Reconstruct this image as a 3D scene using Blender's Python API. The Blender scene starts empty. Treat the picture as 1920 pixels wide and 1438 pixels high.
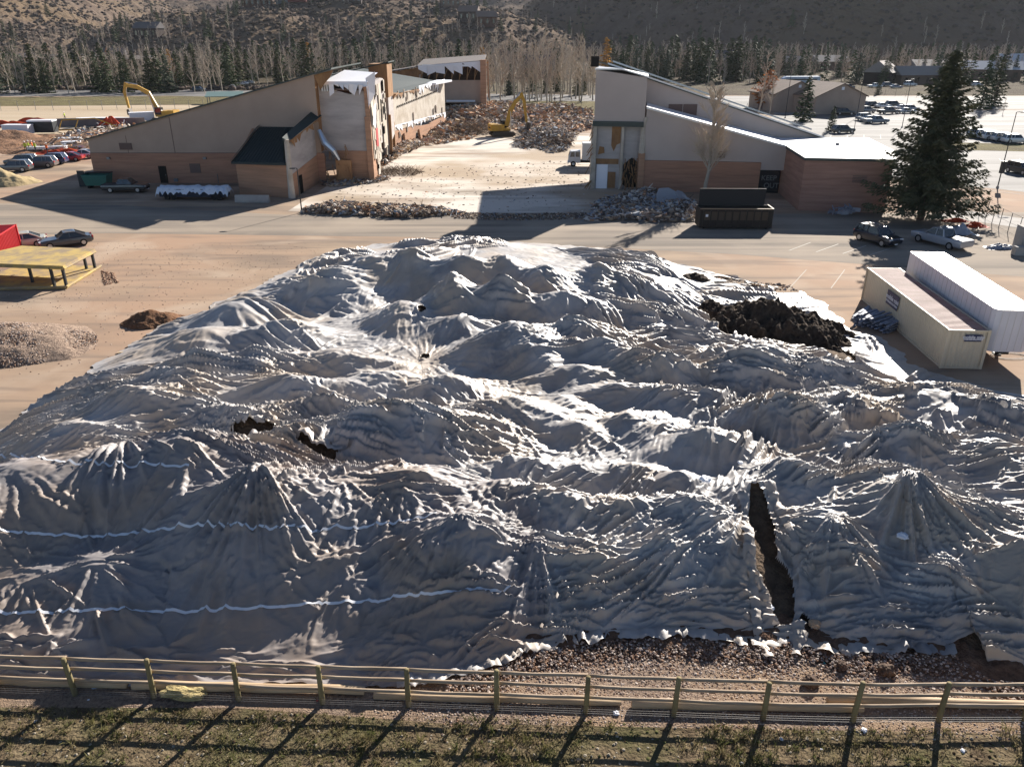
import bpy, bmesh, math, random, time
import numpy as np
from mathutils import Vector, Matrix, noise
R=math.radians
# ------------------------------------------------------------------ camera, world, sun, exposure
SC=bpy.context.scene
COL=SC.collection
TH=R(24.3); FL=1450.0; CH=18.0
cam=bpy.data.cameras.new('camera'); camo=bpy.data.objects.new('camera',cam); COL.objects.link(camo)
cam.sensor_width=36; cam.lens=FL/1920*36; cam.clip_start=0.5; cam.clip_end=9000
camo.location=(0,0,CH); camo.rotation_euler=(R(90)-TH,0,0)
SC.camera=camo
SUN_EL=R(24.5); SUN_AZ=R(29.5)       # azimuth from +Y towards +X
W=bpy.data.worlds.new('World'); SC.world=W; W.use_nodes=True
nt=W.node_tree; bgn=nt.nodes['Background']
sky=nt.nodes.new('ShaderNodeTexSky'); sky.sky_type='NISHITA'; sky.sun_disc=False
sky.sun_elevation=SUN_EL; sky.sun_rotation=SUN_AZ; sky.altitude=2200; sky.air_density=0.8; sky.dust_density=0.3
nt.links.new(sky.outputs[0],bgn.inputs[0]); bgn.inputs[1].default_value=0.05
sl=bpy.data.lights.new('sun','SUN'); sl.energy=5.0; sl.angle=R(0.53); sl.color=(1.0,0.93,0.84)
so=bpy.data.objects.new('sun',sl); COL.objects.link(so)
sd=Vector((math.sin(SUN_AZ)*math.cos(SUN_EL),math.cos(SUN_AZ)*math.cos(SUN_EL),math.sin(SUN_EL)))
so.rotation_euler=sd.to_track_quat('Z','Y').to_euler(); so.location=sd*200
SC.view_settings.view_transform='Standard'; SC.view_settings.look='None'; SC.view_settings.exposure=1.25; SC.view_settings.gamma=1
SC.view_settings.use_curve_mapping=False
SC.render.engine='CYCLES'

# ------------------------------------------------------------------ measuring: a photo point on the plane z (or at depth y)
def ray(px,py):
    u=(px-960)/FL; v=-(py-719)/FL; c=math.cos(TH); s=math.sin(TH)
    return u, c+v*s, -s+v*c
def G(px,py,z=0.0):
    d=ray(px,py); t=(z-CH)/d[2]; return (d[0]*t,d[1]*t)
def GV(px,py,z=0.0):
    x,y=G(px,py,z); return Vector((x,y,z))
def AY(px,py,y):
    d=ray(px,py); t=y/d[1]; return Vector((d[0]*t,y,CH+d[2]*t))
# ------------------------------------------------------------------ helpers
random.seed(7)
def rnd(a,b): return random.uniform(a,b)
MATS={}
def mat(name,c,rough=.8,spec=.3,metal=0,c2=None,sc=1.0,an=(1,1,1),detail=5,lo=.35,hi=.65,bump=0,bsc=8,bdist=.05,c3=None,sc3=.1,coat=0,trl=0,rot=0):
    if name in MATS: return MATS[name]
    m=bpy.data.materials.new(name); m.use_nodes=True; MATS[name]=m; t=m.node_tree; N=t.nodes; L=t.links
    b=N['Principled BSDF']; b.inputs['Roughness'].default_value=rough; b.inputs['Specular IOR Level'].default_value=spec; b.inputs['Metallic'].default_value=metal
    b.inputs['Coat Weight'].default_value=coat
    b.inputs['Base Color'].default_value=(*c,1)
    if c2 or bump or c3:
        tc=N.new('ShaderNodeTexCoord'); mp=N.new('ShaderNodeMapping'); mp.inputs['Scale'].default_value=an; mp.inputs['Rotation'].default_value=(0,0,rot); L.new(tc.outputs['Object'],mp.inputs[0])
    src=None
    if c2:
        n=N.new('ShaderNodeTexNoise'); n.inputs['Scale'].default_value=sc; n.inputs['Detail'].default_value=detail; n.inputs['Roughness'].default_value=.62; L.new(mp.outputs[0],n.inputs[0])
        r=N.new('ShaderNodeMapRange'); r.inputs[1].default_value=lo; r.inputs[2].default_value=hi; L.new(n.outputs[0],r.inputs[0])
        x=N.new('ShaderNodeMix'); x.data_type='RGBA'; x.inputs[6].default_value=(*c,1); x.inputs[7].default_value=(*c2,1); L.new(r.outputs[0],x.inputs[0]); src=x.outputs[2]
    if c3:
        n=N.new('ShaderNodeTexNoise'); n.inputs['Scale'].default_value=sc3; n.inputs['Detail'].default_value=4; L.new(tc.outputs['Object'],n.inputs[0])
        r=N.new('ShaderNodeMapRange'); r.inputs[1].default_value=.45; r.inputs[2].default_value=.62; L.new(n.outputs[0],r.inputs[0])
        x=N.new('ShaderNodeMix'); x.data_type='RGBA'; x.inputs[7].default_value=(*c3,1); L.new(r.outputs[0],x.inputs[0])
        if src: L.new(src,x.inputs[6])
        else: x.inputs[6].default_value=(*c,1)
        src=x.outputs[2]
    if src: L.new(src,b.inputs['Base Color'])
    if bump:
        n=N.new('ShaderNodeTexNoise'); n.inputs['Scale'].default_value=bsc; n.inputs['Detail'].default_value=6; L.new(mp.outputs[0],n.inputs[0])
        bu=N.new('ShaderNodeBump'); bu.inputs['Strength'].default_value=bump; bu.inputs['Distance'].default_value=bdist; L.new(n.outputs[0],bu.inputs['Height']); L.new(bu.outputs[0],b.inputs['Normal'])
    if trl:
        tr=N.new('ShaderNodeBsdfTranslucent'); mx=N.new('ShaderNodeMixShader'); mx.inputs[0].default_value=trl
        if src: L.new(src,tr.inputs[0])
        else: tr.inputs[0].default_value=(*c,1)
        L.new(b.outputs[0],mx.inputs[1]); L.new(tr.outputs[0],mx.inputs[2]); L.new(mx.outputs[0],N['Material Output'].inputs[0])
    return m
def streaks(m,an,rot,col,sc,lo,hi,amt=1.0):
    # a further procedural layer of stains or tracks over an existing colour
    t=m.node_tree; N=t.nodes; L=t.links; b=N['Principled BSDF']; src=b.inputs['Base Color'].links[0].from_socket
    tc=N.new('ShaderNodeTexCoord'); mp=N.new('ShaderNodeMapping'); mp.inputs['Scale'].default_value=an; mp.inputs['Rotation'].default_value=(0,0,rot); L.new(tc.outputs['Object'],mp.inputs[0])
    n=N.new('ShaderNodeTexNoise'); n.inputs['Scale'].default_value=sc; n.inputs['Detail'].default_value=6; n.inputs['Distortion'].default_value=.4; L.new(mp.outputs[0],n.inputs[0])
    r=N.new('ShaderNodeMapRange'); r.inputs[1].default_value=lo; r.inputs[2].default_value=hi; r.inputs[4].default_value=amt; L.new(n.outputs[0],r.inputs[0])
    x=N.new('ShaderNodeMix'); x.data_type='RGBA'; x.inputs[7].default_value=(*col,1); L.new(r.outputs[0],x.inputs[0]); L.new(src,x.inputs[6]); L.new(x.outputs[2],b.inputs['Base Color'])
class MB:
    def __init__(s): s.v=[];s.f=[];s.m=[]
    def add(s,vs,fs,mi=0):
        o=len(s.v); s.v+=[tuple(v) for v in vs]; s.f+=[tuple(i+o for i in f) for f in fs]; s.m+=[mi]*len(fs); return s
    def box(s,c,d,rz=0,mi=0,M=None):
        x,y,z=d[0]/2,d[1]/2,d[2]/2
        vs=[Vector((a*x,b*y,e*z)) for a in(-1,1) for b in(-1,1) for e in(-1,1)]
        if M is None: M=Matrix.Rotation(rz,3,'Z')
        vs=[M@v+Vector(c) for v in vs]
        return s.add(vs,[(0,1,3,2),(4,6,7,5),(0,4,5,1),(2,3,7,6),(0,2,6,4),(1,5,7,3)],mi)
    def b2(s,x0,x1,y0,y1,z0,z1,mi=0): return s.box(((x0+x1)/2,(y0+y1)/2,(z0+z1)/2),(x1-x0,y1-y0,z1-z0),0,mi)
    def cyl(s,p0,p1,r0,r1=None,n=8,mi=0,cap=True):
        p0=Vector(p0);p1=Vector(p1); r1=r0 if r1 is None else r1; d=(p1-p0).normalized()
        a=d.orthogonal().normalized(); b=d.cross(a)
        vs=[p0+(a*math.cos(t)+b*math.sin(t))*r0 for t in [2*math.pi*i/n for i in range(n)]]+[p1+(a*math.cos(t)+b*math.sin(t))*r1 for t in [2*math.pi*i/n for i in range(n)]]
        fs=[(i,(i+1)%n,n+(i+1)%n,n+i) for i in range(n)]
        if cap: fs+=[tuple(range(n-1,-1,-1)),tuple(range(n,2*n))]
        return s.add(vs,fs,mi)
    def tube(s,pts,r,n=6,mi=0):
        P=[Vector(p) for p in pts]; k=len(P); V=[]; ref=(P[-1]-P[0]).normalized().orthogonal().normalized()
        for i in range(k):
            d=(P[min(i+1,k-1)]-P[max(i-1,0)]).normalized(); a=(ref-d*ref.dot(d)); a=a.normalized() if a.length>1e-3 else d.orthogonal().normalized(); b=d.cross(a); ref=a
            rr=r[i] if isinstance(r,(list,tuple)) else r
            V+=[P[i]+(a*math.cos(2*math.pi*j/n)+b*math.sin(2*math.pi*j/n))*rr for j in range(n)]
        F=[(i*n+j,i*n+(j+1)%n,(i+1)*n+(j+1)%n,(i+1)*n+j) for i in range(k-1) for j in range(n)]+[tuple(range(n-1,-1,-1)),tuple(range((k-1)*n,k*n))]
        return s.add(V,F,mi)
    def prism(s,poly,z0,z1,mi=0):   # xy footprint; z1 may be a list of top heights
        n=len(poly); zt=z1 if isinstance(z1,(list,tuple)) else [z1]*n; zb=z0 if isinstance(z0,(list,tuple)) else [z0]*n
        vs=[(p[0],p[1],zb[i]) for i,p in enumerate(poly)]+[(p[0],p[1],zt[i]) for i,p in enumerate(poly)]
        return s.add(vs,[(i,(i+1)%n,n+(i+1)%n,n+i) for i in range(n)]+[tuple(range(n-1,-1,-1)),tuple(range(n,2*n))],mi)
    def wall(s,a,b,th,prof,mi=0):   # vertical wall from a to b (xy), prof = [(t,z)...] outline in (fraction, height); thickness behind
        a=Vector((*a,0));b=Vector((*b,0)); d=(b-a).normalized(); nn=Vector((-d.y,d.x,0))*th
        f=[a+(b-a)*t+Vector((0,0,z)) for t,z in prof]; n=len(f)
        return s.add(f+[q+nn for q in f],[tuple(range(n)),tuple(range(2*n-1,n-1,-1))]+[(i,n+i,n+(i+1)%n,(i+1)%n) for i in range(n)],mi)
    def quad(s,*p,mi=0): return s.add(p,[tuple(range(len(p)))],mi)
    def build(s,name,m,parent=None,smooth=False,loc=(0,0,0),rz=0):
        me=bpy.data.meshes.new(name); me.from_pydata(s.v,[],s.f)
        ms=m if isinstance(m,(list,tuple)) else [m]
        for q in ms: me.materials.append(q)
        if len(ms)>1: me.polygons.foreach_set('material_index',s.m)
        if smooth: me.polygons.foreach_set('use_smooth',[True]*len(s.f))
        me.validate(); me.update()
        return link(name,me,parent,loc,rz)
def link(name,me,parent=None,loc=(0,0,0),rz=0):
    o=bpy.data.objects.new(name,me); COL.objects.link(o); o.location=loc; o.rotation_euler=(0,0,rz)
    if parent: o.parent=parent
    return o
def tag(o,label=None,cat=None,group=None,kind=None):
    if label: o['label']=label
    if cat: o['category']=cat
    if group: o['group']=group
    if kind: o['kind']=kind
    return o
def empty(name,loc,rz=0,label=None,cat=None,group=None):
    o=bpy.data.objects.new(name,None); COL.objects.link(o); o.location=loc; o.rotation_euler=(0,0,rz); o.empty_display_size=.2
    return tag(o,label,cat,group)
def copy_tree(o,loc=None,rz=None,sc=None,label=None,group=None,parent=None):
    c=o.copy(); COL.objects.link(c)
    if parent: c.parent=parent
    if loc is not None: c.location=loc
    if rz is not None: c.rotation_euler=(0,0,rz)
    if sc is not None: c.scale=sc
    if label: c['label']=label
    if group: c['group']=group
    for ch in list(o.children): copy_tree(ch,parent=c)
    return c
def grid_mesh(name,V,mask=None):
    ny,nx=V.shape[:2]; idx=np.arange(ny*nx).reshape(ny,nx)
    q=np.stack([idx[:-1,:-1],idx[:-1,1:],idx[1:,1:],idx[1:,:-1]],-1).reshape(-1,4)
    if mask is not None: q=q[mask.ravel()]
    return np_mesh(name,V.reshape(-1,3),q)
def np_mesh(name,V,q,smooth=True,mi=None):
    used=np.unique(q); rm=np.zeros(len(V),np.int64); rm[used]=np.arange(len(used)); q=rm[q]; v=V[used]; k=q.shape[1]
    me=bpy.data.meshes.new(name); me.vertices.add(len(v)); me.vertices.foreach_set('co',v.astype(np.float32).ravel())
    me.loops.add(len(q)*k); me.loops.foreach_set('vertex_index',q.astype(np.int32).ravel())
    me.polygons.add(len(q)); me.polygons.foreach_set('loop_start',np.arange(0,len(q)*k,k,dtype=np.int32)); me.polygons.foreach_set('use_smooth',np.full(len(q),smooth,dtype=bool))
    if mi is not None: me.polygons.foreach_set('material_index',mi.astype(np.int32))
    me.update(); me.validate(); return me
def sheet(name,pts,m,z,sub=None):
    b=MB(); b.quad(*[(p[0],p[1],z) for p in pts]); return tag(b.build(name,m),kind='structure')
def inpoly(x,y,poly):
    r=np.zeros(x.shape,bool); n=len(poly); j=n-1
    for i in range(n):
        xi,yi=poly[i];xj,yj=poly[j]
        c=((yi>y)!=(yj>y))&(x<(xj-xi)*(y-yi)/((yj-yi) if abs(yj-yi)>1e-9 else 1e-9)+xi); r^=c; j=i
    return r
# ------------------------------------------------------------------ the soil heaps under the sheets (height field) and the draped sheets
def interp(x,pts):
    p=np.array(pts,dtype=np.float32); return np.interp(x,p[:,0],p[:,1]).astype(np.float32)
def vnoise(x,y,f,seed):
    # value noise, numpy, smooth
    rs=np.random.RandomState(seed); T=rs.rand(256,256).astype(np.float32)
    X=x*f+1000.37; Y=y*f+1000.71; xi=np.floor(X).astype(np.int32); yi=np.floor(Y).astype(np.int32)
    a=X-xi; b=Y-yi; a=a*a*(3-2*a); b=b*b*(3-2*b)
    x0=xi&255; x1=(xi+1)&255; y0=yi&255; y1=(yi+1)&255
    return (T[y0,x0]*(1-a)+T[y0,x1]*a)*(1-b)+(T[y1,x0]*(1-a)+T[y1,x1]*a)*b
def fbm(x,y,f,seed,o=4,g=0.5):
    r=0;a=1;t=0
    for i in range(o):
        r=r+a*(vnoise(x,y,f,seed+i)-0.5); t+=a; a*=g; f*=2.03
    return r/t*2
# summit in the photo, height, radius across, radius in depth, turn
MOUNDS=[
 (-160,900,3.5,6,5),(20,862,3.5,6.5,5.2),(190,845,3.5,6,5.4),(340,812,3.9,6.5,6),(490,872,3.9,5,5),(640,900,2.7,4.5,5),(760,880,3.0,5,5),(865,975,2.7,3.6,4.5),(950,900,2.4,3,3),
 (-60,960,2.3,6,5),(180,1050,1.6,5,4),(60,1075,1.4,4,4),(470,1010,2.1,4.5,4),(640,1060,1.3,4,3.5),(820,1110,1.3,3.5,3.5),
 (250,725,2.9,5,4),(150,790,2.2,4,4),(370,655,2.6,4.5,3.5),(330,700,2.4,5,3),(440,560,2.4,4,5),(520,600,2.3,5,4),(380,610,2,4,4),(620,650,2.4,6,3.2),(480,655,2.4,4,3),
 (560,700,2.3,6,3),(430,765,2.2,5,2.6),(610,745,2.2,5,2.4),(760,755,3.2,6,4.5),(680,790,2.4,4,3),(560,800,2.5,3,2.6),(860,790,2.2,4,3),(960,740,2.5,4.5,3.5),(840,700,2.3,4,3),(720,690,2.2,4,3),(1050,740,2.0,3,3),
 (640,505,3.0,6,5),(700,480,3.4,6,4.5),(770,468,3.7,5,4.5),(870,478,3.6,6,4.5),(950,478,3.5,5,4.5),(1030,500,3.2,5,5),(1120,495,3.2,4.2,4.5),(1165,525,2.4,4,6),(1210,580,1.8,4,6),
 (760,560,2.6,3.5,5),(850,520,3.4,4,4),(940,520,3.5,4,3.5),(1060,540,3,5,4),(860,585,2.4,4,4),(960,600,3.2,5,4.5),(1080,595,2.8,4,3.5),(1130,630,2.6,4,3.5),(1190,650,2.5,3,3),(1245,665,2.6,3,3),(1010,650,2.2,4,3.5),(1090,680,2.1,4,3),
 (1430,645,2.9,5,4),(1330,655,1.8,3,3),(1530,690,1.7,5,3.5),(1320,735,1.9,3.2,3),(1160,710,2,4,2.5),(1230,720,1.9,3,2.5),(1180,770,1.9,3,2.5),(1080,790,1.8,3,2.4),(1330,795,2.7,3.4,3.4),(1250,800,1.6,3,2.4),
 (1480,755,2.4,4.5,3),(1600,745,2.0,5,3),(1740,730,1.8,6,3),(1880,760,1.6,6,3),(1720,805,2.6,4,3.6),(1600,830,2.0,3.5,3),(1850,820,2.3,4,3.4),(1960,860,2.4,5,4),(1480,870,2.5,3.6,3.4),(1420,905,2.3,3.4,3.2),
 (970,850,2.3,3,2.4),(1080,860,1.9,3,2.4),(1180,860,2.0,3.5,2.6),(1270,880,2.2,3,2.6),(1050,925,2.3,3.3,2.8),(1180,930,2.2,3.4,2.8),(1300,935,2.4,3.2,3.2),
 (1010,1015,1.8,2.8,3.4),(1130,1020,1.9,4,3.2),(1260,1010,1.9,3.5,3.2),(1370,1010,1.9,3,3.2),(1560,965,2.2,3.4,3.6),(1700,890,2.9,5,4.6),(1840,960,2.3,4.5,4.2),(1620,1060,1.6,3.6,3),(1780,1060,1.7,4,3.6),(1930,1010,2.3,4.5,4.2),(2050,1000,2.4,6,5),
]
HOLES=[((485,806),1.15,0.42,0.1,0.5),((600,852),1.0,0.25,-0.2,0.4),((818,497),1.7,0.3,0.0,0.3),((1426,1010),0.5,1.1,0.0,0.5),((1454,1085),0.6,1.3,0.2,0.3),((792,592),0.3,0.3,0,0.4),((795,652),0.3,0.3,0,0.4)]
FRONT=[(-40,16.6),(-16,17.6),(-6.5,17.55),(-3.3,17.55),(-2.2,17.8),(-0.6,18.3),(0.3,18.9),(2.3,19.5),(5.5,19.7),(8.3,19.2),(9.2,19.6),(10,18.95),(12,19.0),(14.0,18.95),(14.5,17.9),(16.5,17.6),(40,17.5)]
BACK=[(-30,60),(-21,60),(-17,66.6),(-12,70.2),(-8,73),(-4,73),(0,72.0),(6,69.2),(10,67.6),(14,64),(18,60.5),(22,57),(40,50)]
LEFT=[(16,-26),(31,-25.6),(38,-25.3),(44,-24.4),(50,-23.2),(55,-21.0),(60,-19.2),(66,-17.2),(74,-10.5)]
RIGHT=[(16,24),(30,29),(35,32),(38,28.2),(40,25.8),(41.5,24.2),(45,23.8),(47,23.4),(50,22.6),(54,22.6),(57,21.4),(60,18.5),(66,13),(74,4)]
def H(x,y,want=False):
    f=interp(x,FRONT); b=interp(x,BACK); l=interp(y,LEFT); r=interp(y,RIGHT)
    d=np.minimum(np.minimum(y-f,b-y),np.minimum(x-l,r-x))
    d=np.clip(d,0,99)
    plate=.95*(1-np.exp(-np.clip(d-0.3,0,99)/2.6))
    # thin out towards the right-hand back where the sheet lies nearly flat
    flat=1-0.85*np.clip((x-11)/3,0,1)*np.clip((y-46)/5,0,1)
    flat=flat*(1-0.8*np.clip((x-19)/3,0,1)*np.clip((y-37)/3,0,1))
    z=plate*flat
    acc=np.zeros_like(x); best=np.zeros_like(x); bth=np.zeros_like(x); bd=np.ones_like(x)
    wx_=x+.30*fbm(x,y,.45,200,2)+.10*fbm(x,y,1.6,204,2); wy_=y+.30*fbm(x,y,.45,207,2)+.10*fbm(x,y,1.6,211,2)
    rsm=np.random.RandomState(77)
    for im,m in enumerate(MOUNDS):
        cx,cy=G(m[0],m[1],m[2]); nf=rsm.randint(5,8); a0=rsm.rand()*6.28; mg=rsm.uniform(.78,1.12,nf); aj=rsm.uniform(-.25,.25,nf)
        zn=m[1]>520 and m[1]<960 and m[0]<1350; kx,ky=(1.22,.86) if zn else (1.05,.95); ux=(wx_-cx)/(m[3]*kx); uy=(wy_-cy)/(m[4]*ky)
        sel=(np.abs(ux)<1.3)&(np.abs(uy)<1.3); ux=ux[sel]; uy=uy[sel]
        q=np.full(ux.shape,-9.,np.float32)
        for k in range(nf):
            t=a0+2*math.pi*k/nf+aj[k]; q=np.maximum(q,(ux*math.cos(t)+uy*math.sin(t))*mg[k])
        rr=np.sqrt(ux*ux+uy*uy); q=.45*q+.55*rr
        q=np.sqrt(q*q+.006)-.07
        mid=.92 if zn else (.98 if m[1]<520 or m[0]>1350 else 1.0)
        h=m[2]*mid*np.clip(1-q,0,1)
        acc[sel]+=h**6
        if want:
            bb=best[sel]; up_=h>bb; th=np.arctan2(uy*m[4],ux*m[3])
            t1=bth[sel]; t1[up_]=(th+im*1.7)[up_]; bth[sel]=t1; t2=bd[sel]; t2[up_]=(rr*(m[3]+m[4])*.5)[up_]; bd[sel]=t2; bb[up_]=h[up_]; best[sel]=bb
    acc=acc**(1/6.0)
    acc=acc*np.clip(d/4.0,0,1)**0.5
    z=np.maximum(z*0.999,0)
    z=(z**6+acc**6+1e-9)**(1/6.)
    pd=((x-17.1)*.79-(y-47.9)*.62)/5.2, ((x-17.1)*.62+(y-47.9)*.79)/3.0
    pm=np.clip(1.6-np.sqrt(pd[0]**2+pd[1]**2)*1.15,0,1); z=z*(1-.85*pm)
    z=z+np.clip(d/2,0,1)*(0.3+0.7*np.clip((y-24)/4,0,1)+0.7*np.clip((x-1)/3,0,1))*(0.13*fbm(x,y,0.4,3,2)+0.02*fbm(x,y,2.1,9,2))
    z=np.maximum(z,0.0).astype(np.float32)
    return (z,bth,bd,best) if want else z
# gather points: photo point, height, pull radius, strength
GATHER=[(232,822,3.0,2.6,.35),(516,832,2.3,2.4,.4),(487,868,3.5,2.2,.12),(945,880,2.2,3.0,.4),(1010,1005,1.7,3.0,.35),(652,958,1.6,3,.2),(180,1065,1.3,2.2,.3),(15,1075,1.2,1.6,.3),(485,1030,1.7,1.4,.3),(412,808,2,2.2,.35),(228,760,2.4,2,.3),(766,490,3.3,4,.35),
 (1405,945,2.2,2.4,.4),(1410,740,1.9,3,.4),(1455,655,2.6,2.5,.1),(1230,720,2,2.5,.35),(1160,900,2,2,.3),(940,505,3.3,3,.2),(1140,510,3.1,3,.3),(795,650,2,3,.35),(1060,575,2.8,3,.35),(920,735,2.4,2.5,.25),(1300,1010,1.8,2,.3),(1700,880,2.8,2.4,.25),(1560,960,2.2,2,.3),(1850,1180,.4,2.4,.3),(1480,1130,.8,2,.3),(600,735,2,2.5,.25),(340,660,2.4,2,.25),(1500,690,1.7,3,.3),(1620,790,2,2.5,.3),(1345,775,2.7,2,.12),(700,890,2.9,2,.25),(865,965,2.6,2,.12),(860,1180,.5,2.5,.25),(1330,1130,.6,2,.25)]
def ridge(n,k=1.0):
    r=1-np.abs(2*n-1); return r**k
def folds(x,y):
    # creases: long ones along the rows of heaps, fans round every gathered or peaked point
    wx=x+1.6*fbm(x,y,0.11,51,2); wy=y+2.6*fbm(x,y,0.09,55,2)+0.5*fbm(x,y,0.5,58,2)
    tt=0.35*fbm(x,y,0.07,60,2)
    U=wx+tt*y; V=wy-tt*x
    left=1-np.clip((x-(-1.0+(y-20)*-0.04))/3,0,1)
    front=np.clip((27.5-y)/3,0,1)
    smooth=left*front                      # the taut fabric at the lower left
    # diagonal sweep folds at lower centre-left
    dg=(x*0.62-y*0.78); dp=(x*0.78+y*0.62)
    D=np.zeros_like(x)
    act=0.55+0.9*vnoise(x,y,0.22,70)
    w=(1-0.8*smooth)*act
    D+=w*(0.34*ridge(vnoise(U*0.13,V*0.9,1.0,61),2.6)+0.20*ridge(vnoise(U*0.30+3,V*2.0,1.0,62),2.4)+0.10*ridge(vnoise(U*0.7,V*4.4,1.0,63),2.0))
    act2=np.clip(2.4*vnoise(x,y,0.3,72)-0.9,0,1)*(1-smooth)
    D+=act2*(0.20*ridge(vnoise(U*1.1+V*.25,V*.5-U*.6,1.0,64),2.6)+0.11*ridge(vnoise(U*2.3+V*.6,V*.9-U,1.0,65),2.4))
    sw=np.clip(1-np.abs(x+5.0)/5.5,0,1)*front
    D+=sw*0.20*ridge(vnoise(dp*0.13+7,dg*1.1,1.0,66),1.8)
    D+=0.035*smooth*ridge(vnoise(dp*0.4,dg*2.3,1.0,67),1.3)
    return (1.15*D).astype(np.float32)
def fans(x,y,P,s0=1.0):
    n=np.zeros_like(x); wt=np.zeros_like(x)
    for i,g in enumerate(GATHER):
        gx,gy=G(g[0],g[1],g[2]); dx=x-gx; dy=y-gy; d=np.sqrt(dx*dx+dy*dy)+1e-4; rr=g[3]*1.25
        th=np.arctan2(dy,dx)+0.12*fbm(x,y,0.6,90,2); K=5.0+(i%3)
        lam=2*np.pi*d/(K*3.2); amp=0.62*lam*np.clip(d/0.25,0,1)
        # periodic in angle: noise on a circle, stretched outwards
        c=np.cos(th)*K; q=np.sin(th)*K
        v=0.65*ridge(vnoise(c+0.15*d+i*13.1,q-0.1*d,1.0,80),1.5)+0.35*ridge(vnoise(c*2.1+i*7,q*2.1+.2*d,1.0,81),1.5)
        w=np.exp(-(d/rr)**2*1.6); n+=w*amp*(v-0.3); wt=np.maximum(wt,w)
    return n.astype(np.float32),wt.astype(np.float32)
def creases():
    # every crease of the sheets as a tapering ridge drawn on a fine height grid
    g=.045; x0,y0=-29.,15.5; nx,ny=int(63/g),int(60/g); A=np.zeros((ny,nx),np.float32); rs=np.random.RandomState(99)
    def one(px,py,a,L,w,h,c,st=.12,sgn=1):
        w*=1.4; ca,sa=math.cos(a),math.sin(a); ex_=abs(c)*L*L+w*1.5
        xs=[px,px+ca*L-sa*c*L*L,px+ca*L*.5-sa*c*L*L*.25]; ys=[py,py+sa*L+ca*c*L*L,py+sa*L*.5+ca*c*L*L*.25]
        i0=max(0,int((min(xs)-w*1.6-x0)/g)); i1=min(nx,int((max(xs)+w*1.6-x0)/g)+1); j0=max(0,int((min(ys)-w*1.6-y0)/g)); j1=min(ny,int((max(ys)+w*1.6-y0)/g)+1)
        if i1-i0<2 or j1-j0<2: return
        X=(np.arange(i0,i1,dtype=np.float32)*g+x0-px)[None,:]; Y=(np.arange(j0,j1,dtype=np.float32)*g+y0-py)[:,None]
        u=X*ca+Y*sa; v=-X*sa+Y*ca-c*u*u; ww=w*(.55+.9*np.clip(u/L,0,1))
        p=np.clip(1-np.abs(v)/ww,0,1); p=p*(.35+.65*p)*h*np.clip(u/st,0,1)*np.clip((L-u)/(L*.45),0,1)
        S=A[j0:j1,i0:i1]; np.maximum(S,p,out=S) if sgn>0 else np.minimum(S,-p*.8,out=S)
    def wd(y): return .62+.38*np.clip((y-18)/26.,0,1.5)
    def fld(x,y):
        X=np.array([x],np.float32);Y=np.array([y],np.float32); return float(1.7*fbm(X,Y,.075,301,2)[0]+.5*fbm(X,Y,.3,305,2)[0])
    for k,q in enumerate(GATHER):
        gx,gy=G(q[0],q[1],q[2]); n=rs.randint(22,34); s_=wd(gy); big=q[3]>=2.2
        for i in range(n):
            a=6.283*(i+rs.rand()*.8)/n; L=rs.uniform(.9,2.0)*q[3]*(1.1 if big else .8); one(gx+rs.uniform(-.1,.1),gy+rs.uniform(-.1,.1),a,L,rs.uniform(.10,.20)*s_,rs.uniform(.07,.18)*s_,rs.uniform(-.05,.05),.25)
        for i in range(n//2): one(gx,gy,rs.rand()*6.283,rs.uniform(.6,1.4)*q[3],rs.uniform(.08,.14)*s_,rs.uniform(.05,.10),rs.uniform(-.08,.08),.25,-1)
    for k,m in enumerate(MOUNDS):
        gx,gy=G(m[0],m[1],m[2]); s_=wd(gy); smooth=gy<26.5 and gx<0; n=rs.randint(7,11) if smooth else rs.randint(7,12); r=(m[3]+m[4])*.5*.8
        for i in range(n):
            a=6.283*(i+rs.rand())/n; L=r*rs.uniform(.5,1.15); st=rs.uniform(0,.5); one(gx+math.cos(a)*st,gy+math.sin(a)*st,a+rs.uniform(-.15,.15),L,rs.uniform(.09,.2)*s_,rs.uniform(.06,.16)*s_*(.8 if smooth else 1),rs.uniform(-.06,.06),.5)
    # bundles of long slack folds lying in the troughs and across the rows
    for k in range(430):
        y=17.5+(70-17.5)*rs.rand()**1.35; x=rs.uniform(-24,28)
        if y<26 and x<-3: continue
        s_=wd(y); a=fld(x,y)+rs.normal(0,.10)+math.pi*(rs.rand()<.5); c=rs.uniform(-.07,.07); L=rs.uniform(3.,9.)*(.75 if y<25 else 1.1); m=rs.randint(3,9); sp=rs.uniform(.28,.5)*s_
        for i in range(m):
            o=(i-m/2)*sp*rs.uniform(.8,1.2); ex=rs.uniform(-.5,.5); one(x-math.sin(a)*o+math.cos(a)*ex,y+math.cos(a)*o+math.sin(a)*ex,a+rs.uniform(-.06,.06)-(i-m/2)*.02,L*rs.uniform(.6,1.1),rs.uniform(.10,.19)*s_,rs.uniform(.13,.32)*s_,c+rs.uniform(-.01,.01),.7)
    # long diagonal sweeps of the front-left fabric running down from the knotted corners
    for (px,py,z,a0,a1,n,L0,L1) in ((930,930,2.2,-2.75,-2.15,16,5,10.5),(860,985,2.2,-2.6,-1.9,14,3,6),(1005,1030,1.5,-2.0,-1.2,16,2.5,4.5),(487,872,3.8,-2.6,-.6,16,2.5,5.5),(232,825,3.1,-2.7,-.5,14,2.5,5.5),(760,890,2.9,-2.4,-1.0,12,2,4.5),(1700,885,2.9,-2.3,-.6,20,2.5,6),(1405,945,2.1,-2.9,-.2,20,2,5),(1560,960,2.2,-2.4,-.6,14,2,4.5)):
        gx,gy=G(px,py,z)
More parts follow.
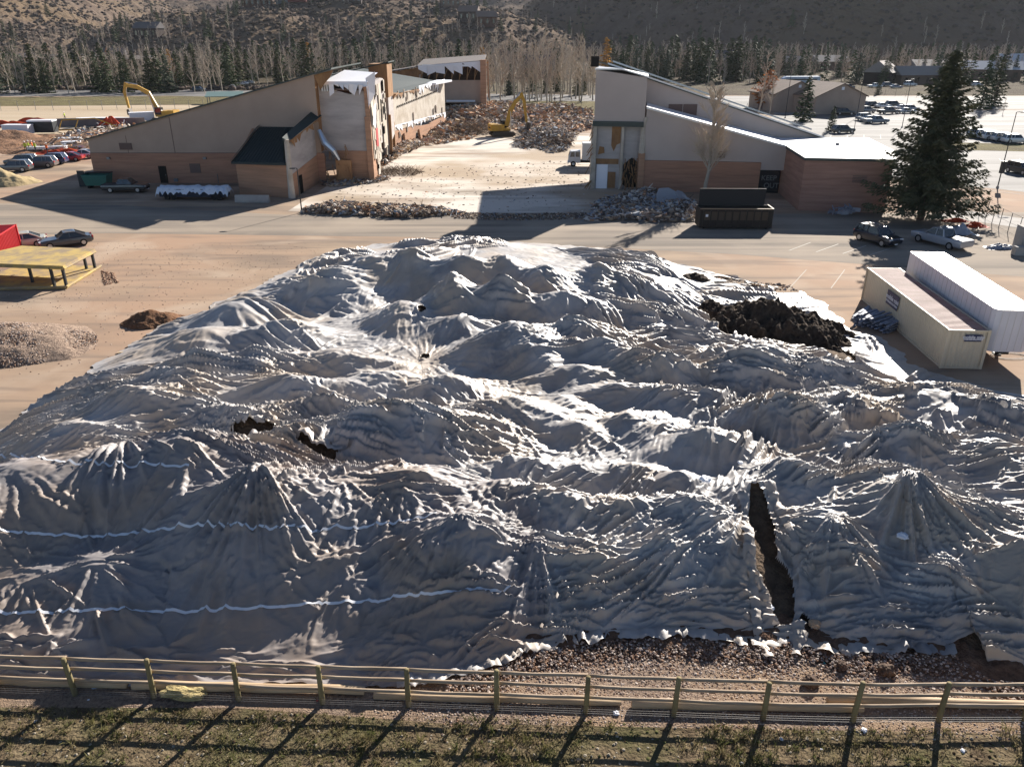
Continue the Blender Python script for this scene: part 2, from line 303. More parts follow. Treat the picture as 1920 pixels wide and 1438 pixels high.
        for i in range(n): one(gx+rs.uniform(-.2,.2),gy+rs.uniform(-.2,.2),a0+(a1-a0)*(i+rs.rand())/n,rs.uniform(L0,L1),rs.uniform(.11,.2),rs.uniform(.10,.20),rs.uniform(-.02,.03),.4)
    # crumpling of the clear plastic
    for k in range(300):
        y=18.5+(66-18.5)*rs.rand()**1.3; x=rs.uniform(-2,27) if rs.rand()<.72 else rs.uniform(-22,0)
        if x<-1 and y<27: continue
        s_=wd(y); one(x,y,fld(x,y)+rs.normal(0,.55)+math.pi*(rs.rand()<.5),rs.uniform(.6,2.2)*s_,rs.uniform(.08,.15)*s_,rs.uniform(.05,.14)*s_,rs.uniform(-.25,.25),.15,1 if rs.rand()<.75 else -1)
    # tucks along the hem
    for k in range(260):
        x=rs.uniform(-20,20); y=float(interp(np.array([x],np.float32),FRONT)[0]); one(x,y+rs.uniform(.1,1.2),rs.normal(0,.25)+math.pi*(rs.rand()<.5),rs.uniform(.5,2.4),rs.uniform(.09,.16),rs.uniform(.06,.14),rs.uniform(-.1,.1),.3)
    def look(X,Y):
        u=np.clip((X-x0)/g,0,nx-1.001); v=np.clip((Y-y0)/g,0,ny-1.001); i=u.astype(np.int32); j=v.astype(np.int32); a=u-i; b=v-j; k=j*nx+i; F=A.ravel()
        return (F[k]*(1-a)+F[k+1]*a)*(1-b)+(F[k+nx]*(1-a)+F[k+nx+1]*a)*b
    return look
def run_sheet(NY=760,NX=960,verbose=False):
    t0=time.time(); f32=np.float32
    s=np.linspace(0,1,NY).astype(f32)[:,None]*np.ones((1,NX),f32); t=np.linspace(0,1,NX).astype(f32)[None,:]*np.ones((NY,1),f32)
    yn=(16.5+9)*((74+9)/(16.5+9))**s-9
    x=interp(yn.ravel(),LEFT).reshape(yn.shape)*(1-t)+interp(yn.ravel(),RIGHT).reshape(yn.shape)*t
    f=interp(x.ravel(),FRONT).reshape(x.shape); b=interp(x.ravel(),BACK).reshape(x.shape)
    a=(yn-16.5)/(74-16.5); y=f+(b-f)*a
    l=interp(y.ravel(),LEFT).reshape(yn.shape); r=interp(y.ravel(),RIGHT).reshape(yn.shape)
    x=l*(1-t)+r*t
    # ragged hem
    e=0.35*fbm(x,y,0.5,21,3)+0.12*fbm(x,y,2.2,25,2)
    y=y+e*np.clip(1-s*14,0,1)-1.4*e*np.clip(1-(1-s)*14,0,1); x=x+2.2*e*np.clip(1-t*18,0,1)-2.2*e*np.clip(1-(1-t)*18,0,1)
    z0,bth,bd,bh=H(x,y,True); rest=np.stack([x,y,z0],-1)
    wv=.25*fbm(x,y,.5,230,2); tt_=bth+wv; far=np.clip(bd/.5,0,1)
    def rad(K,sd,pw): return ridge(vnoise(np.cos(tt_)*K+.12*bd,np.sin(tt_)*K-.1*bd,1.0,sd),pw)
    RF=(.15*np.clip(bd,0,2.6)*rad(2.6,240,1.8)+.085*np.clip(bd,0,2.2)*rad(5.5,241,1.7)+.05*np.clip(bd,0,1.8)*rad(11.,242,1.5))*np.clip(bh/.8,0,1)
    RF=RF*(.35+1.1*vnoise(x,y,.4,245))
    fn,fw=fans(x,y,None); nf_=np.maximum(np.clip((y-24)/6,0,1),np.clip((x+1)/2,0,1)); DD=((.30-.22*nf_)*folds(x,y)+(.6-.35*nf_)*RF)*(1-0.75*fw)+.55*fn
    edge=np.clip(np.minimum(np.minimum(s,1-s),np.minimum(t,1-t))*25,0.15,1); DD*=edge
    restD=rest.copy(); restD[...,2]+=DD
    # material excess (how much spare sheet there is), more in the crumpled clear plastic on the right
    ex=0.02+0.015*fbm(x,y,0.2,31,2)
    right=np.clip((x-(-0.5+ (y-20)*-0.04))/3,0,1)
    ex=ex*.6+0.008*right+0.004*np.clip((y-27)/4,0,1)
    ex=np.clip(ex+0.03*fbm(x,y,0.33,35,2),0.005,0.2).astype(f32)
    P=rest.copy()
    for g in GATHER:
        gx,gy=G(g[0],g[1],g[2]); dx=P[...,0]-gx; dy=P[...,1]-gy; q=np.exp(-(dx*dx+dy*dy)/(g[3]*g[3])*1.2)*g[4]
        P[...,0]-=dx*q; P[...,1]-=dy*q
    P[...,2]=H(P[...,0],P[...,1])+0.02
    # height lookup grid
    gx0,gy0,gs=-34,14,0.1; GX,GY=np.meshgrid(np.arange(gx0,36,gs,dtype=f32),np.arange(gy0,78,gs,dtype=f32)); HG=H(GX,GY)
    def hl(X,Y):
        u=np.clip((X-gx0)/gs,0,HG.shape[1]-1.001); v=np.clip((Y-gy0)/gs,0,HG.shape[0]-1.001)
        i=u.astype(np.int32); j=v.astype(np.int32); a=u-i; b=v-j; k=j*HG.shape[1]+i; F=HG.ravel()
        return (F[k]*(1-a)+F[k+1]*a)*(1-b)+(F[k+HG.shape[1]]*(1-a)+F[k+HG.shape[1]+1]*a)*b
    def con(P,A,B,L,st):
        # A,B tuple slices
        d=P[B]-P[A]; ln=np.sqrt(np.einsum('ijk,ijk->ij',d,d))+1e-7
        k=(0.5*st*(ln-L)/ln)[...,None]; d*=k; P[A]+=d; P[B]-=d
    def con_min(P,A,B,L,st):
        d=P[B]-P[A]; ln=np.sqrt(np.einsum('ijk,ijk->ij',d,d))+1e-7
        k=(0.5*st*np.minimum(ln-L,0)/ln)[...,None]; d*=k; P[A]+=d; P[B]-=d
    S=slice
    def groups(ny,nx):
        g=[]
        for o in (0,1):
            n=(nx-o-1+1)//2; g.append(((S(None),S(o,nx-1,2)),(S(None),S(o+1,nx,2))))
            g.append(((S(o,ny-1,2),S(None)),(S(o+1,ny,2),S(None))))
            g.append(((S(o,ny-1,2),S(0,nx-1)),(S(o+1,ny,2),S(1,nx))))
            g.append(((S(o,ny-1,2),S(1,nx)),(S(o+1,ny,2),S(0,nx-1))))
        return g
    lv=[8,4,2,1]; its=[60,45,14,8]; exm=[0.75,0.9,1.0,1.0]
    cur=None; prev=None
    rs=np.random.RandomState(5)
    for li,st in enumerate(lv):
        ys=np.round(np.linspace(0,NY-1,(NY-1)//st+1)).astype(int); xs=np.round(np.linspace(0,NX-1,(NX-1)//st+1)).astype(int)
        Rr=(rest if li<2 else restD)[np.ix_(ys,xs)]; E=ex[np.ix_(ys,xs)]*exm[li]; ny,nx=len(ys),len(xs)
        if cur is None: cur=P[np.ix_(ys,xs)].copy()
        else:
            # bilinear upsample in index space
            u=np.interp(ys,pys,np.arange(len(pys))); v=np.interp(xs,pxs,np.arange(len(pxs)))
            i=np.minimum(u.astype(int),len(pys)-2); a=(u-i).astype(f32)[:,None,None]; j=np.minimum(v.astype(int),len(pxs)-2); b=(v-j).astype(f32)[None,:,None]
            c=cur[i]*(1-a)+cur[i+1]*a; cur=c[:,j]*(1-b)+c[:,j+1]*b
        cell=np.abs(Rr[1:,:,1]-Rr[:-1,:,1]).mean()
        if li==2: cur[...,2]+=DD[np.ix_(ys,xs)]
        cur=cur.astype(f32); cur+= (rs.rand(ny,nx,3).astype(f32)-.5)*cell*np.array([.06,.06,.1],f32)
        gs_=[]
        for A,B in groups(ny,nx):
            d=Rr[B]-Rr[A]; L=np.sqrt((d*d).sum(-1))*(1+0.5*(E[A]+E[B])); gs_.append((A,B,L.astype(f32)))
        b2=[]
        for A,B in (((S(0,ny-2),S(None)),(S(2,ny),S(None))),((S(None),S(0,nx-2)),(S(None),S(2,nx)))):
            d=Rr[B]-Rr[A]; L=np.sqrt((d*d).sum(-1)); b2.append((A,B,(L*0.9).astype(f32)))
        vel=np.zeros_like(cur); g=(0.05 if li<2 else 0.012)*cell
        if li==0: anchor=P[np.ix_(ys,xs)].copy()
        for it in range(its[li]):
            old=cur.copy()
            cur+=vel*0.9; cur[...,2]-=g
            for k in range(2 if li<3 else 1):
                for A,B,L in gs_: con(cur,A,B,L,0.9)
                # bending: i,i+2 kept apart
                for A,B,L in b2:
                    d=cur[B]-cur[A]; ln=np.sqrt(np.einsum('ijk,ijk->ij',d,d))+1e-7; kk=(0.12*np.minimum(ln-L,0)/ln)[...,None]; d*=kk
                    cur[A]+=d; cur[B]-=d
            h=hl(cur[...,0],cur[...,1])+0.02
            low=cur[...,2]<h
            cur[...,2]=np.where(low,h,cur[...,2])
            mv=(cur-old); fr=np.where(low,0.25,1.0)[...,None]
            cur[...,:2]=old[...,:2]+mv[...,:2]*fr
            vel=(cur-old)*0.6
            np.clip(vel,-cell*.3,cell*.3,out=vel)
        pys,pxs=ys,xs
        if verbose: print('level',st,ny,nx,round(time.time()-t0,1))
    # light smoothing
    lk=creases(); e2=np.clip(np.minimum(np.minimum(s,1-s),np.minimum(t,1-t))*60,.35,1); md=np.clip(2.6*vnoise(cur[...,0],cur[...,1],.17,400)+.5*vnoise(cur[...,0],cur[...,1],.5,401)-.75,.22,1.45); cur[...,2]+=1.8*lk(cur[...,0],cur[...,1])*e2*md; np.maximum(cur[...,2],hl(cur[...,0],cur[...,1])+.01,out=cur[...,2])
    cz=cur[...,2]
    for _p in range(2):
      fw_=(.5*np.clip((cur[:,1:-1,1]-30)/20,0,1)); cz[:,1:-1]=cz[:,1:-1]*(1-fw_)+fw_*.5*(cz[:,:-2]+cz[:,2:]); fw_=(.4*np.clip((cur[1:-1,:,1]-34)/20,0,1)); cz[1:-1]=cz[1:-1]*(1-fw_)+fw_*.5*(cz[:-2]+cz[2:])
    z=cur[...,2]; b=z.copy()
    for _ in range(3): b[1:-1,1:-1]=.2*(b[1:-1,1:-1]+b[:-2,1:-1]+b[2:,1:-1]+b[1:-1,:-2]+b[1:-1,2:])
    cur[...,2]=np.maximum(z+.15*(z-b)*np.clip(z*3,0,1),np.minimum(z,b)*.0+np.minimum(z,hl(cur[...,0],cur[...,1])+.02))
    return cur,rest,s,t
# ------------------------------------------------------------------ the setting: ground, roads, hills
M_dirt=mat('dusty ground',(.42,.305,.21),.95,.15,c2=(.20,.16,.125),sc=.28,an=(.22,1.0,1),detail=9,bump=.06,bsc=14,bdist=.01,c3=(.38,.255,.175),sc3=.05)
M_road=mat('dusty asphalt',(.34,.28,.22),.95,.15,c2=(.19,.165,.14),sc=.3,an=(.12,1,1),detail=8,lo=.38,hi=.7,bump=.25,bsc=4,bdist=.05)
M_slab=mat('stained concrete slab',(.66,.59,.51),.9,.2,c2=(.26,.21,.16),sc=.16,an=(.4,1,1),detail=9,lo=.48,hi=.70,bump=.3,bsc=3,bdist=.05,c3=(.40,.31,.22),sc3=.06)
M_lot=mat('worn parking asphalt',(.25,.24,.23),.85,.2,c2=(.12,.115,.11),sc=.12,an=(.2,1,1),detail=7,bump=.15,bsc=3,bdist=.04)
M_field=mat('sandy infield',(.50,.41,.30),.95,.1,c2=(.38,.29,.19),sc=.03,an=(.3,1.5,1),detail=5,lo=.4,hi=.7)
M_grey=mat('grey asphalt road',(.20,.19,.18),.85,.2,c2=(.15,.145,.14),sc=.2,an=(.1,1,1))
M_verge=mat('dry grass verge',(.20,.175,.085),1,.05,c2=(.12,.10,.06),sc=.25,detail=8,bump=.8,bsc=3,bdist=.3)
M_valley=mat('valley floor',(.13,.11,.07),1,.05,c2=(.08,.06,.045),sc=.06,detail=9,bump=1,bsc=1.5,bdist=.5)
M_grav=mat('pale gravel',(.36,.27,.20),.95,.15,c2=(.14,.10,.08),sc=9,detail=8,lo=.36,hi=.62,bump=1,bsc=22,bdist=.05,c3=(.30,.21,.14),sc3=.35)
M_grass0=mat('scrubby turf soil',(.11,.08,.052),1,.05,c2=(.20,.155,.095),sc=1.6,detail=10,lo=.38,hi=.62,bump=1,bsc=9,bdist=.08,c3=(.10,.09,.045),sc3=.55)
M_white=mat('white road paint',(.46,.42,.36),.8,.2)
M_conc=mat('pale concrete',(.42,.40,.37),.9,.2,c2=(.32,.30,.28),sc=.7)
streaks(M_dirt,(.22,1.0,1),R(-14),(.21,.16,.125),.4,.54,.70,.6); streaks(M_dirt,(1,1,1),0,(.47,.37,.28),.12,.52,.68,.7); streaks(M_dirt,(.12,1.4,1),R(24),(.21,.16,.125),.5,.56,.64,.6)
streaks(M_road,(.03,1.5,1),R(-3),(.17,.145,.12),.4,.54,.66,.8); streaks(M_road,(1,1,1),0,(.40,.33,.255),.1,.5,.7,.6)
streaks(M_slab,(.25,1,1),R(8),(.30,.22,.155),.22,.55,.68,.85); streaks(M_slab,(.12,1.5,1),R(-20),(.20,.16,.13),.35,.60,.68,.7)
streaks(M_lot,(.05,1.2,1),R(20),(.10,.095,.09),.25,.52,.62,.8)
tag(MB().quad((-3000,-40,0),(3000,-40,0),(3000,470,0),(-3000,470,0)).build('ground',M_dirt),kind='structure')
sheet('road',[(-70,73.5),(-40,76),(-10,74.5),(20,68),(60,55),(60,86),(30,85.2),(9,84.4),(-25,84.6),(-46,90),(-80,92)],M_road,.004)
sheet('concrete_slab',[(-25,86.4),(-8,85.6),(10,85.6),(15,99),(20,125),(26,160),(-19,160),(-19.5,130),(-18.6,106),(-24,103)],M_slab,.008)
sheet('parking_lot',[(48,112),(62,100),(70,92),(110,60),(420,120),(420,205),(120,212),(66,205),(52,168)],M_lot,.008)
sheet('playing_field',[(-330,150),(-62,150),(-50,188),(-88,228),(-330,205)],M_field,.008)
sheet('grass_verge',[(-330,205.5),(-88,229),(-40,200),(60,200),(60,238),(-40,246),(-100,262),(-330,244)],M_verge,.012)
sheet('road',[(-500,243),(-110,263),(-40,246),(60,238),(60,262),(-40,276),(-110,293),(-500,280)],M_grey,.016)
sheet('road',[(60,214),(420,214),(420,262),(60,262)],M_lot,.012)
sheet('valley_floor',[(-3000,296),(-500,282),(-110,294),(-40,277),(60,264),(420,264),(3000,300),(3000,640),(-3000,640)],M_valley,.020)
sheet('footpath',[(46.2,84),(62,68),(80,50),(84,50),(66,70),(50,88)],M_conc,.010)
sheet('footpath',[(22,183),(60,176),(60,182),(20,192)],M_conc,.016)
sheet('grass_verge',[(72,137),(112,130),(160,150),(150,156),(110,140),(78,147)],M_verge,.018)
sheet('gravel_strip',[(-60,16.95),(-2,16.2),(60,14.8),(60,22),(2,22),(-3,20),(-60,19)],M_grav,.004)
sheet('turf_strip',[(-60,4),(60,4),(60,14.8),(-2,16.2),(-8,16.75),(-60,16.95)],M_grass0,.008)
# parking bay lines behind the container and in the big lot
b=MB()
def stripe(p,q,w=.12,z=.014):
    p=Vector((*p,0));q=Vector((*q,0)); d=(q-p).normalized(); n=Vector((-d.y,d.x,0))*w/2
    b.quad(*[(v.x,v.y,z) for v in (p-n,p+n,q+n,q-n)])
for i in range(3):
    stripe(G(1478+i*80,543-i*2),G(1512+i*72,506),.06)
for i in range(4): stripe(G(1480+i*50,470+i*3),G(1520+i*52,455+i*3),.1)
for i in range(10): stripe((62+i*3.2,121),(64.5+i*3.2,126.5))
for i in range(9): stripe((60+i*3.2,152),(62.5+i*3.2,158))
stripe((60,99),(72,88),.15,.02); stripe((73,87),(90,71),.15,.02)
tag(b.build('road_marking',M_white),kind='structure')
# ---- hills
def terrain(x,y):
    ss=lambda a,b,v: np.clip((v-a)/(b-a),0,1)**2*(3-2*np.clip((v-a)/(b-a),0,1))
    n=fbm(x,y,.004,101,4); n2=fbm(x,y,.018,105,4)
    zL=np.clip(0.40*(-(300+0.10*(y-700))-x+60*n),0,400)*ss(480,760,y)
    kn=44*np.clip(1-((x+150)/250)**2-((y-770)/230)**2,0,1)**.8
    kn2=18*np.clip(1-((x+10)/200)**2-((y-800)/170)**2,0,1)
    rh=130*np.clip(1-((x-300)/330)**2-((y-980)/400)**2,0,1)**.75
    bk=0.25*np.clip(y-1080-120*n,0,2000)*np.where(x>480,ss(1500,1900,y),1)
    z=np.maximum.reduce([zL,kn,kn2,rh,bk])
    k=np.clip(z/8,0,1)
    return z+k*(7*n2+1.7*fbm(x,y,.09,108,3)+1.1*vnoise(x,y,.33,109))-.3
yy=470*np.power(2600/470,np.linspace(0,1,340)); uu=np.linspace(-1.15,1.15,620)
Yg,Ug=np.meshgrid(yy,uu,indexing='ij'); Xg=Ug*Yg*.9
Zg=terrain(Xg.astype(np.float32),Yg.astype(np.float32)); 
M_hill=mat('scrub covered hillside',(.125,.092,.072),1,.02,c2=(.17,.13,.10),sc=.08,an=(1,1,1),detail=12,lo=.36,hi=.66,bump=1,bsc=.22,bdist=2.5,c3=(.165,.12,.08),sc3=.011)
me=grid_mesh('hills',np.stack([Xg,Yg,Zg],-1)); me.materials.append(M_hill); tag(link('hills',me),kind='structure')
# far blue ridge at the right
yy=2700+np.linspace(0,1500,30); xx=np.linspace(-3000,5200,160); Yq,Xq=np.meshgrid(yy,xx,indexing='ij')
Zq=0.30*(Yq-2700)*(0.8+0.4*fbm(Xq,Yq,.0012,120,4))+20; me=grid_mesh('mountain',np.stack([Xq,Yq,Zq],-1)); me.materials.append(M_hill); tag(link('mountain',me),kind='structure')
def tz(x,y):
    if y<475: return 0.0
    return max(0,float(terrain(np.array([x],np.float32),np.array([y],np.float32))[0]))
# scrub on the slopes: uncountable
def clumps(name,n,fn,smin,smax,mats,label=None,flat=.8,seed=3):
    rs=np.random.RandomState(seed); ph=[(0,0,1),(.89,0,.45),(.28,.85,.45),(-.72,.53,.45),(-.72,-.53,.45),(.28,-.85,.45),(.6,.4,-.3),(-.3,.6,-.3),(-.6,-.4,-.3),(.3,-.6,-.3)]
    base=np.array(ph,np.float32); F=np.array([(0,1,2),(0,2,3),(0,3,4),(0,4,5),(0,5,1),(1,6,2),(2,6,7),(2,7,3),(3,7,8),(3,8,4),(4,8,9),(4,9,5),(5,9,1),(1,9,6)])
    P=fn(rs,n); n=len(P); S=rs.uniform(smin,smax,(n,1,1))*np.array([1,1,flat])*(1+rs.uniform(-.35,.35,(n,len(base),3)))
    a=rs.rand(n)*6.28; c,s_=np.cos(a),np.sin(a); B=np.repeat(base[None],n,0)*S
    X=B[...,0]*c[:,None]-B[...,1]*s_[:,None]; Y_=B[...,0]*s_[:,None]+B[...,1]*c[:,None]
    V=np.stack([X,Y_,B[...,2]],-1)+P[:,None,:]; Q=(F[None]+np.arange(n)[:,None,None]*len(base)).reshape(-1,3)
    mi=np.repeat(rs.randint(0,len(mats),n),len(F))
    me=np_mesh(name,V.reshape(-1,3),Q,False,mi)
    for m in mats: me.materials.append(m)
    return link(name,me)
def hillpts(rs,n):
    y=470*np.power(1700/470,rs.rand(n*3)); x=rs.uniform(-.95,.95,n*3)*y*.9; z=terrain(x.astype(np.float32),y.astype(np.float32)); k=z>3; 
    P=np.stack([x,y,z+.3],-1)[k]; return P[:n]
sc=[mat('scrub '+str(i),c,1,.02) for i,c in enumerate([(.11,.085,.07),(.14,.108,.088),(.085,.07,.062),(.16,.125,.10),(.12,.098,.072)])]
tag(clumps('scrub',24000,hillpts,1.0,2.5,sc,seed=4),'brown leafless scrub oak covering the hillsides','scrub',kind='stuff')
C,REST,s_,t_=run_sheet()
def sheet_mat(name,c,c2,rough,trl,spec=.4,fine=.5):
    m=mat(name,c,rough,spec,c2=c2,sc=.5,detail=7,bump=.5,bsc=4.5,bdist=.10,trl=trl,lo=.42,hi=.66,c3=(c[0]*1.0,c[1]*.88,c[2]*.74),sc3=.33)
    N=m.node_tree.nodes; L=m.node_tree.links; bu=[n for n in N if n.type=='BUMP'][0]
    tc=N.new('ShaderNodeTexCoord'); w=N.new('ShaderNodeTexNoise'); w.inputs['Scale'].default_value=.8; w.inputs['Detail'].default_value=3; L.new(tc.outputs['Object'],w.inputs[0])
    ad=N.new('ShaderNodeVectorMath'); ad.operation='MULTIPLY_ADD'; ad.inputs[1].default_value=(1.6,1.6,1.6); L.new(w.outputs[1],ad.inputs[0]); L.new(tc.outputs['Object'],ad.inputs[2])
    mp=N.new('ShaderNodeMapping'); mp.inputs['Scale'].default_value=(.45,1,1.1); L.new(ad.outputs[0],mp.inputs[0])
    n=N.new('ShaderNodeTexNoise'); n.noise_type='RIDGED_MULTIFRACTAL'; n.inputs['Scale'].default_value=1.7; n.inputs['Detail'].default_value=5; n.inputs['Roughness'].default_value=.55; L.new(mp.outputs[0],n.inputs[0])
    N['Principled BSDF'].inputs['Coat Weight'].default_value=(.35 if 'fabric' in name else .85); N['Principled BSDF'].inputs['Coat Roughness'].default_value=.55; N['Principled BSDF'].inputs['Coat IOR'].default_value=1.55
    L.new(n.outputs[0],bu.inputs['Height']); bu.inputs['Strength'].default_value=fine; bu.inputs['Distance'].default_value=.10
    return m
MT1=sheet_mat('fabric sheeting',(.30,.272,.265),(.22,.205,.205),.64,.04,.5,.12)
MT2=sheet_mat('white sheeting',(.47,.445,.425),(.31,.295,.29),.60,.08,.6,.15)
MT3=sheet_mat('clear plastic sheeting',(.46,.43,.405),(.20,.193,.198),.58,.15,.7,.18)
for m in (MT2,MT3):   # yellowed, muddy patches
    pass
M_tape=mat('white seam tape',(.72,.74,.78),.45,.5)
M_soil=mat('dark moist soil',(.07,.05,.036),.95,.15,c2=(.15,.105,.07),sc=2.2,detail=10,bump=1,bsc=6,bdist=.2)
M_bank=mat('reddish bank soil',(.10,.06,.04),.95,.1,c2=(.20,.12,.08),sc=5,detail=9,bump=1,bsc=14,bdist=.08)
XC=(C[:-1,:-1,0]+C[1:,1:,0])/2; YC=(C[:-1,:-1,1]+C[1:,1:,1])/2; ZC=(C[:-1,:-1,2]+C[1:,1:,2])/2
bound=[(-0.3,10),G(1000,1230,.2),G(1012,1100,1),G(1010,1010,1.7),G(950,885,2.2),G(880,850,2.3),G(800,745,2.2),G(795,655,2.2),G(772,500,3.3),G(768,462,3.5),(-9,90)]
bx=lambda y: np.interp(y,[p[1] for p in bound],[p[0] for p in bound])
seamy=[(-60,G(0,842,3.3)[1])]+[(G(p[0],p[1],z)[0],G(p[0],p[1],z)[1]) for p,z in (((0,842),3.3),((232,820),3.1),((330,798),3.6),((516,830),2.4),((600,850),2.1),((945,885),2.1))]+[(2,26)]
sy=lambda x: np.interp(x,[p[0] for p in seamy],[p[1] for p in seamy])
isr=XC-bx(YC); fro=sy(XC)-YC
holes=np.zeros(XC.shape,bool); rim=np.zeros(XC.shape,np.float32)
rsn=fbm(XC.astype(np.float32),YC.astype(np.float32),1.3,140,3)
for (p,rx,ry,a,z0) in HOLES:
    gx,gy=G(p[0],p[1],1.6 if p[1]<1000 else 1.0); dx=XC-gx; dy=YC-gy; u=dx*math.cos(a)+dy*math.sin(a); v=-dx*math.sin(a)+dy*math.cos(a)
    F_=(u/rx)**2+(v/(ry*1.5))**2+rsn*.9; holes|=F_<.8; rim=np.maximum(rim,np.exp(-((F_-.95)/.45)**2)*(F_<4))
pile=[G(*p,.9) for p in ((1318,605),(1335,588),(1400,570),(1440,560),(1500,585),(1560,625),(1600,650),(1612,690),(1560,668),(1480,645),(1400,632),(1330,628))]
holes|=inpoly(XC,YC,pile)
holes|=inpoly(XC,YC,[G(*p) for p in ((1330,520),(1440,525),(1500,548),(1490,556),(1400,545),(1340,535))])&(rsn>-.15)
C[:-1,:-1,2]+=rim*.13*(.6+rsn)
def sheetobj(name,V,mask,m,label,g):
    me=grid_mesh(name,V,mask); me.materials.append(m); return tag(link(name,me),label,'tarp',g)
up=lambda h: C+np.array([0,0,h],np.float32)
GT='sheets draped over the soil heaps'
T1=sheetobj('tarp',up(.03),(isr<0.25)&(fro>-0.2)&~holes,MT1,'smooth grey fabric sheet with white tape seams covering the steep front-left slope',GT)
T2=sheetobj('tarp',C,(isr<0.1)&(fro<=0.1)&~holes,MT2,'rumpled white sheet over the rows of heaps on the left behind the fabric slope',GT)
T3=sheetobj('tarp',up(.015),(isr>-0.15)&~holes,MT3,'crumpled translucent plastic sheet covering the right-hand half of the heaps',GT)
# loose flaps curling up along the tears and the hem of the clear plastic
Cx=C[::4,::4,0].ravel(); Cy=C[::4,::4,1].ravel(); Cz=C[::4,::4,2].ravel()
def cz_(x,y): return float(Cz[np.argmin((Cx-x)**2+(Cy-y)**2)])
def flap(pts,w,side,seed,parent,m,lift=.22):
    P=[]
    for a,b in zip(pts[:-1],pts[1:]):
        n=max(2,int(math.hypot(b[0]-a[0],b[1]-a[1])/.09)); P+=[(a[0]+(b[0]-a[0])*k/n,a[1]+(b[1]-a[1])*k/n) for k in range(n)]
    V=[]
    for i,p in enumerate(P):
        q=P[min(i+1,len(P)-1)]; o=P[max(i-1,0)]; d=Vector((q[0]-o[0],q[1]-o[1],0)).normalized(); nn=Vector((-d.y,d.x,0))*side; ns=noise.noise(Vector((i*.13,seed,0))); n2=noise.noise(Vector((i*.45,seed,3))); ww=w*(1+.9*ns+.4*n2); z=cz_(*p); row=[]
        for k in range(7):
            t=k/6; c=Vector((p[0],p[1],z+.02))+nn*(ww*(t-.35)*1.0+.07*n2)+Vector((0,0,lift*(1+1.2*ns)*math.sin(t*2.6)*(.6+n2)+.05*noise.noise(Vector((i*.5,k*.9,seed)))))
            row.append((c.x,c.y,max(c.z,z-.15,.03)))
        V.append(row)
    me=grid_mesh('loose_flap',np.array(V,np.float32)); me.materials.append(m); link('loose_flap',me,parent)
gp=lambda L,z:[G(px,py,z) for px,py in L]
flap(gp([(1394,958),(1396,1000),(1404,1050),(1420,1100),(1436,1150),(1462,1185)],1.2),.34,-1,3,T3,MT3,.14); flap(gp([(1430,950),(1458,985),(1486,1030),(1508,1080),(1500,1125),(1500,1180)],1.2),.38,1,7,T3,MT3,.18)
flap(gp([(440,815),(470,822),(520,820),(545,806)],1.7),.5,1,11,T1,MT1,.15); flap(gp([(570,842),(620,850),(660,846)],1.6),.4,-1,15,T2,MT2,.15)
hx=[(x,float(np.interp(x,[p[0] for p in FRONT],[p[1] for p in FRONT]))+.12) for x in np.arange(-3.5,14.6,.8)]
flap(hx[:8],.45,-1,21,T3,MT3,.10); flap(hx[7:15],.5,-1,25,T3,MT3,.12); flap(hx[14:],.5,-1,29,T3,MT3,.10)
flap(gp([(1320,610),(1345,640),(1400,652),(1480,668),(1560,690),(1605,705)],.9),.6,1,33,T3,MT3,.2)
# tape seams laid on the fabric
def proj(V):
    c,s=math.cos(TH),math.sin(TH); dz=V[...,2]-CH; Y_=V[...,1]*c-dz*s; Z_=V[...,1]*s+dz*c
    return 960+FL*V[...,0]/Y_,719-FL*Z_/Y_
PX,PY=proj(C)
def seam(curve,parent):
    cx=[p[0] for p in curve]; cy=[p[1] for p in curve]; ny,nx=PX.shape; pts=[];
    for j in range(0,nx,2):
        col=PY[:,j]-np.interp(PX[:,j],cx,cy)
        k=np.where((col[:-1]>0)&(col[1:]<=0))[0]
        if len(k)==0: continue
        i=k[0]
        if PX[i,j]<cx[0]-5 or PX[i,j]>cx[-1]: continue
        pts.append((i,j))
    if len(pts)<3: return
    ii=np.array([p[0] for p in pts],float); ii=np.convolve(np.pad(ii,7,mode='edge'),np.ones(15)/15,'valid')
    rows=[]
    for (i,j),q in zip(pts,ii):
        i0=int(q); a=q-i0; A=C[i0,j]*(1-a)+C[i0+1,j]*a; d=C[i0+2,j]-C[i0-1,j]; d=d/np.linalg.norm(d)
        rows.append([A-d*.05+np.array([0,-.012,.055]),A+d*.05+np.array([0,-.012,.055])])
    V=np.array(rows,np.float32); me=grid_mesh('seam_tape',V); me.materials.append(M_tape); link('seam_tape',me,parent)
seam([(-40,855),(60,857),(110,868),(200,868),(290,872),(360,874)],T1)
seam([(-40,990),(60,1000),(190,1007),(270,995),(390,982),(480,988),(600,992),(700,985),(770,975),(820,962)],T1)
seam([(-40,1148),(60,1150),(180,1142),(330,1146),(520,1138),(600,1130),(700,1126),(800,1112),(900,1105),(960,1100)],T1)
seam([(520,770),(560,745),(640,738)],T2)
# soil under the sheets
XS,YS=np.meshgrid(np.arange(-27,34,.14,dtype=np.float32),np.arange(16,76,.14,dtype=np.float32))
HS=H(XS,YS); ZS=np.where(HS>.07,HS-.05+.05*fbm(XS,YS,3.3,150,3),-.06)
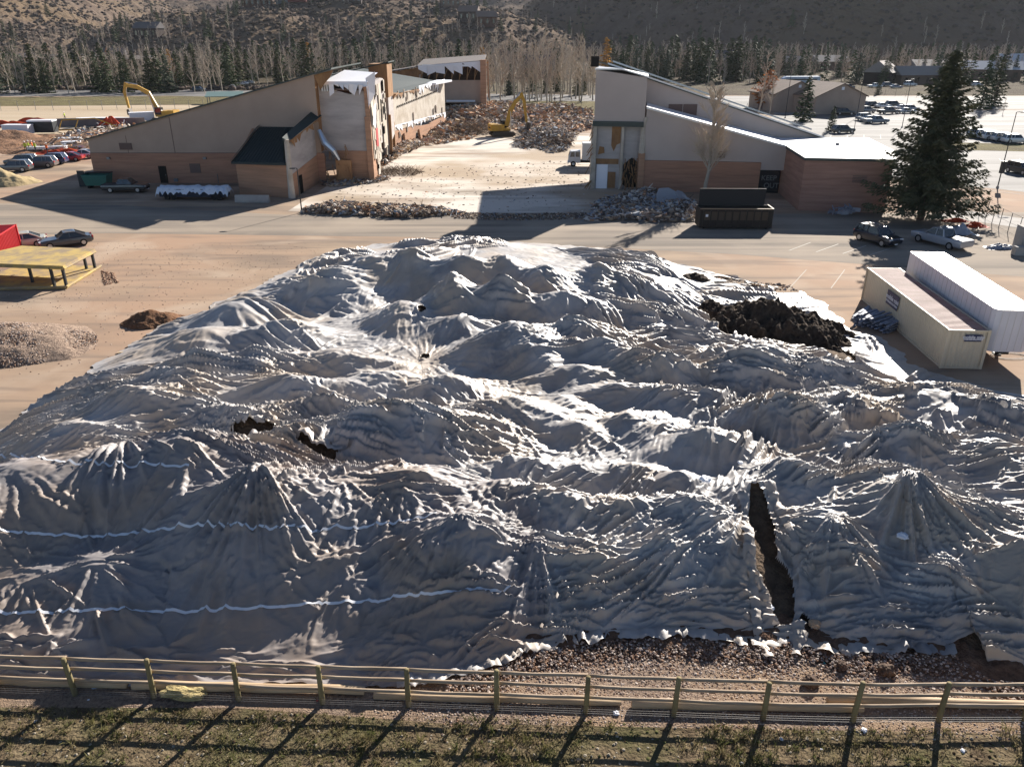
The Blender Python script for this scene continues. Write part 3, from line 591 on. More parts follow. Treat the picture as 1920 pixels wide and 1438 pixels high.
# bank in front of the clear plastic
fr=interp(XS.ravel(),FRONT).reshape(XS.shape); bank=np.clip((YS-(fr-1.1-.25*fbm(XS,YS,.8,151,2)))/1.5,0,1)*.26*np.clip((XS+1.5)/2,0,1)*(YS<fr+2.5)*(1+.5*fbm(XS,YS,3.5,152,4))
ZS=np.maximum(ZS,bank-.03*(bank<=0)-.03*(HS<=.07))
ms=np.maximum.reduce([ZS[:-1,:-1],ZS[1:,1:],ZS[:-1,1:],ZS[1:,:-1]])>-.03
me=grid_mesh('soil_stockpile',np.stack([XS,YS,ZS],-1),ms); me.materials.append(M_soil); me.materials.append(M_bank)
cen=np.array([p.center[:2] for p in me.polygons]); fx=np.interp(cen[:,0],[p[0] for p in FRONT],[p[1] for p in FRONT]); me.polygons.foreach_set('material_index',((cen[:,1]<fx+.9)&(cen[:,0]>-3)).astype(np.int32))
tag(link('soil_stockpile',me),'dark topsoil stockpile showing through gaps in the plastic sheets','soil heap')
def heap(name,cx,cy,rx,ry,h,m,label,cat='soil heap',rz=0,rough=.12,f=1.5,seed=1,n=90,fn=None):
    u=np.linspace(-1.05,1.05,n); U,V=np.meshgrid(u,u); X=U*rx; Y_=V*ry
    Xf=X.astype(np.float32);Yf=Y_.astype(np.float32); w=.18*fbm(Xf,Yf,.35,seed,2); d=np.sqrt(U*U+V*V)+w
    prof=np.clip(1-d,0,1); z=h*(prof**.85)
    if fn: z=fn(U,V,z,h)
    k=np.clip(z/(h*.2),0,1); z=z+k*h*rough*(fbm(Xf,Yf,f,seed+7,4))-.04
    me=grid_mesh(name,np.stack([X,Y_,z],-1),(np.maximum(z[:-1,:-1],z[1:,1:])>-.035)); me.materials.append(m); return tag(link(name,me,None,(cx,cy,.02),rz),label,cat)
M_black=mat('black compost',(.035,.026,.02),.95,.15,c2=(.09,.066,.048),sc=2.5,detail=10,bump=1,bsc=5,bdist=.25)
heap('soil_heap',17.1,47.9,6.2,4.0,1.9,M_black,'large bare black soil heap poking out between the plastic sheets','soil heap',R(-38),.5,1.6,11,120)
heap('soil_heap',*G(1302,524),1.6,1.2,.7,M_black,'small black soil heap at the back edge of the plastic','soil heap',0,.4,1.5,15,50)
heap('dirt_heap',*G(288,603),2.3,1.5,.95,mat('reddish dirt',(.22,.12,.07),.95,.1,c2=(.13,.07,.04),sc=3,detail=9,bump=1,bsc=9,bdist=.12),'low reddish-brown dirt heap beside the far left edge of the sheets','dirt heap',.2,.25,1.5,19,70)
M_gp=mat('crushed stone',(.44,.32,.24),.9,.2,c2=(.20,.145,.11),sc=7,detail=5,lo=.38,hi=.6,bump=1,bsc=16,bdist=.12)
heap('gravel_heap',-32.3,45.6,6.0,4.0,1.5,M_gp,'broad pale gravel heap cut off by the left edge of the picture','gravel heap',.1,.06,2,23,100)
heap('sand_heap',-67.2,104,4.6,3.2,1.9,mat('yellow sand',(.48,.38,.22),.95,.1,c2=(.36,.28,.16),sc=.8,bump=.4,bsc=4,bdist=.1),'yellow sand heap in front of the dark parked estate car','sand heap',.2,.15,1.2,27,60)
def region(poly):
    xs=[p[0] for p in poly]; ys=[p[1] for p in poly]
    def f(rs,n):
        P=[]; x=rs.uniform(min(xs),max(xs),n*4); y=rs.uniform(min(ys),max(ys),n*4); k=inpoly(x,y,poly); x=x[k][:n]; y=y[k][:n]
        return np.stack([x,y,np.full(len(x),.0)],-1)
    return f
stm=[mat('stone '+str(i),c,.85,.25) for i,c in enumerate([(.42,.32,.25),(.28,.17,.11),(.20,.15,.13),(.50,.42,.36),(.14,.10,.08)])]
def onbank(rs,n):
    x=rs.uniform(-2,24,n); fr=np.interp(x,[p[0] for p in FRONT],[p[1] for p in FRONT]); y=fr-.2-np.abs(rs.randn(n))*.75; 
    b=np.clip((y-(fr-1.1))/1.5,0,1)*.26; return np.stack([x,y,b],-1)
tag(clumps('broken_stone',260,region([G(190,508),G(212,512),G(222,530),G(196,535)]),.05,.14,[mat('broken brown stone',(.25,.15,.1),.95,.1),mat('broken tan stone',(.36,.25,.18),.95,.1)],seed=29),'scatter of small brown stones beside the yellow steel platform','gravel',kind='stuff')
tag(clumps('gravel',12000,region([(-4,16.4),(24,15.2),(24,19.4),(-4,18.4)]),.015,.038,stm,seed=6),'pale loose gravel between the plastic and the rail fence','gravel',kind='stuff')
tag(clumps('stone_rubble',8000,onbank,.018,.055,stm[1:],seed=8),'brown stones spilling along the foot of the plastic','gravel',kind='stuff')
def onheap(rs,n):
    a=rs.rand(n)*6.28; r=rs.rand(n)**.6; return np.stack([-32.3+r*np.cos(a)*5.8,45.6+r*np.sin(a)*3.9,1.5*np.clip(1-r,0,1)**.85],-1)
tag(clumps('loose_gravel',7000,onheap,.03,.075,stm,seed=9),'loose stones over the broad gravel heap at left','gravel',kind='stuff')
tag(clumps('ground_pebbles',1800,region([(-34,36),(-16,50),(-18,72),(-45,72),(-45,40)]),.02,.055,stm,seed=10),'small stones scattered over the dirt yard','gravel',kind='stuff')
# ------------------------------------------------------------------ foreground: rail fence, logs, turf, litter
M_post=mat('greenish weathered post',(.30,.25,.13),.85,.2,c2=(.19,.15,.08),sc=3,an=(1,1,.3),bump=.5,bsc=12,bdist=.02)
M_rail=mat('weathered rail',(.42,.33,.24),.8,.25,c2=(.27,.20,.14),sc=2,an=(.3,2,2),bump=.4,bsc=10,bdist=.015)
M_log=mat('peeled log',(.56,.42,.27),.75,.3,c2=(.33,.23,.14),sc=1.2,an=(.25,2,2),bump=.4,bsc=8,bdist=.02)
M_wire=mat('galvanised wire',(.28,.27,.26),.6,.4,.6)
fx=[G(*p) for p in ((143,1300),(293,1300),(449,1310),(605,1318),(765,1330),(931,1345),(1100,1352),(1268,1362),(1437,1365),(1606,1368),(1770,1370))]
dx=2.46
fence=empty('rail_fence',(0,16.6,0),0,'weathered three-rail timber fence running across the foreground','fence')
P=[(fx[0][0]-dx*k,fx[0][1]+.05*k) for k in (4,3,2,1)]+fx+[(fx[-1][0]+dx*k,fx[-1][1]-.03*k) for k in (1,2,3,4)]
P=[(p[0],16.15+.045*abs(p[0]-9)**1.0*(1 if p[0]<9 else .1)+.12) for p in P]
random.seed(3)
lean=[(rnd(-.05,.05),rnd(-.04,.04)) for _ in P]
for i,p in enumerate(P):
    b=MB(); l=lean[i]; h=1.45+rnd(-.03,.06)
    b.tube([(p[0],p[1]-16.6,-.1),(p[0]+l[0]*.5,p[1]-16.6+l[1]*.5,h*.5),(p[0]+l[0],p[1]-16.6+l[1],h-.02),(p[0]+l[0],p[1]-16.6+l[1],h)],[.085,.078,.072,.055],10)
    b.build('post',M_post,fence,True)
    if i:
        q=P[i-1]; lq=lean[i-1]
        for z in (1.33,.93,.50):
            za=z+rnd(-.03,.03); zb=z+rnd(-.03,.03); r=.052
            pts=[]
            for k in range(6):
                t=k/5; x=q[0]+(p[0]-q[0])*t+lq[0]*(1-t)+l[0]*t; y=q[1]+(p[1]-q[1])*t-16.6+.10; zz=za*(1-t)+zb*t-.02*math.sin(t*3.14)+rnd(-.008,.008)
                pts.append((x,y,zz))
            b=MB(); b.tube(pts,[r*rnd(.85,1.05) for _ in pts],8); b.build('rail',M_rail,fence,True)
b=MB()
for z in (.12,.2,.28,.37):
    for i in range(1,len(P)):
        a=P[i-1];c=P[i]; b.cyl((a[0],a[1]-16.72,z),(c[0],c[1]-16.72,z+rnd(-.015,.015)),.003,.003,4,0,False)
x=P[0][0]
while x<P[-1][0]:
    y=16.27+.045*max(0,9-x)-16.72; b.cyl((x,y,.02),(x,y,.38),.002,.002,3,0,False); x+=.2
b.build('wire_mesh',M_wire,fence)
# peeled logs on the ground behind the fence
for (x0,x1,y0,y1,r,lb) in ((-18,-11.6,17.75,17.5,.13,'peeled pine log on the ground at the far left end of the fence'),(-11.4,-4.4,17.5,17.28,.15,'long pale peeled log behind the second and third fence posts from the left'),(-4.1,3.2,17.1,16.85,.11,'thin pale log lying behind the middle of the fence'),(3.5,10.2,16.78,16.6,.13,'pale log behind the right-hand fence bays, its cut end showing'),(9.3,18,16.95,16.62,.14,'peeled log at the right end of the fence, overlapping its neighbour')):
    b=MB(); n=9; pts=[(x0+(x1-x0)*k/n,y0+(y1-y0)*k/n+rnd(-.02,.02),r+.01+rnd(-.01,.01)) for k in range(n+1)]
    b.tube(pts,[r*(1-.15*k/n)*rnd(.96,1.04) for k in range(n+1)],12)
    lg=tag(b.build('log',M_log,None,True),lb,'log','logs lying behind the fence')
# turf
rs=np.random.RandomState(12)
def tuft(n,poly,h0,h1,mats,name,label,seed,per=9,cl=.35):
    rs=np.random.RandomState(seed); P=region(poly)(rs,n); keep=vnoise(P[:,0].astype(np.float32),P[:,1].astype(np.float32),.55,seed+1)+.35*vnoise(P[:,0].astype(np.float32),P[:,1].astype(np.float32),2.5,seed+2)>cl; P=P[keep]; n=len(P)
    c=np.repeat(P,per,0)+rs.randn(n*per,3)*np.array([.055,.055,0]); m=len(c); a=rs.rand(m)*6.28; h=rs.uniform(h0,h1,m)*np.repeat(rs.uniform(.5,1.2,n),per); w=rs.uniform(.006,.016,m); l=rs.randn(m,2)*.55*h[:,None]
    d=np.stack([np.cos(a)*w,np.sin(a)*w,0*a],-1); tip=c+np.stack([l[:,0],l[:,1],h],-1); mid=c+np.stack([l[:,0]*.35,l[:,1]*.35,h*.6],-1)
    V=np.stack([c-d,c+d,mid+d*.8,tip,mid-d*.8],1).reshape(-1,3); q=np.arange(m)[:,None]*5
    F=np.concatenate([q+np.array([0,1,2]),q+np.array([0,2,4]),q+np.array([4,2,3])],0); mi=np.tile(np.repeat(rs.randint(0,len(mats),n),per),3)
    me=np_mesh(name,V,F,False,mi)
    for k in mats: me.materials.append(k)
    return tag(link(name,me),label,'grass',kind='stuff')
gm=[mat('grass '+str(i),c,.8,.2,trl=.35) for i,c in enumerate([(.19,.17,.07),(.27,.22,.12),(.12,.13,.045),(.32,.26,.16),(.21,.18,.09)])]
front=[(-26,10.5),(26,10.5),(26,15.95),(9,16.0),(-2,16.45),(-26,17.2)]
tuft(9000,front,.05,.15,gm,'grass','short tufty yellow-green grass on the slope in front of the fence',31,9,.52)
tuft(2600,front,.12,.30,gm[:3],'tall_grass','greener taller grass clumps among the turf',37,16,.86)
tuft(5000,front,.04,.12,gm[1:4:2],'dead_grass','matted dead grass blades on bare soil',41,8,.5)
tag(clumps('turf_clods',7000,region(front),.02,.06,[mat('clod a',(.07,.048,.03),1,.05),mat('clod b',(.13,.10,.06),1,.05),mat('clod c',(.30,.26,.2),.9,.1),mat('clod d',(.10,.10,.04),1,.05)],seed=14),'small clods, dry leaves and pebbles in the turf','ground litter',kind='stuff')
# lumps and litter
def rock(name,c,r,m,label,cat,seed,fl=.8,g=None,amp=.35):
    bm=bmesh.new(); bmesh.ops.create_icosphere(bm,subdivisions=3,radius=r)
    for v in bm.verts:
        n=noise.noise(v.co*(1.8/r)+Vector((seed*7,0,0)))+.5*noise.noise(v.co*(4/r)+Vector((seed,9,0))); v.co*=1+amp*n; v.co.z*=fl
    me=bpy.data.meshes.new(name); bm.to_mesh(me); bm.free(); me.materials.append(m); return tag(link(name,me,None,c),label,cat,g)
M_clay=mat('dark clay lump',(.07,.045,.032),.9,.2,c2=(.16,.11,.08),sc=4,bump=1,bsc=8,bdist=.06)
for i,(px,py,r,lb) in enumerate(((1518,1283,.22,'dark dirt lump nearest the fence on the gravel'),(1578,1252,.17,'brown dirt lump between the two darker lumps'),(1660,1262,.24,'rightmost dark dirt lump casting a shadow on the gravel'))):
    rock('dirt_lump',(*G(px,py),r*.5),r,M_clay,lb,'dirt lump',i+1,.85,'dirt lumps on the gravel strip')
M_foam=mat('crumbled yellow foam',(.55,.45,.22),.9,.2,c2=(.35,.27,.13),sc=9,bump=1,bsc=15,bdist=.08)
rock('foam_lump',(*G(352,1302),.12),.42,M_foam,'crumbly pale yellow foam lump at the foot of the fence','foam lump',5,.4,None,.5).scale=(1.7,.7,1)
M_lit=mat('white litter',(.75,.76,.8),.5,.4); M_litb=mat('pale blue plastic',(.45,.55,.70),.4,.5); M_lith=mat('red scrap',(.5,.08,.05),.6,.3); M_tan=mat('tan stone',(.45,.31,.2),.85,.2)
LIT=[(178,1288,.14,'b','crumpled pale blue bag on the turf beside the leftmost post'),(67,1352,.06,'w','white paper scrap in the turf at far left'),(1155,1338,.13,'w','white crumpled cup standing by the middle of the fence'),(1462,1372,.12,'t','pointed tan stone in front of the fence'),(1465,1386,.08,'w','white scrap right below the tan stone'),(1620,1370,.12,'w','white paper plate between two right-hand posts'),(1590,1275,.05,'w','white pebble-like scrap on the gravel'),(1805,1408,.09,'w','white litter in the turf near the right edge'),(1540,1405,.05,'w','tiny white scrap among green grass tufts'),(595,1314,.05,'r','small red scrap at the foot of a fence post'),(1545,1244,.08,'c','turquoise scrap on the stony bank'),(166,1312,.05,'w','white chip in the grass left of the second post'),(1432,1388,.04,'c','green bottle-cap sized scrap in the turf'),(1085,1425,.09,'t','broad brown stone at the bottom edge'),(1390,1432,.08,'w','pale stone at the bottom edge right of centre'),(740,1300,.05,'w','white flake on the turf left of the centre posts')]
mm={'b':M_litb,'w':M_lit,'t':M_tan,'r':M_lith,'c':mat('turquoise scrap',(.1,.4,.38),.5,.4)}
for i,(px,py,r,k,lb) in enumerate(LIT): rock('litter' if k!='t' else 'stone',(*G(px,py),r*.25),r*.65,mm[k],lb,'litter' if k!='t' else 'stone',i+11,.55,None,.5)
# scraps lying on the plastic
for i,(px,py,z,r,k,lb) in enumerate(((1443,1140,.35,.16,'w','white cup-shaped scrap lying where the plastic gapes'),(1388,868,2.3,.1,'w','white foam scrap on the crumpled plastic'),(1323,899,2.3,.22,'w','flat white board scrap lying on the plastic'),(1693,1005,1.7,.2,'w','white torn strip on the dark plastic slope'),(1527,1170,.3,.2,'t','tan stone under the clear plastic edge'),(1226,518,.6,.12,'r','bright red-orange scrap on the far edge of the plastic'))):
    rock('litter' if k!='t' else 'stone',(*G(px,py,z+.1),z+.12),r,mm[k],lb,'litter' if k!='t' else 'stone',i+41,.5,None,.4)
for i,(px,py,z,r,lb) in enumerate(((112,764,.15,.0,''),)): pass
b=MB(); b.box((0,0,.06),(1.3,.16,.12)); b.box((.2,.2,.05),(.5,.12,.1),.3); tag(b.build('timber_offcut',M_log,None,False,(*G(283,661),0),.1),'pale timber offcut on the dirt beside the sheet edge','timber')
b=MB(); b.box((0,0,.04),(1.0,.2,.08)); tag(b.build('timber_offcut',M_log,None,False,(*G(237,661),0),.4),'smaller pale board lying alone on the dirt','timber')
# ------------------------------------------------------------------ buildings
M_stuc=mat('tan stucco',(.44,.335,.265),.9,.15,c2=(.39,.295,.235),sc=.3,bump=.1,bsc=10)
M_stuc2=mat('mauve tan stucco',(.52,.44,.395),.9,.15,c2=(.47,.395,.355),sc=.25,bump=.1,bsc=10)
def brickmat(name,c,c2):
    m=mat(name,c,.9,.15,c2=c2,sc=.9,an=(.25,.25,3),detail=8,bump=.4,bsc=6,bdist=.03); return m
M_brick=brickmat('brown brick',(.46,.25,.165),(.32,.175,.12))
M_brick2=brickmat('orange brick',(.48,.275,.175),(.34,.20,.13))
M_green=mat('dark green metal',(.028,.045,.042),.5,.5); M_greenr=mat('green metal roofing',(.03,.045,.045),.7,.3)
M_roofw=mat('white roof membrane',(.78,.78,.80),.55,.4,c2=(.68,.68,.70),sc=.4)
M_inner=mat('bare block wall',(.50,.46,.44),.9,.15,c2=(.36,.33,.32),sc=.35,an=(.6,.6,2.5),detail=8,bump=.3,bsc=5)
M_cream=mat('cream plaster',(.60,.55,.48),.9,.15,c2=(.42,.36,.29),sc=.5,detail=8)
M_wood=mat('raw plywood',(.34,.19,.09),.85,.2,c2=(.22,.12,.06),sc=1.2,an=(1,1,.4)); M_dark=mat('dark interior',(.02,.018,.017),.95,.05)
M_vent=mat('brown louvre',(.17,.115,.10),.7,.3); M_trim=mat('pale metal trim',(.55,.56,.58),.4,.5,.6); M_memb=mat('torn white membrane',(.82,.82,.86),.6,.3)
M_glass=mat('dark glass',(.015,.02,.025),.08,.7); M_steel=mat('grey steel',(.22,.22,.23),.5,.5,.7)
def ragged(b,a,c,zt,zb,n,amp,mi=0,dy=0,seed=1,th=.03):   # hanging torn strip
    rs=random.Random(seed); pts=[]; 
    top=[(a[0]+(c[0]-a[0])*k/n,a[1]+(c[1]-a[1])*k/n,(zt[0]+(zt[1]-zt[0])*k/n)) for k in range(n+1)]
    for k in range(n):
        d0=rs.uniform(.15,1)*amp*(1 if rs.random()<.7 else .2); d1=rs.uniform(.15,1)*amp*(1 if rs.random()<.7 else .2)
        p,q=top[k],top[k+1]; f0=rs.uniform(-.25,.25); f1=rs.uniform(-.25,.25)
        b.quad(p,(p[0],p[1]-f0,p[2]-d0),(q[0],q[1]-f1,q[2]-d1),q,mi=mi)
sb=empty('school_building',(-40,104.5,0),0,'tan stucco and brick school building with a sloping roof, its right end torn open','building')
inv=lambda b:b
def pt(b,name,m,par,smooth=False,org=(-40,104.5,0)):
    b.v=[(v[0]-org[0],v[1]-org[1],v[2]-org[2]) for v in b.v]; return b.build(name,m,par,smooth)
def pt_each(b,name,m,par,org=(-40,104.5,0)):
    n=len(b.v); p=list(range(n))
    def fd(i):
        while p[i]!=i: p[i]=p[p[i]]; i=p[i]
        return i
    for f in b.f:
        for k in f[1:]: p[fd(k)]=fd(f[0])
    gr={}
    for f in b.f: gr.setdefault(fd(f[0]),[]).append(f)
    for fs in gr.values():
        ids=sorted({k for f in fs for k in f}); mp={k:i for i,k in enumerate(ids)}; q=MB(); q.add([b.v[k] for k in ids],[tuple(mp[k] for k in f) for f in fs]); pt(q,name,m,par,False,org)
z_at=lambda x: 5.53+(x+55.1)*.2595
b=MB(); b.wall((-55.1,104.5),(-24.9,104.5),.4,[(0,3.84),(1,3.84),(1,z_at(-24.9)),(0,z_at(-55.1))]); b.wall((-55.1,126),(-55.1,104.52),.4,[(0,3.84),(1,3.84),(1,5.5),(0,5.5)]); pt_each(b,'wall',M_stuc,sb)
b=MB(); b.b2(-55.16,-24.6,104.44,104.86,-.05,3.8); b.b2(-55.16,-54.8,104.86,126,-.05,3.8); pt(b,'brick_base',M_brick,sb)
b=MB(); b.b2(-55.2,-35.5,104.40,104.5,3.8,3.87); b.b2(-44.05,-43.98,104.46,104.51,3.87,8.3); b.b2(-50.1,-50.06,104.46,104.51,3.87,6); pt(b,'wall_trim',M_vent,sb)
b=MB(); b.wall((-55.4,104.2),(-22.6,104.2),21,[(0,z_at(-55.4)),(1,z_at(-22.6)),(1,z_at(-22.6)+.18),(0,z_at(-55.4)+.18)]); pt(b,'roof',M_green,sb)
b=MB(); b.b2(-46.55,-45.55,104.38,104.45,0,2.2); d=pt(b,'door',M_dark,sb); b=MB(); b.b2(-45.75,-45.68,104.3,104.38,1.0,1.1); pt(b,'handle',M_steel,d)
for (x0,x1,z0,z1) in ((-42.4,-41,1.3,2.5),(-51.1,-49.5,4.25,5.1)):
    b=MB(); b.b2(x0,x1,104.40,104.46,z0,z1)
    for k in range(8): b.b2(x0,x1,104.35,104.40,z0+(z1-z0)*(k+.2)/8,z0+(z1-z0)*(k+.55)/8)
    pt(b,'vent',M_vent,sb)
for x,z in ((-52.8,3.2),(-40.2,3.2)):
    b=MB(); b.b2(x-.2,x+.2,104.2,104.44,z-.15,z+.15); pt(b,'wall_light',M_steel,sb)
b=MB(); b.tube([(-38.9,104.35,0),(-38.9,104.35,1.2)],.05,6); b.b2(-44.7,-44.2,104.2,104.4,.2,.6); pt(b,'utility_box',M_steel,sb)
# annex with the green seamed roof
b=MB(); b.wall((-33.5,96.4),(-26.45,94.05),.3,[(0,0),(1,0),(1,4.05),(0,3.98)]); b.wall((-33.55,104.4),(-33.5,96.4),.3,[(0,0),(1,0),(1,3.98),(0,6.9)]); pt_each(b,'annex_wall',M_brick2,sb)
b=MB(); pr=[(0,0),(1,0),(1,8.5),(.55,7.6),(0,6.3)]; b.wall((-26.4,94.0),(-25.5,105.0),.35,[(0,0),(1,0),(1,3.6),(.6,3.2),(0,2.6)]); pt(b,'end_wall_brick',M_brick2,sb)
b=MB(); b.wall((-26.36,94.3),(-25.5,105.0),.33,[(0,2.65),(.6,3.25),(1,3.65),(1,8.2),(.5,7.4),(0,6.0)]); pt(b,'end_wall',M_inner,sb)
b=MB(); b.tube([(-26.45,94.02,0),(-26.42,94.05,3.2),(-26.35,94.1,6.75)],[.42,.34,.3],7); pt(b,'broken_pier',M_cream,sb)
b=MB(); b.wall((-26.05,96.6),(-25.95,97.7),.05,[(0,0),(1,0),(1,2.2),(0,2.2)]); d=pt(b,'doorway',M_dark,sb)
b=MB(); A=(-33.9,96.0,3.95);B=(-26.7,93.7,4.1);Cc=(-26.9,104.3,8.9);D=(-32.6,104.4,7.1)
b.quad(A,B,(-27.0,104.3,7.05),D); b.quad((A[0],A[1],A[2]-.25),(B[0],B[1],B[2]-.25),(-27.0,104.3,6.8),(D[0],D[1],D[2]-.25)); b.quad(A,(A[0],A[1],A[2]-.25),(B[0],B[1],B[2]-.25),B)
for k in range(1,17):
    t=k/17; p=Vector(A).lerp(Vector(B),t); q=Vector(D).lerp(Vector((-27,104.3,7.05)),t); b.cyl(p+Vector((0,0,.03)),q+Vector((0,0,.03)),.045,.045,4,0)
b.quad((-34,95.9,4.0),(-33.6,96,4.35),(-32.4,104.4,7.45),(-32.9,104.4,7.1)); b.quad((-27,94,4.3),(-26.7,93.9,6.9),(-25.5,104.9,9.0),(-26.9,104.3,7.0)); b.quad((-26.75,93.8,6.55),(-26.1,94.2,6.6),(-24.6,105.5,8.4),(-25.7,104.9,9.0),(-26.8,93.9,7.0)); pt(b,'annex_roof',M_greenr,sb)
b=MB(); ragged(b,(-26.2,94.4),(-24.6,105.3),(6.5,8.3),0,14,1.2,0,seed=5); pt(b,'splintered_sheathing',M_wood,sb)
# torn open end
b=MB(); b.wall((-25.1,106),(-18.9,106),.4,[(0,3.9),(1,3.9),(1,11.3),(.8,11.4),(.7,10.9),(.45,11.3),(.2,11.2),(0,12.4)]); b.wall((-18.5,106.0),(-18.5,119),.4,[(0,3.9),(1,3.9),(1,12.2),(.8,12.4),(.5,12.2),(0,12.3)]); pt_each(b,'inner_wall',M_inner,sb)
b=MB(); b.wall((-23.5,105.95),(-18.9,105.95),.45,[(0,0),(1,0),(1,3.9),(0,3.95)]); b.wall((-18.47,106.0),(-18.47,110),.45,[(0,0),(1,0),(1,3.2),(0,3.9)]); pt_each(b,'inner_brick_base',M_brick2,sb)
b=MB(); b.b2(-19.15,-18.4,105.6,106.1,-.1,8.2); b.b2(-19.0,-18.42,105.7,106.1,8.2,12.4); pt_each(b,'corner_pier',M_brick2,sb)
b=MB()
for (y0,y1,z0,z1) in ((106.3,108.0,2.8,11.9),(108.4,109.6,7,12.3),(110,112.5,2.0,8.5),(113,115,6.5,11.8),(109,110.5,.3,5.0),(115.4,118.7,3,9)):
    b.b2(-18.42,-18.30,y0,y1,z0,z1)
rs=random.Random(4)
for k in range(26):
    y=rs.uniform(106.3,118.5); z=rs.uniform(1,11); b.b2(-18.4,-18.24,y,y+rs.uniform(.3,1.2),z,z+rs.uniform(.2,1.6))
pt_each(b,'torn_plaster',M_cream,sb)
b=MB(); b.b2(-18.44,-18.2,108.3,109.8,4.1,6.4); pt(b,'red_panel',mat('faded red panel',(.45,.07,.07),.7,.2),sb)
b=MB(); 
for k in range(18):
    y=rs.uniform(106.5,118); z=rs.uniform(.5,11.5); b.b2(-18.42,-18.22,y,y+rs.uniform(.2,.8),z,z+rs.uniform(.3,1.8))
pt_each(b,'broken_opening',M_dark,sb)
b=MB(); b.wall((-24.9,104.6),(-22.5,104.9),.1,[(0,z_at(-24.9)-.1),(.25,11.5),(.5,12.3),(.8,13.0),(1,z_at(-22.5)-.1)]); b.wall((-24.85,104.55),(-24.85,106.3),.15,[(0,4),(1,4),(1,12.9),(0,13.2)]); pt_each(b,'plywood_sheathing',M_wood,sb)
b=MB(); b.quad((-24.0,105.6,12.5),(-18.4,105.4,12.5),(-17.9,111,13.3),(-22.5,112,13.6)); b.quad((-24.0,105.6,12.5),(-18.4,105.4,12.5),(-18.4,105.35,12.2),(-24.0,105.5,12.1)); ragged(b,(-24.0,105.45),(-18.3,105.35),(12.2,12.2),0,9,1.5,0,seed=8); b.quad((-18.6,105.4,12.9),(-17.6,107,13.6),(-17.8,107,10.9),(-18.5,105.6,9.4)); b.quad((-17.9,106,9.6),(-17.8,107.6,9.8),(-18.1,107.8,6.5),(-18.2,106.2,7.2)); pt(b,'roof_membrane',M_memb,sb)
b=MB(); b.b2(-24.6,-19,106.0,116,11.4,11.6); b.b2(-24.9,-19,106.4,116,12.35,12.5); b.b2(-24.6,-18.6,116,116.3,3,12.4); pt(b,'roof_deck',M_vent,sb)
b=MB()
for k in range(5): b.b2(-24.4+k*.32,-24.2+k*.32,105.7,105.85,11.3,12.3)
pt_each(b,'roof_bracket',M_trim,sb)
b=MB(); b.b2(-21.0,-18.3,122,127,9.4,14.0); pt(b,'plywood_tower',M_wood,sb)
b=MB(); b.wall((-29.5,121.7),(-18.0,121.7),6.2,[(0,11.8),(1,14.2),(1,14.35),(0,11.95)]); b.prism([(-19.7,132.3),(-14.2,170),(-31,170),(-31,132.3)],[8.9,8.9,11.6,11.6],[9.05,9.05,11.75,11.75]); pt(b,'rear_roof',M_greenr,sb)
RW=((-19.4,132),(-13.9,170)); rwp=lambda t,o=.05:(RW[0][0]+(RW[1][0]-RW[0][0])*t+o,RW[0][1]+(RW[1][1]-RW[0][1])*t)
b=MB(); b.wall(RW[0],RW[1],.4,[(0,3.5),(1,2.6),(1,9.0),(.93,9.3),(.8,8.8),(.6,9.2),(.45,8.7),(.3,9.1),(.12,8.8),(0,9.0)]); pt(b,'rear_wall',M_cream,sb)
b=MB(); b.wall((-21.3,127.6),(-19.2,127.4),.3,[(0,0),(1,0),(1,9.4),(0,9.4)]); b.wall((-19.2,127.4),(-19.1,131.9),.3,[(0,3.6),(.3,2.5),(1,3.3),(1,9),(0,9.4)]); pt_each(b,'recess_wall',M_inner,sb)
b=MB(); b.b2(-19.35,-18.95,127.2,127.6,0,6.5); b.b2(-19.5,-19.1,131.6,132.1,0,5); pt_each(b,'timber_post',M_wood,sb)
b=MB(); b.wall((-19.38,132),(-13.86,170),.45,[(0,0),(.10,0),(.12,2.4),(.17,2.6),(.19,0),(.34,0),(.37,1.9),(.43,2.2),(.46,0),(.62,0),(.66,1.6),(.7,0),(1,0),(1,2.6),(.6,2.2),(.3,3.0),(0,3.5)]); pt(b,'rear_brick_base',M_brick2,sb)
b=MB()
for k in range(26): t=.08+k*.03; b.box((*rwp(t),7.0+t*.9),(.14,.36,.28))
pt_each(b,'joist_pocket',M_dark,sb)
b=MB()
for k in range(26):
    t=rs.uniform(.03,.97); x,y=rwp(t,.04); z=rs.choice([rs.uniform(7.9,9.0),rs.uniform(2.2,4.6)]); b.box((x,y,z),(.12,rs.uniform(.3,1.2),rs.uniform(.4,1.5)))
pt_each(b,'stained_patch',mat('stained plaster',(.16,.13,.11),.9,.1,c2=(.30,.25,.21),sc=2),sb)
b=MB(); ragged(b,rwp(.0,.1),rwp(1,.1),(4.4,3.2),0,22,1.4,0,seed=13); pt(b,'peeling_sheet',M_memb,sb)
b=MB(); ragged(b,rwp(.45,.12),rwp(1,.12),(9.5,9.6),0,12,2.2,0,seed=12); b.prism([rwp(.72,-1),rwp(.72,.8),rwp(1,1.6),rwp(1,-1.5)],9.1,9.45); pt(b,'torn_insulation',M_memb,sb)
b=MB(); ragged(b,rwp(0,.1),rwp(.5,.1),(9.1,9.0),0,14,.9,0,seed=17); b.box((*rwp(.02,.2),9.2),(1.2,3,.2)); pt(b,'splintered_parapet',M_wood,sb)
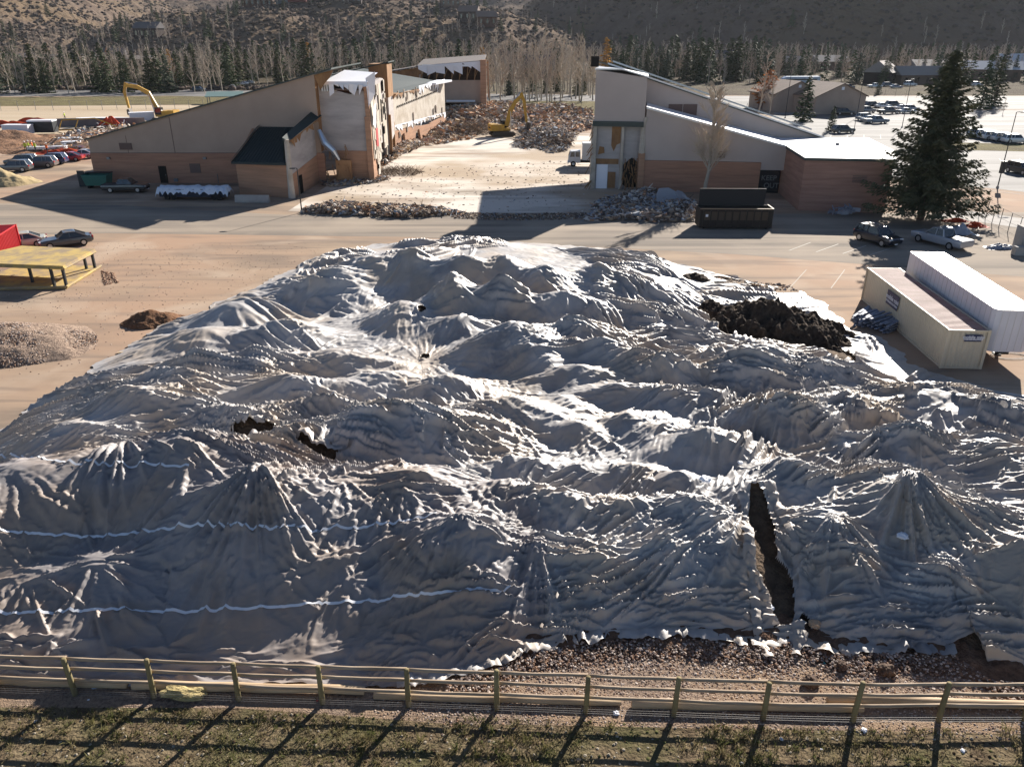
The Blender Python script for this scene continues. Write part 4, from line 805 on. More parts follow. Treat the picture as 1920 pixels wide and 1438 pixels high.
# hanging blue-silver duct at the torn corner
b=MB(); b.tube([(-24.8,103.9,6.8),(-24.2,103.8,5.2),(-23.2,103.9,4.2),(-22.6,104.2,3.0)],[.25,.45,.4,.2],8); pt(b,'hanging_duct',mat('foil duct',(.45,.52,.62),.3,.6,.7),sb)
b=MB(); 
for k in range(22):
    x=rs.uniform(-24.9,-21.5); z=rs.uniform(.4,5.2); b.tube([(x,104.2+rs.uniform(0,1),z),(x+rs.uniform(-.5,.5),104.0+rs.uniform(0,1),z-rs.uniform(.5,1.8))],.06,4)
pt(b,'splintered_framing',M_wood,sb)
b=MB(); b.b2(-23.2,-21.2,104.6,105.2,0,2.9); pt(b,'stub_wall',mat('bright orange block',(.46,.26,.13),.9,.1,c2=(.35,.19,.1),sc=1),sb)
# far ruined hall
fb=empty('ruined_hall',(-14,200,0),0,'distant half-demolished hall with torn white strips under its roof edge','building')
O=(-14,200,0)
b=MB(); b.wall((-22.5,201),(-6.8,201),.4,[(0,2.6),(1,2.6),(1,7.8),(0,7.8)]); b.b2(-22.5,-22.1,201,215,0,9); b.b2(-7.2,-6.8,201.4,215,0,12); pt_each(b,'wall',M_stuc,fb,O)
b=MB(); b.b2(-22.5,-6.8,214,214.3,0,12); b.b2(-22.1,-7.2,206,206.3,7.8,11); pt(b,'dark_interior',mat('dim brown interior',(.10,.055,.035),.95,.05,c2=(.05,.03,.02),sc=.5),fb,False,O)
b=MB(); b.prism([(-22.8,200),(-6.6,200),(-6.6,216),(-22.8,216)],[10.9,12.0,12.9,11.9],[11.1,12.3,13.2,12.1]); b.wall((-36,205),(-22.5,205),10,[(0,8.6),(1,10.7),(1,10.9),(0,8.8)]); pt(b,'roof',mat('grey roof',(.16,.14,.13),.8,.2),fb,False,O)
b=MB()
for k in range(9):
    x=-22+k*1.85; b.tube([(x,200.5,7.8),(x+.3,200.6,11)],.13,4); b.tube([(x,200.5,8.2),(x+1.2,200.6,11)],.1,4)
b.wall((-36,206),(-22.6,206),.3,[(0,5),(1,5),(1,10.5),(0,8.5)]); pt(b,'rafter',M_wood,fb,False,O)
b=MB(); ragged(b,(-22.5,199.9),(-7.6,199.9),(11.1,12.1),0,7,2.8,0,seed=21); b.b2(-21.5,-8.3,199.8,199.88,10.9,11.35); b.b2(-16,-9,200.4,200.6,2.9,3.3); pt_each(b,'torn_membrane',M_memb,fb,O)
b=MB(); b.b2(-7.6,-6.2,199.2,200.6,-.1,12.4); b.b2(-5.9,-5.6,200,200.2,4,12.2); pt_each(b,'corner_pier',M_brick2,fb,O)
# ---------------- the right-hand building
rb=empty('school_wing',(25,100,0),0,'right-hand school wing with a tower, two sloping rooflines and a flat white roof','building'); O=(25,100,0)
b=MB(); b.prism([(10.1,100),(16.15,99.0),(17.2,105.5),(11.2,106.5)],8.25,[14.1,13.25,13.25,14.1]); pt(b,'tower',M_stuc2,rb,False,O)
b=MB(); b.prism([(9.95,99.9),(13.1,99.35),(16.25,98.9),(17.3,105.7),(11.1,106.7)],[14.1,14.1,13.25,13.25,14.1],[14.25,14.25,13.4,13.4,14.25]); pt(b,'tower_coping',M_trim,rb,False,O)
b=MB(); b.box((10.3,104,14.9),(.9,1.2,1.2)); pt(b,'chimney',M_dark,rb,False,O)
b=MB(); b.prism([(9.9,99.7),(16.0,98.7),(16.8,105),(11,106.4)],7.65,8.24); pt(b,'fascia',M_green,rb,False,O)
b=MB(); b.wall((10.4,100.6),(16.4,99.9),.4,[(0,0),(1,0),(1,7.7),(0,7.7)]); b.wall((10.9,106.5),(10.5,100.7),.3,[(0,0),(1,0),(1,7.7),(0,7.7)]); pt(b,'tower_base_wall',M_inner,rb,False,O)
b=MB(); b.wall((10.7,100.45),(12.1,100.3),.05,[(0,0),(1,0),(1,3.0),(0,3.0)]); pt(b,'white_panel',M_memb,rb,False,O)
b=MB(); b.wall((12.15,100.2),(13.1,100.1),.06,[(0,0.1),(1,0.1),(1,2.1),(0,2.1)]); d=pt(b,'door',M_wood,rb,False,O)
b=MB(); b.wall((12.4,100.3),(13.5,100.15),.1,[(0,5.3),(.3,4.6),(.6,5.4),(1,5.6),(1,7.6),(0,7.6)]); b.wall((10.8,100.45),(11.6,100.35),.1,[(0,4.2),(1,4.4),(.9,5.1),(.2,5.2)]); b.wall((10.6,100.45),(13.4,100.15),.04,[(0,3.05),(1,3.05),(1,3.7),(0,3.7)]); pt_each(b,'exposed_sheathing',M_wood,rb,O)
b=MB(); b.wall((14.0,99.95),(15.7,99.75),.2,[(0,.6),(.3,.2),(1,.3),(1,3.4),(.6,3.9),(.25,3.4),(0,3)]); pt(b,'hole',M_dark,rb,False,O)
b=MB(); b.b2(9.9,10.5,100.1,100.9,-.1,7.7); b.b2(13.55,13.85,99.7,100.2,-.1,7.6); pt_each(b,'column',M_cream,rb,O)
b=MB(); b.b2(15.7,16.4,98.5,99.6,-.1,4.6); pt(b,'brick_column',M_brick2,rb,False,O)
b=MB(); b.tube([(16.05,98.9,4.5),(16.1,99.1,7.5),(16.3,98.8,8.8)],[.45,.3,.2],7); pt(b,'torn_column',M_cream,rb,False,O)
b=MB(); rs=random.Random(6)
for k in range(40):
    x=rs.uniform(13.9,16); z=rs.uniform(.3,4); b.tube([(x,99.5+rs.uniform(-.4,.3),z),(x+rs.uniform(-.5,.5),99.3+rs.uniform(-.4,.3),z-rs.uniform(.3,1.6))],.05,4)
for k in range(14):
    z=rs.uniform(.2,7.6); b.tube([(10.0+rs.uniform(-.2,.1),99.9,z),(9.7+rs.uniform(-.5,.1),99.6,z-rs.uniform(.3,1.4))],.06,4)
pt(b,'splintered_framing',M_wood,rb,False,O)
A=(16.3,98.8);B=(33.1,96.6)
zf=lambda t: 9.92+(5.65-9.92)*t
b=MB(); b.wall(A,(30.4,96.95),.4,[(0,3.76),(1,3.76),(1,zf(.84)),(0,9.92)]); b.wall((30.4,96.95),B,.4,[(0,2.85),(1,2.85),(1,5.65),(0,zf(.84))]); pt(b,'lower_wall',M_stuc2,rb,False,O)
b=MB(); b.wall((16.3,98.72),(30.35,96.87),.44,[(0,-.05),(1,-.05),(1,3.72),(0,3.72)]); pt(b,'brick_base',M_brick,rb,False,O)
b=MB(); b.prism([(16.2,98.5),(33.1,96.35),(35,105.0),(17.3,105.0)],[9.85,5.6,5.45,9.85],[10.0,5.75,5.6,10.0]); pt(b,'lower_roof',M_roofw,rb,False,O)
b=MB(); b.wall((16.2,98.42),(33.1,96.25),.1,[(0,9.8),(1,5.55),(1,5.78),(0,10.05)]); pt(b,'roof_edge',M_trim,rb,False,O)
b=MB(); b.wall((12.2,105.1),(48.5,105.1),.4,[(0,4),(1,.5),(1,3.15),(0,14.45)]); b.prism([(48.1,105.5),(48.5,105.5),(48.5,125),(48.1,125)],0,3.1); pt(b,'upper_wall',M_stuc2,rb,False,O)
b=MB(); b.prism([(12.0,104.7),(48.9,104.7),(48.9,126),(12.0,126)],[14.4,2.95,2.95,14.4],[14.62,3.17,3.17,14.62]); pt(b,'upper_roof',M_green,rb,False,O)
b=MB(); b.wall((12.0,104.6),(48.9,104.6),.12,[(0,14.55),(1,3.1),(1,3.28),(0,14.74)]); b.wall((13,108),(40,108),.12,[(0,14.7),(1,6.3),(1,6.5),(0,14.9)]); pt(b,'roof_trim',M_trim,rb,False,O)
for x0 in (20.1,22.0):
    b=MB(); b.b2(x0,x0+1.75,104.98,105.08,8.35,9.8)
    for k in range(9): b.b2(x0,x0+1.75,104.93,104.98,8.38+k*.16,8.46+k*.16)
    pt(b,'louvre',M_vent,rb,False,O)
b=MB(); b.wall((25.0,97.56),(26,97.43),.05,[(0,4.2),(1,4.2),(1,5.0),(0,5.0)]); pt(b,'vent',M_vent,rb,False,O)
# boarded entrance with the painted warning
b=MB(); b.wall((30.4,97.6),(33.0,97.3),.1,[(0,0),(1,0),(1,2.9),(0,2.9)]); en=pt(b,'entrance_door',M_glass,rb,False,O)
b=MB(); b.wall((31.65,97.5),(31.75,97.49),.05,[(0,0),(1,0),(1,2.85),(0,2.85)]); pt(b,'door_frame',M_steel,en,False,(0,0,0)).location=(0,0,0)
for txt,x,z in (('KEEP',30.75,1.55),('OUT',31.15,.65)):
    cu=bpy.data.curves.new('painted_lettering','FONT'); cu.body=txt; cu.size=.85; cu.extrude=.004; cu.offset=.012
    o=bpy.data.objects.new('painted_lettering',cu); COL.objects.link(o); dg=bpy.context.evaluated_depsgraph_get(); me=bpy.data.meshes.new_from_object(o.evaluated_get(dg)); bpy.data.objects.remove(o)
    me.materials.clear(); me.materials.append(mat('faded paint',(.17,.19,.19),.8,.2)); o=link('painted_lettering',me,rb); o.location=(x-25,97.42-100-(x-30.4)*.115,z); o.rotation_euler=(R(90),0,R(-6.6))
# brick block with the flat white roof
b=MB(); b.prism([(33.1,96.6),(32.0,86.9),(41.2,85.8),(43.8,92),(44.2,105),(33.8,105)],-.05,5.5); pt(b,'brick_block',brickmat('dark brown brick',(.42,.24,.18),(.30,.17,.13)),rb,False,O)
b=MB(); b.prism([(33.0,96.7),(31.9,86.8),(41.3,85.65),(44.1,92),(46.3,104.9),(33.6,104.9)],5.52,5.72); pt(b,'flat_roof',M_roofw,rb,False,O)
b=MB(); b.wall((31.85,86.72),(41.35,85.57),.1,[(0,5.45),(1,5.45),(1,5.75),(0,5.75)]); b.wall((33.0,96.9),(31.85,86.75),.1,[(0,5.45),(1,5.45),(1,5.75),(0,5.75)]); pt(b,'parapet_trim',M_green,rb,False,O)
b=MB(); b.box((39.5,97.5,5.85),(.35,.35,.3)); pt(b,'roof_vent',M_steel,rb,False,O)
b=MB()
for k in range(5): b.wall((37.2,86.18),(38.7,86.0),.05,[(0,3.2+k*.16),(1,3.2+k*.16),(1,3.28+k*.16),(0,3.28+k*.16)])
pt(b,'vent',M_vent,rb,False,O)
# houses
M_hw=[mat('house wall '+str(i),c,.85,.15) for i,c in enumerate([(.10,.055,.04),(.055,.04,.035),(.17,.12,.09),(.12,.14,.15),(.13,.035,.03),(.30,.26,.22)])]
M_hr=[mat('house roof '+str(i),c,.8,.2) for i,c in enumerate([(.20,.15,.125),(.13,.12,.12),(.32,.28,.25),(.60,.60,.62)])]
def house(px,py,y,w,d,h,rh,rz,wi,ri,label,group,cat='house'):
    z=tz(*((AY(px,py,y)).xy)); x=AY(px,py,y).x
    e=empty('house',(x,y,z-.5),rz,label,cat,group)
    MB().b2(-w/2,w/2,-d/2,d/2,0,h).build('wall',M_hw[wi],e)
    b=MB(); o=.6
    b.add([(-w/2-o,-d/2-o,h-.2),(w/2+o,-d/2-o,h-.2),(w/2+o,d/2+o,h-.2),(-w/2-o,d/2+o,h-.2),(-w/2-o,0,h+rh),(w/2+o,0,h+rh)],[(0,1,5,4),(2,3,4,5),(0,4,3),(1,2,5),(3,2,1,0)]); b.build('roof',M_hr[ri],e)
    n=max(2,int(w/4))
    for k in range(n):
        xx=-w/2+w*(k+.5)/n; win=MB().b2(xx-.7,xx+.7,-d/2-.08,-d/2+.02,h*.35,h*.75).build('window',M_glass,e)
    return e
HS=[(25,95,520,26,12,5,2,.1,1,1,'long low dark house at the far left below the hillside'),(130,96,520,34,12,5,2,.1,1,2,'long flat-roofed house among bare trees left of the gabled one'),(210,86,560,14,10,6,4,.3,1,1,'gabled dark house with a pale window wall at the foot of the left hill'),(240,96,545,30,12,4,2,0,2,2,'low pale-roofed house right of the gabled house'),(285,85,600,18,12,7,4,-.2,1,1,'brown house half hidden by bare aspens')]
HK=[(489,50,700,22,12,7,4,.3,0,0,'brown house at the left end of the knoll'),(500,24,760,20,12,7,4,-.2,2,2,'pale-gabled house on the upper left of the knoll'),(545,46,700,18,11,6,4,.1,3,1,'grey-blue house on the lower row of the knoll'),(563,44,690,14,10,8,4,0,4,1,'dark red house beside the grey-blue one'),(588,34,730,16,10,8,4,.4,1,0,'tall dark house in the middle of the knoll'),(614,50,690,20,10,5,3,-.1,1,1,'low black house below the middle of the knoll'),(635,32,740,22,10,5,3,.2,0,0,'brown ridge-roofed house right of the knoll centre'),(637,20,790,20,10,7,4,0,0,1,'brown house highest above the knoll centre'),(658,52,680,20,10,5,4,.1,1,2,'dark house nearest the front of the knoll'),(560,10,860,30,12,4,2,.05,3,3,'white-roofed long building behind the knoll'),(683,28,760,24,12,6,4,-.2,1,1,'wide dark house at the right part of the knoll'),(740,18,800,20,12,10,4,.1,3,1,'tall blue-grey house standing on its own slope'),(733,38,760,30,12,6,3,0,1,1,'long dark house below the blue-grey one'),(845,48,720,16,10,7,4,.2,2,0,'tan gabled house among trees right of the knoll'),(880,62,640,14,10,7,4,-.2,1,0,'small dark house beside its twin'),(912,64,630,14,10,7,4,.2,0,0,'small brown house at the shaded valley mouth'),(120,100,480,20,10,5,3,.1,2,2,'tan house deep in the left-hand trees')]
HR=[(1352,104,430,16,12,6,5,.3,3,1,'blue-grey gabled house behind the big spruces right of centre'),(1655,128,330,12,10,5,4,.9,1,2,'dark gabled house with a bright roof edge behind the sheds'),(1765,112,380,26,14,5,3,0,5,2,'broad pale-roofed house behind the big spruce'),(1850,118,360,26,14,5,3,-.4,2,3,'house with a gleaming sloped roof near the right edge'),(1905,116,400,20,12,6,4,.2,1,3,'white-roofed house at the right edge'),(1720,133,330,18,10,4,3,.1,2,2,'low house just left of the big spruce crown'),(1555,108,460,18,12,5,3,.1,2,2,'grey roofed house among the right-hand firs'),(1470,112,440,18,12,5,3,-.1,5,2,'pale house glimpsed between right-hand bare trees'),(1010,100,380,14,10,6,4,0,3,1,'small grey house seen through the central aspens')]
for h in HS: house(*h[:10],h[10],'houses below the left hillside')
for h in HK: house(*h[:10],h[10],'houses on the knoll')
for h in HR: house(*h[:10],h[10],'houses behind the parking lot')
house(1890,50,1150,120,30,8,1,0,5,3,'long white-roofed commercial building in the far right valley','houses behind the parking lot','building')
# the two sheds by the lot
for (px,py,w,d,lb) in ((1592,214,13.5,13,'right-hand tan storage shed with a shingled gable roof'),(1512,208,13.5,13,'left-hand tan storage shed partly hidden by a small fir')):
    x,y=G(px,py); e=empty('storage_shed',(x-4,y+6,0),R(12),lb,'shed','storage sheds by the parking lot')
    MB().prism([(-w/2,-d/2),(w/2,-d/2),(w/2,d/2),(-w/2,d/2)],0,4.3).build('wall',M_stuc,e)
    
    for yy in (-d/2,d/2): MB().add([(-w/2,yy,4.3),(w/2,yy,4.3),(0,yy,7.0)],[(0,1,2)]).build('gable',M_stuc,e)
    b=MB()
    for sx in (-1,1): b.add([(sx*(w/2+.5),-d/2-.4,4.1),(sx*(w/2+.5),d/2+.4,4.1),(0,d/2+.4,7.15),(0,-d/2-.4,7.15),(sx*(w/2+.5),-d/2-.4,3.9),(sx*(w/2+.5),d/2+.4,3.9),(0,d/2+.4,6.95),(0,-d/2-.4,6.95)],[(0,1,2,3),(4,5,6,7),(0,3,7,4),(1,2,6,5),(0,1,5,4)])
    b.build('roof',mat('brown shingles',(.24,.17,.13),.8,.3,c2=(.18,.13,.1),sc=1),e)
    MB().box((0,-d/2-.06,5.9),(.7,.1,.7)).build('gable_vent',M_memb,e)
    MB().box((-w/2-.06,0,1.3),(.1,2.4,2.6)).build('door',M_vent,e)
# ------------------------------------------------------------------ vehicles
M_tyre=mat('tyre rubber',(.02,.02,.02),.85,.2); M_rim=mat('alloy rim',(.5,.5,.52),.3,.5,.8); M_win=mat('car glass',(.02,.025,.03),.05,.8); M_lamp=mat('headlamp',(.7,.7,.72),.1,.8); M_tail=mat('tail lamp',(.4,.02,.02),.2,.6); M_blk=mat('black plastic',(.02,.02,.02),.6,.3)
PAINT={}
def paint(c):
    k='paint %.2f %.2f %.2f'%c
    return mat(k,c,.28,.55,.25,coat=.7)
KIND={ # length, width, belt, roof height, hood front, cowl, roof start, roof end, tail top, rear style
 'sedan':(4.5,1.72,.84,1.35),'suv':(4.5,1.78,.98,1.62),'pickup':(5.4,1.85,1.02,1.68),'van':(4.7,1.85,1.1,1.9)}
def car(kind,c,loc,rz,label,cat,group=None,far=False):
    L,Wd,zb,zr=KIND[kind]; e=empty('parked_'+('pickup' if kind=='pickup' else 'car'),(loc[0],loc[1],.02),rz,label,cat,group)
    P=paint(c); hw=Wd/2; g=.24
    if kind=='sedan': st=[(-.5,.42,.62,.80),(-.47,.30,.72,.93),(-.33,.2,.80,1),(-.15,.2,.84,1),(.10,.2,.84,1),(.3,.2,.86,1),(.45,.26,.86,.95),(.5,.4,.74,.85)]; cab=[(-.17,-.03),(.20,.40)]
    elif kind=='pickup': st=[(-.5,.45,.80,.86),(-.47,.35,.92,.97),(-.33,.28,1.0,1),(-.18,.28,1.02,1),(.08,.28,1.02,1),(.14,.28,1.0,1),(.48,.32,1.0,1),(.5,.42,.98,.97)]; cab=[(-.22,-.10),(.10,.15)]
    else: st=[(-.5,.42,.76,.84),(-.47,.30,.88,.95),(-.34,.22,.96,1),(-.2,.22,zb,1),(.1,.22,zb,1),(.38,.22,zb,1),(.47,.28,zb-.02,.97),(.5,.4,zb-.1,.9)]; cab=[(-.22,-.08),(.40,.47)]
    vs=[];fs=[]; n=len(st)
    for x,z0,z1,w in st:
        W_=hw*w
        for yy,zz in ((-W_*.86,z0),(-W_,z0+.12),(-W_,z0+(z1-z0)*.6),(-W_*.97,z1-.07),(-W_*.86,z1),(W_*.86,z1),(W_*.97,z1-.07),(W_,z0+(z1-z0)*.6),(W_,z0+.12),(W_*.86,z0)): vs.append((x*L,yy,zz))
    for i in range(n-1):
        for k in range(10):
            a=i*10+k;b_=i*10+(k+1)%10; fs.append((a,b_,b_+10,a+10))
    fs.append(tuple(range(9,-1,-1))); fs.append(tuple(range((n-1)*10,n*10)))
    b=MB(); b.add(vs,fs); 
    (xa,xb),(xc,xd)=cab
    # roof slab and pillars
    rw=hw*.76; bw=hw*.88
    rp=[(xb*L,-rw*.92,zr-.03),(xb*L+.25,-rw,zr),(xc*L-.2,-rw,zr),(xc*L,-rw*.92,zr-.04),(xc*L,rw*.92,zr-.04),(xc*L-.2,rw,zr),(xb*L+.25,rw,zr),(xb*L,rw*.92,zr-.03)]
    b.add(rp+[(p[0],p[1],p[2]-.06) for p in rp],[tuple(range(8)),tuple(range(15,7,-1))]+[(i,8+i,8+(i+1)%8,(i+1)%8) for i in range(8)])
    for s in(-1,1):
        b.cyl((xa*L,s*bw,zb-.02),(xb*L,s*rw*.95,zr-.05),.045,.04,4); b.cyl((xd*L,s*bw,zb-.02),(xc*L,s*rw*.95,zr-.06),.07,.05,4)
        b.cyl(((xb*.55+xc*.45)*L,s*bw,zb-.02),((xb*.55+xc*.45)*L,s*rw,zr-.04),.045,.04,4)
        if kind!='pickup' and kind!='sedan': b.cyl(((xc*.72+xb*.28)*L,s*bw,zb-.02),((xc*.72+xb*.28)*L,s*rw,zr-.04),.06,.05,4)
        b.box(((xa+.02)*L,s*(hw+.07),zb+.05),(.14,.16,.12))
    if kind=='pickup':
        pass
    b.build('body',P,e,False)
    b=MB(); q=.02
    lo=[(xa*L+q,-bw+q,zb-.02),(xd*L-q,-bw+q,zb-.02),(xd*L-q,bw-q,zb-.02),(xa*L+q,bw-q,zb-.02)]; hi=[(xb*L,-rw*.94,zr-.05),(xc*L,-rw*.94,zr-.05),(xc*L,rw*.94,zr-.05),(xb*L,rw*.94,zr-.05)]
    b.add(lo+hi,[(0,1,5,4),(1,2,6,5),(2,3,7,6),(3,0,4,7)]); b.build('window',M_win,e)
    if kind=='pickup': MB().b2(.17*L,.485*L,-hw*.84,hw*.84,1.005,1.02).build('cargo_bed',M_blk,e)
    MB().b2(-.507*L,-.48*L,-hw*.5,hw*.5,.42,.62).build('grille',M_blk,e)
    r=.31 if kind=='sedan' else .36
    for sx in(-.315,.30):
        for s in(-1,1):
            w=MB().cyl((sx*L,s*(hw-.20),r),(sx*L,s*(hw+.015),r),r,r,16).build('wheel',M_tyre,e); MB().cyl((sx*L,s*(hw-.05),r),(sx*L,s*(hw+.03),r),r*.64,r*.6,10).build('rim',M_rim,w)
    if not far:
        for s in(-1,1):
            MB().box((-.482*L,s*hw*.70,.66 if kind=='sedan' else .78),(.16,.34,.13)).build('headlight',M_lamp,e); MB().box((.488*L,s*hw*.74,.74 if kind=='sedan' else .86),(.12,.26,.2)).build('tail_light',M_tail,e)
        b=MB(); b.box((-.503*L,0,.38),(.03,.34,.1)); b.build('number_plate',M_lit,e)
    return e
def at(px,py): return G(px,py)
car('sedan',(.06,.065,.075),at(126,461),R(34),'dark grey sedan with the sun glinting off its roof, parked on the dirt yard','car')
car('sedan',(.62,.58,.46),at(40,464),R(30),'pale beige sedan half hidden behind the red container','car')
car('pickup',(.03,.03,.032),at(238,360),R(183),'black pickup parked in the shade by the brick wall','pickup')
car('suv',(.012,.016,.03),at(1643,456),R(112),'black car with shiny bonnet parked in the big spruce shadow','car')
car('pickup',(.36,.38,.42),at(1762,460),R(-66),'silver pickup seen from behind beside the big spruce','pickup')
LC=[('suv',(.10,.10,.105),30,322,6,'dark grey estate car behind the sand heap','car'),('suv',(.03,.05,.06),42,311,6,'dark green car just behind the grey estate, only its roof showing','car'),('suv',(.14,.12,.12),78,314,6,'grey-brown car with red tail lights between the estate and the blue car','car'),('suv',(.02,.035,.12),98,308,6,'dark blue car second from the brick wall end of the row','car'),('sedan',(.45,.02,.02),130,302,6,'bright red sedan at the brick corner end of the row','car'),('sedan',(.55,.57,.62),155,297,6,'silver sedan partly hidden by the corner of the building','car')]
for k,c,px,py,a,lb,ct in LC: car(k,c,at(px,py),R(a),lb,ct,'cars parked in a row at the left')
RC=[('sedan',(.30,.40,.42),1540,213,170,'pale teal sedan beside the shed'),('suv',(.03,.03,.03),1564,214,175,'dark suv between the pale sedan and a black suv by the shed'),('suv',(.015,.015,.015),1583,216,175,'black suv at the corner of the right-hand shed'),('suv',(.25,.27,.30),1624,212,190,'grey suv just right of the lot lamp pole'),('suv',(.04,.04,.05),1635,202,190,'dark suv farthest back beside the lamp pole'),('sedan',(.55,.58,.62),1655,203,185,'silver sedan in the back row of the lot'),('suv',(.05,.05,.06),1675,201,185,'black car gleaming in the back row'),('sedan',(.4,.42,.45),1692,207,185,'light grey sedan near the end of the back row'),('pickup',(.12,.11,.10),1665,214,190,'dark brown pickup facing the back row'),('sedan',(.5,.5,.52),1700,213,185,'pale sedan next to the brown pickup'),('suv',(.3,.3,.33),1706,209,185,'grey suv partly behind the spruce crown'),('suv',(.35,.38,.42),1623,226,188,'pale suv at the left end of the middle row'),('pickup',(.16,.19,.23),1642,232,186,'long grey-blue pickup in the middle of the lot'),('sedan',(.3,.33,.36),1632,229,187,'grey sedan squeezed between two larger vehicles in the middle row'),('suv',(.05,.06,.06),1580,250,190,'dark suv hidden behind the roof edge')]
for k,c,px,py,a,lb in RC: car(k,c,at(px,py),R(a),lb,'car' if k!='pickup' else 'pickup','cars in the big parking lot',True)
RR=[(1835,258,(.5,.5,.5)),(1848,260,(.55,.57,.6)),(1862,263,(.6,.6,.62)),(1882,266,(.45,.47,.5)),(1902,269,(.7,.7,.7))]
OD=['leftmost','second','third','fourth','nearest white']
for (px,py,c),o in zip(RR,OD): car('suv',c,at(px,py),R(178),o+' suv in the short row of bright cars right of the big spruce','car','bright suvs right of the spruce',True)
car('suv',(.03,.03,.03),at(1912,326),R(100),'dark car cut off by the right edge of the picture','car')
FC=[('suv',(.02,.03,.04),374,172,180,'dark car on the road verge left of the silver pickup'),('pickup',(.6,.62,.65),437,169,10,'silver pickup driving on the far road'),('sedan',(.7,.7,.7),455,160,0,'small white car parked at the roadside trees'),('sedan',(.4,.42,.4),466,158,0,'grey car behind the white one on the far road'),('suv',(.04,.05,.07),1590,167,180,'dark car on the far road above the right-hand shed'),('pickup',(.65,.68,.7),1640,165,185,'white pickup on the far road'),('suv',(.10,.11,.12),1665,163,182,'dark suv following the white pickup'),('sedan',(.35,.35,.38),1680,166,180,'grey sedan on the far road'),('van',(.6,.62,.65),1706,162,180,'white van at the roadside left of the spruce crown'),('suv',(.5,.52,.55),1830,162,180,'grey car on the far road right of the spruce'),('suv',(.1,.1,.11),1520,160,180,'dark car on the far road by the parked trailer')]
for k,c,px,py,a,lb in FC: car(k,c,at(px,py),R(a),lb,'car','traffic on the far road',True)
# white box truck
e=empty('box_truck',(10.75,119.0,.02),R(-3),'white box truck parked behind the tower','truck')
M_tw=mat('truck white',(.62,.64,.66),.4,.5)
b=MB(); b.b2(-.3,4.2,-1.1,1.1,.95,3.35); 
for zz in (.98,3.3): b.b2(-.32,4.22,-1.12,1.12,zz,zz+.07)
b.build('cargo_box',M_tw,e); b=MB(); b.b2(-.36,-.3,-1.1,1.1,3.1,3.4); b.build('box_cap',M_trim,e)
b=MB(); b.prism([(-2.35,-.95),(-.55,-.95),(-.55,.95),(-2.35,.95)],.55,1.35); b.add([(-2.35,-.95,1.35),(-.55,-.95,1.35),(-.55,.95,1.35),(-2.35,.95,1.35),(-2.05,-.88,2.2),(-.6,-.88,2.25),(-.6,.88,2.25),(-2.05,.88,2.2)],[(0,1,5,4),(1,2,6,5),(2,3,7,6),(3,0,4,7),(4,5,6,7)]); b.b2(-2.45,-2.3,-.98,.98,.4,.7); b.build('cab',M_tw,e)
b=MB(); b.add([(-2.30,-.8,1.4),(-2.30,.8,1.4),(-2.09,.76,2.1),(-2.09,-.76,2.1)],[(0,1,2,3)]); b.v=[(v[0]-.04,v[1],v[2]) for v in b.v]
for s in(-1,1):
    b.add([(-2.1,s*.965,1.4),(-1.45,s*.965,1.4),(-1.45,s*.925,2.1),(-1.95,s*.925,2.1)],[(0,1,2,3)]); b.add([(-1.3,s*.965,1.4),(-.7,s*.965,1.4),(-.7,s*.925,2.1),(-1.3,s*.925,2.1)],[(0,1,2,3)])
b.build('window',M_win,e); MB().b2(-2,4,-.4,.4,.5,.9).build('chassis',M_blk,e)
for sx in(-1.6,2.9):
    for s in(-1,1):
        w=MB().cyl((sx,s*.7,.4),(sx,s*1.0,.4),.4,.4,16).build('wheel',M_tyre,e); MB().cyl((sx,s*.95,.4),(sx,s*1.02,.4),.22,.2,10).build('rim',M_tw,w)
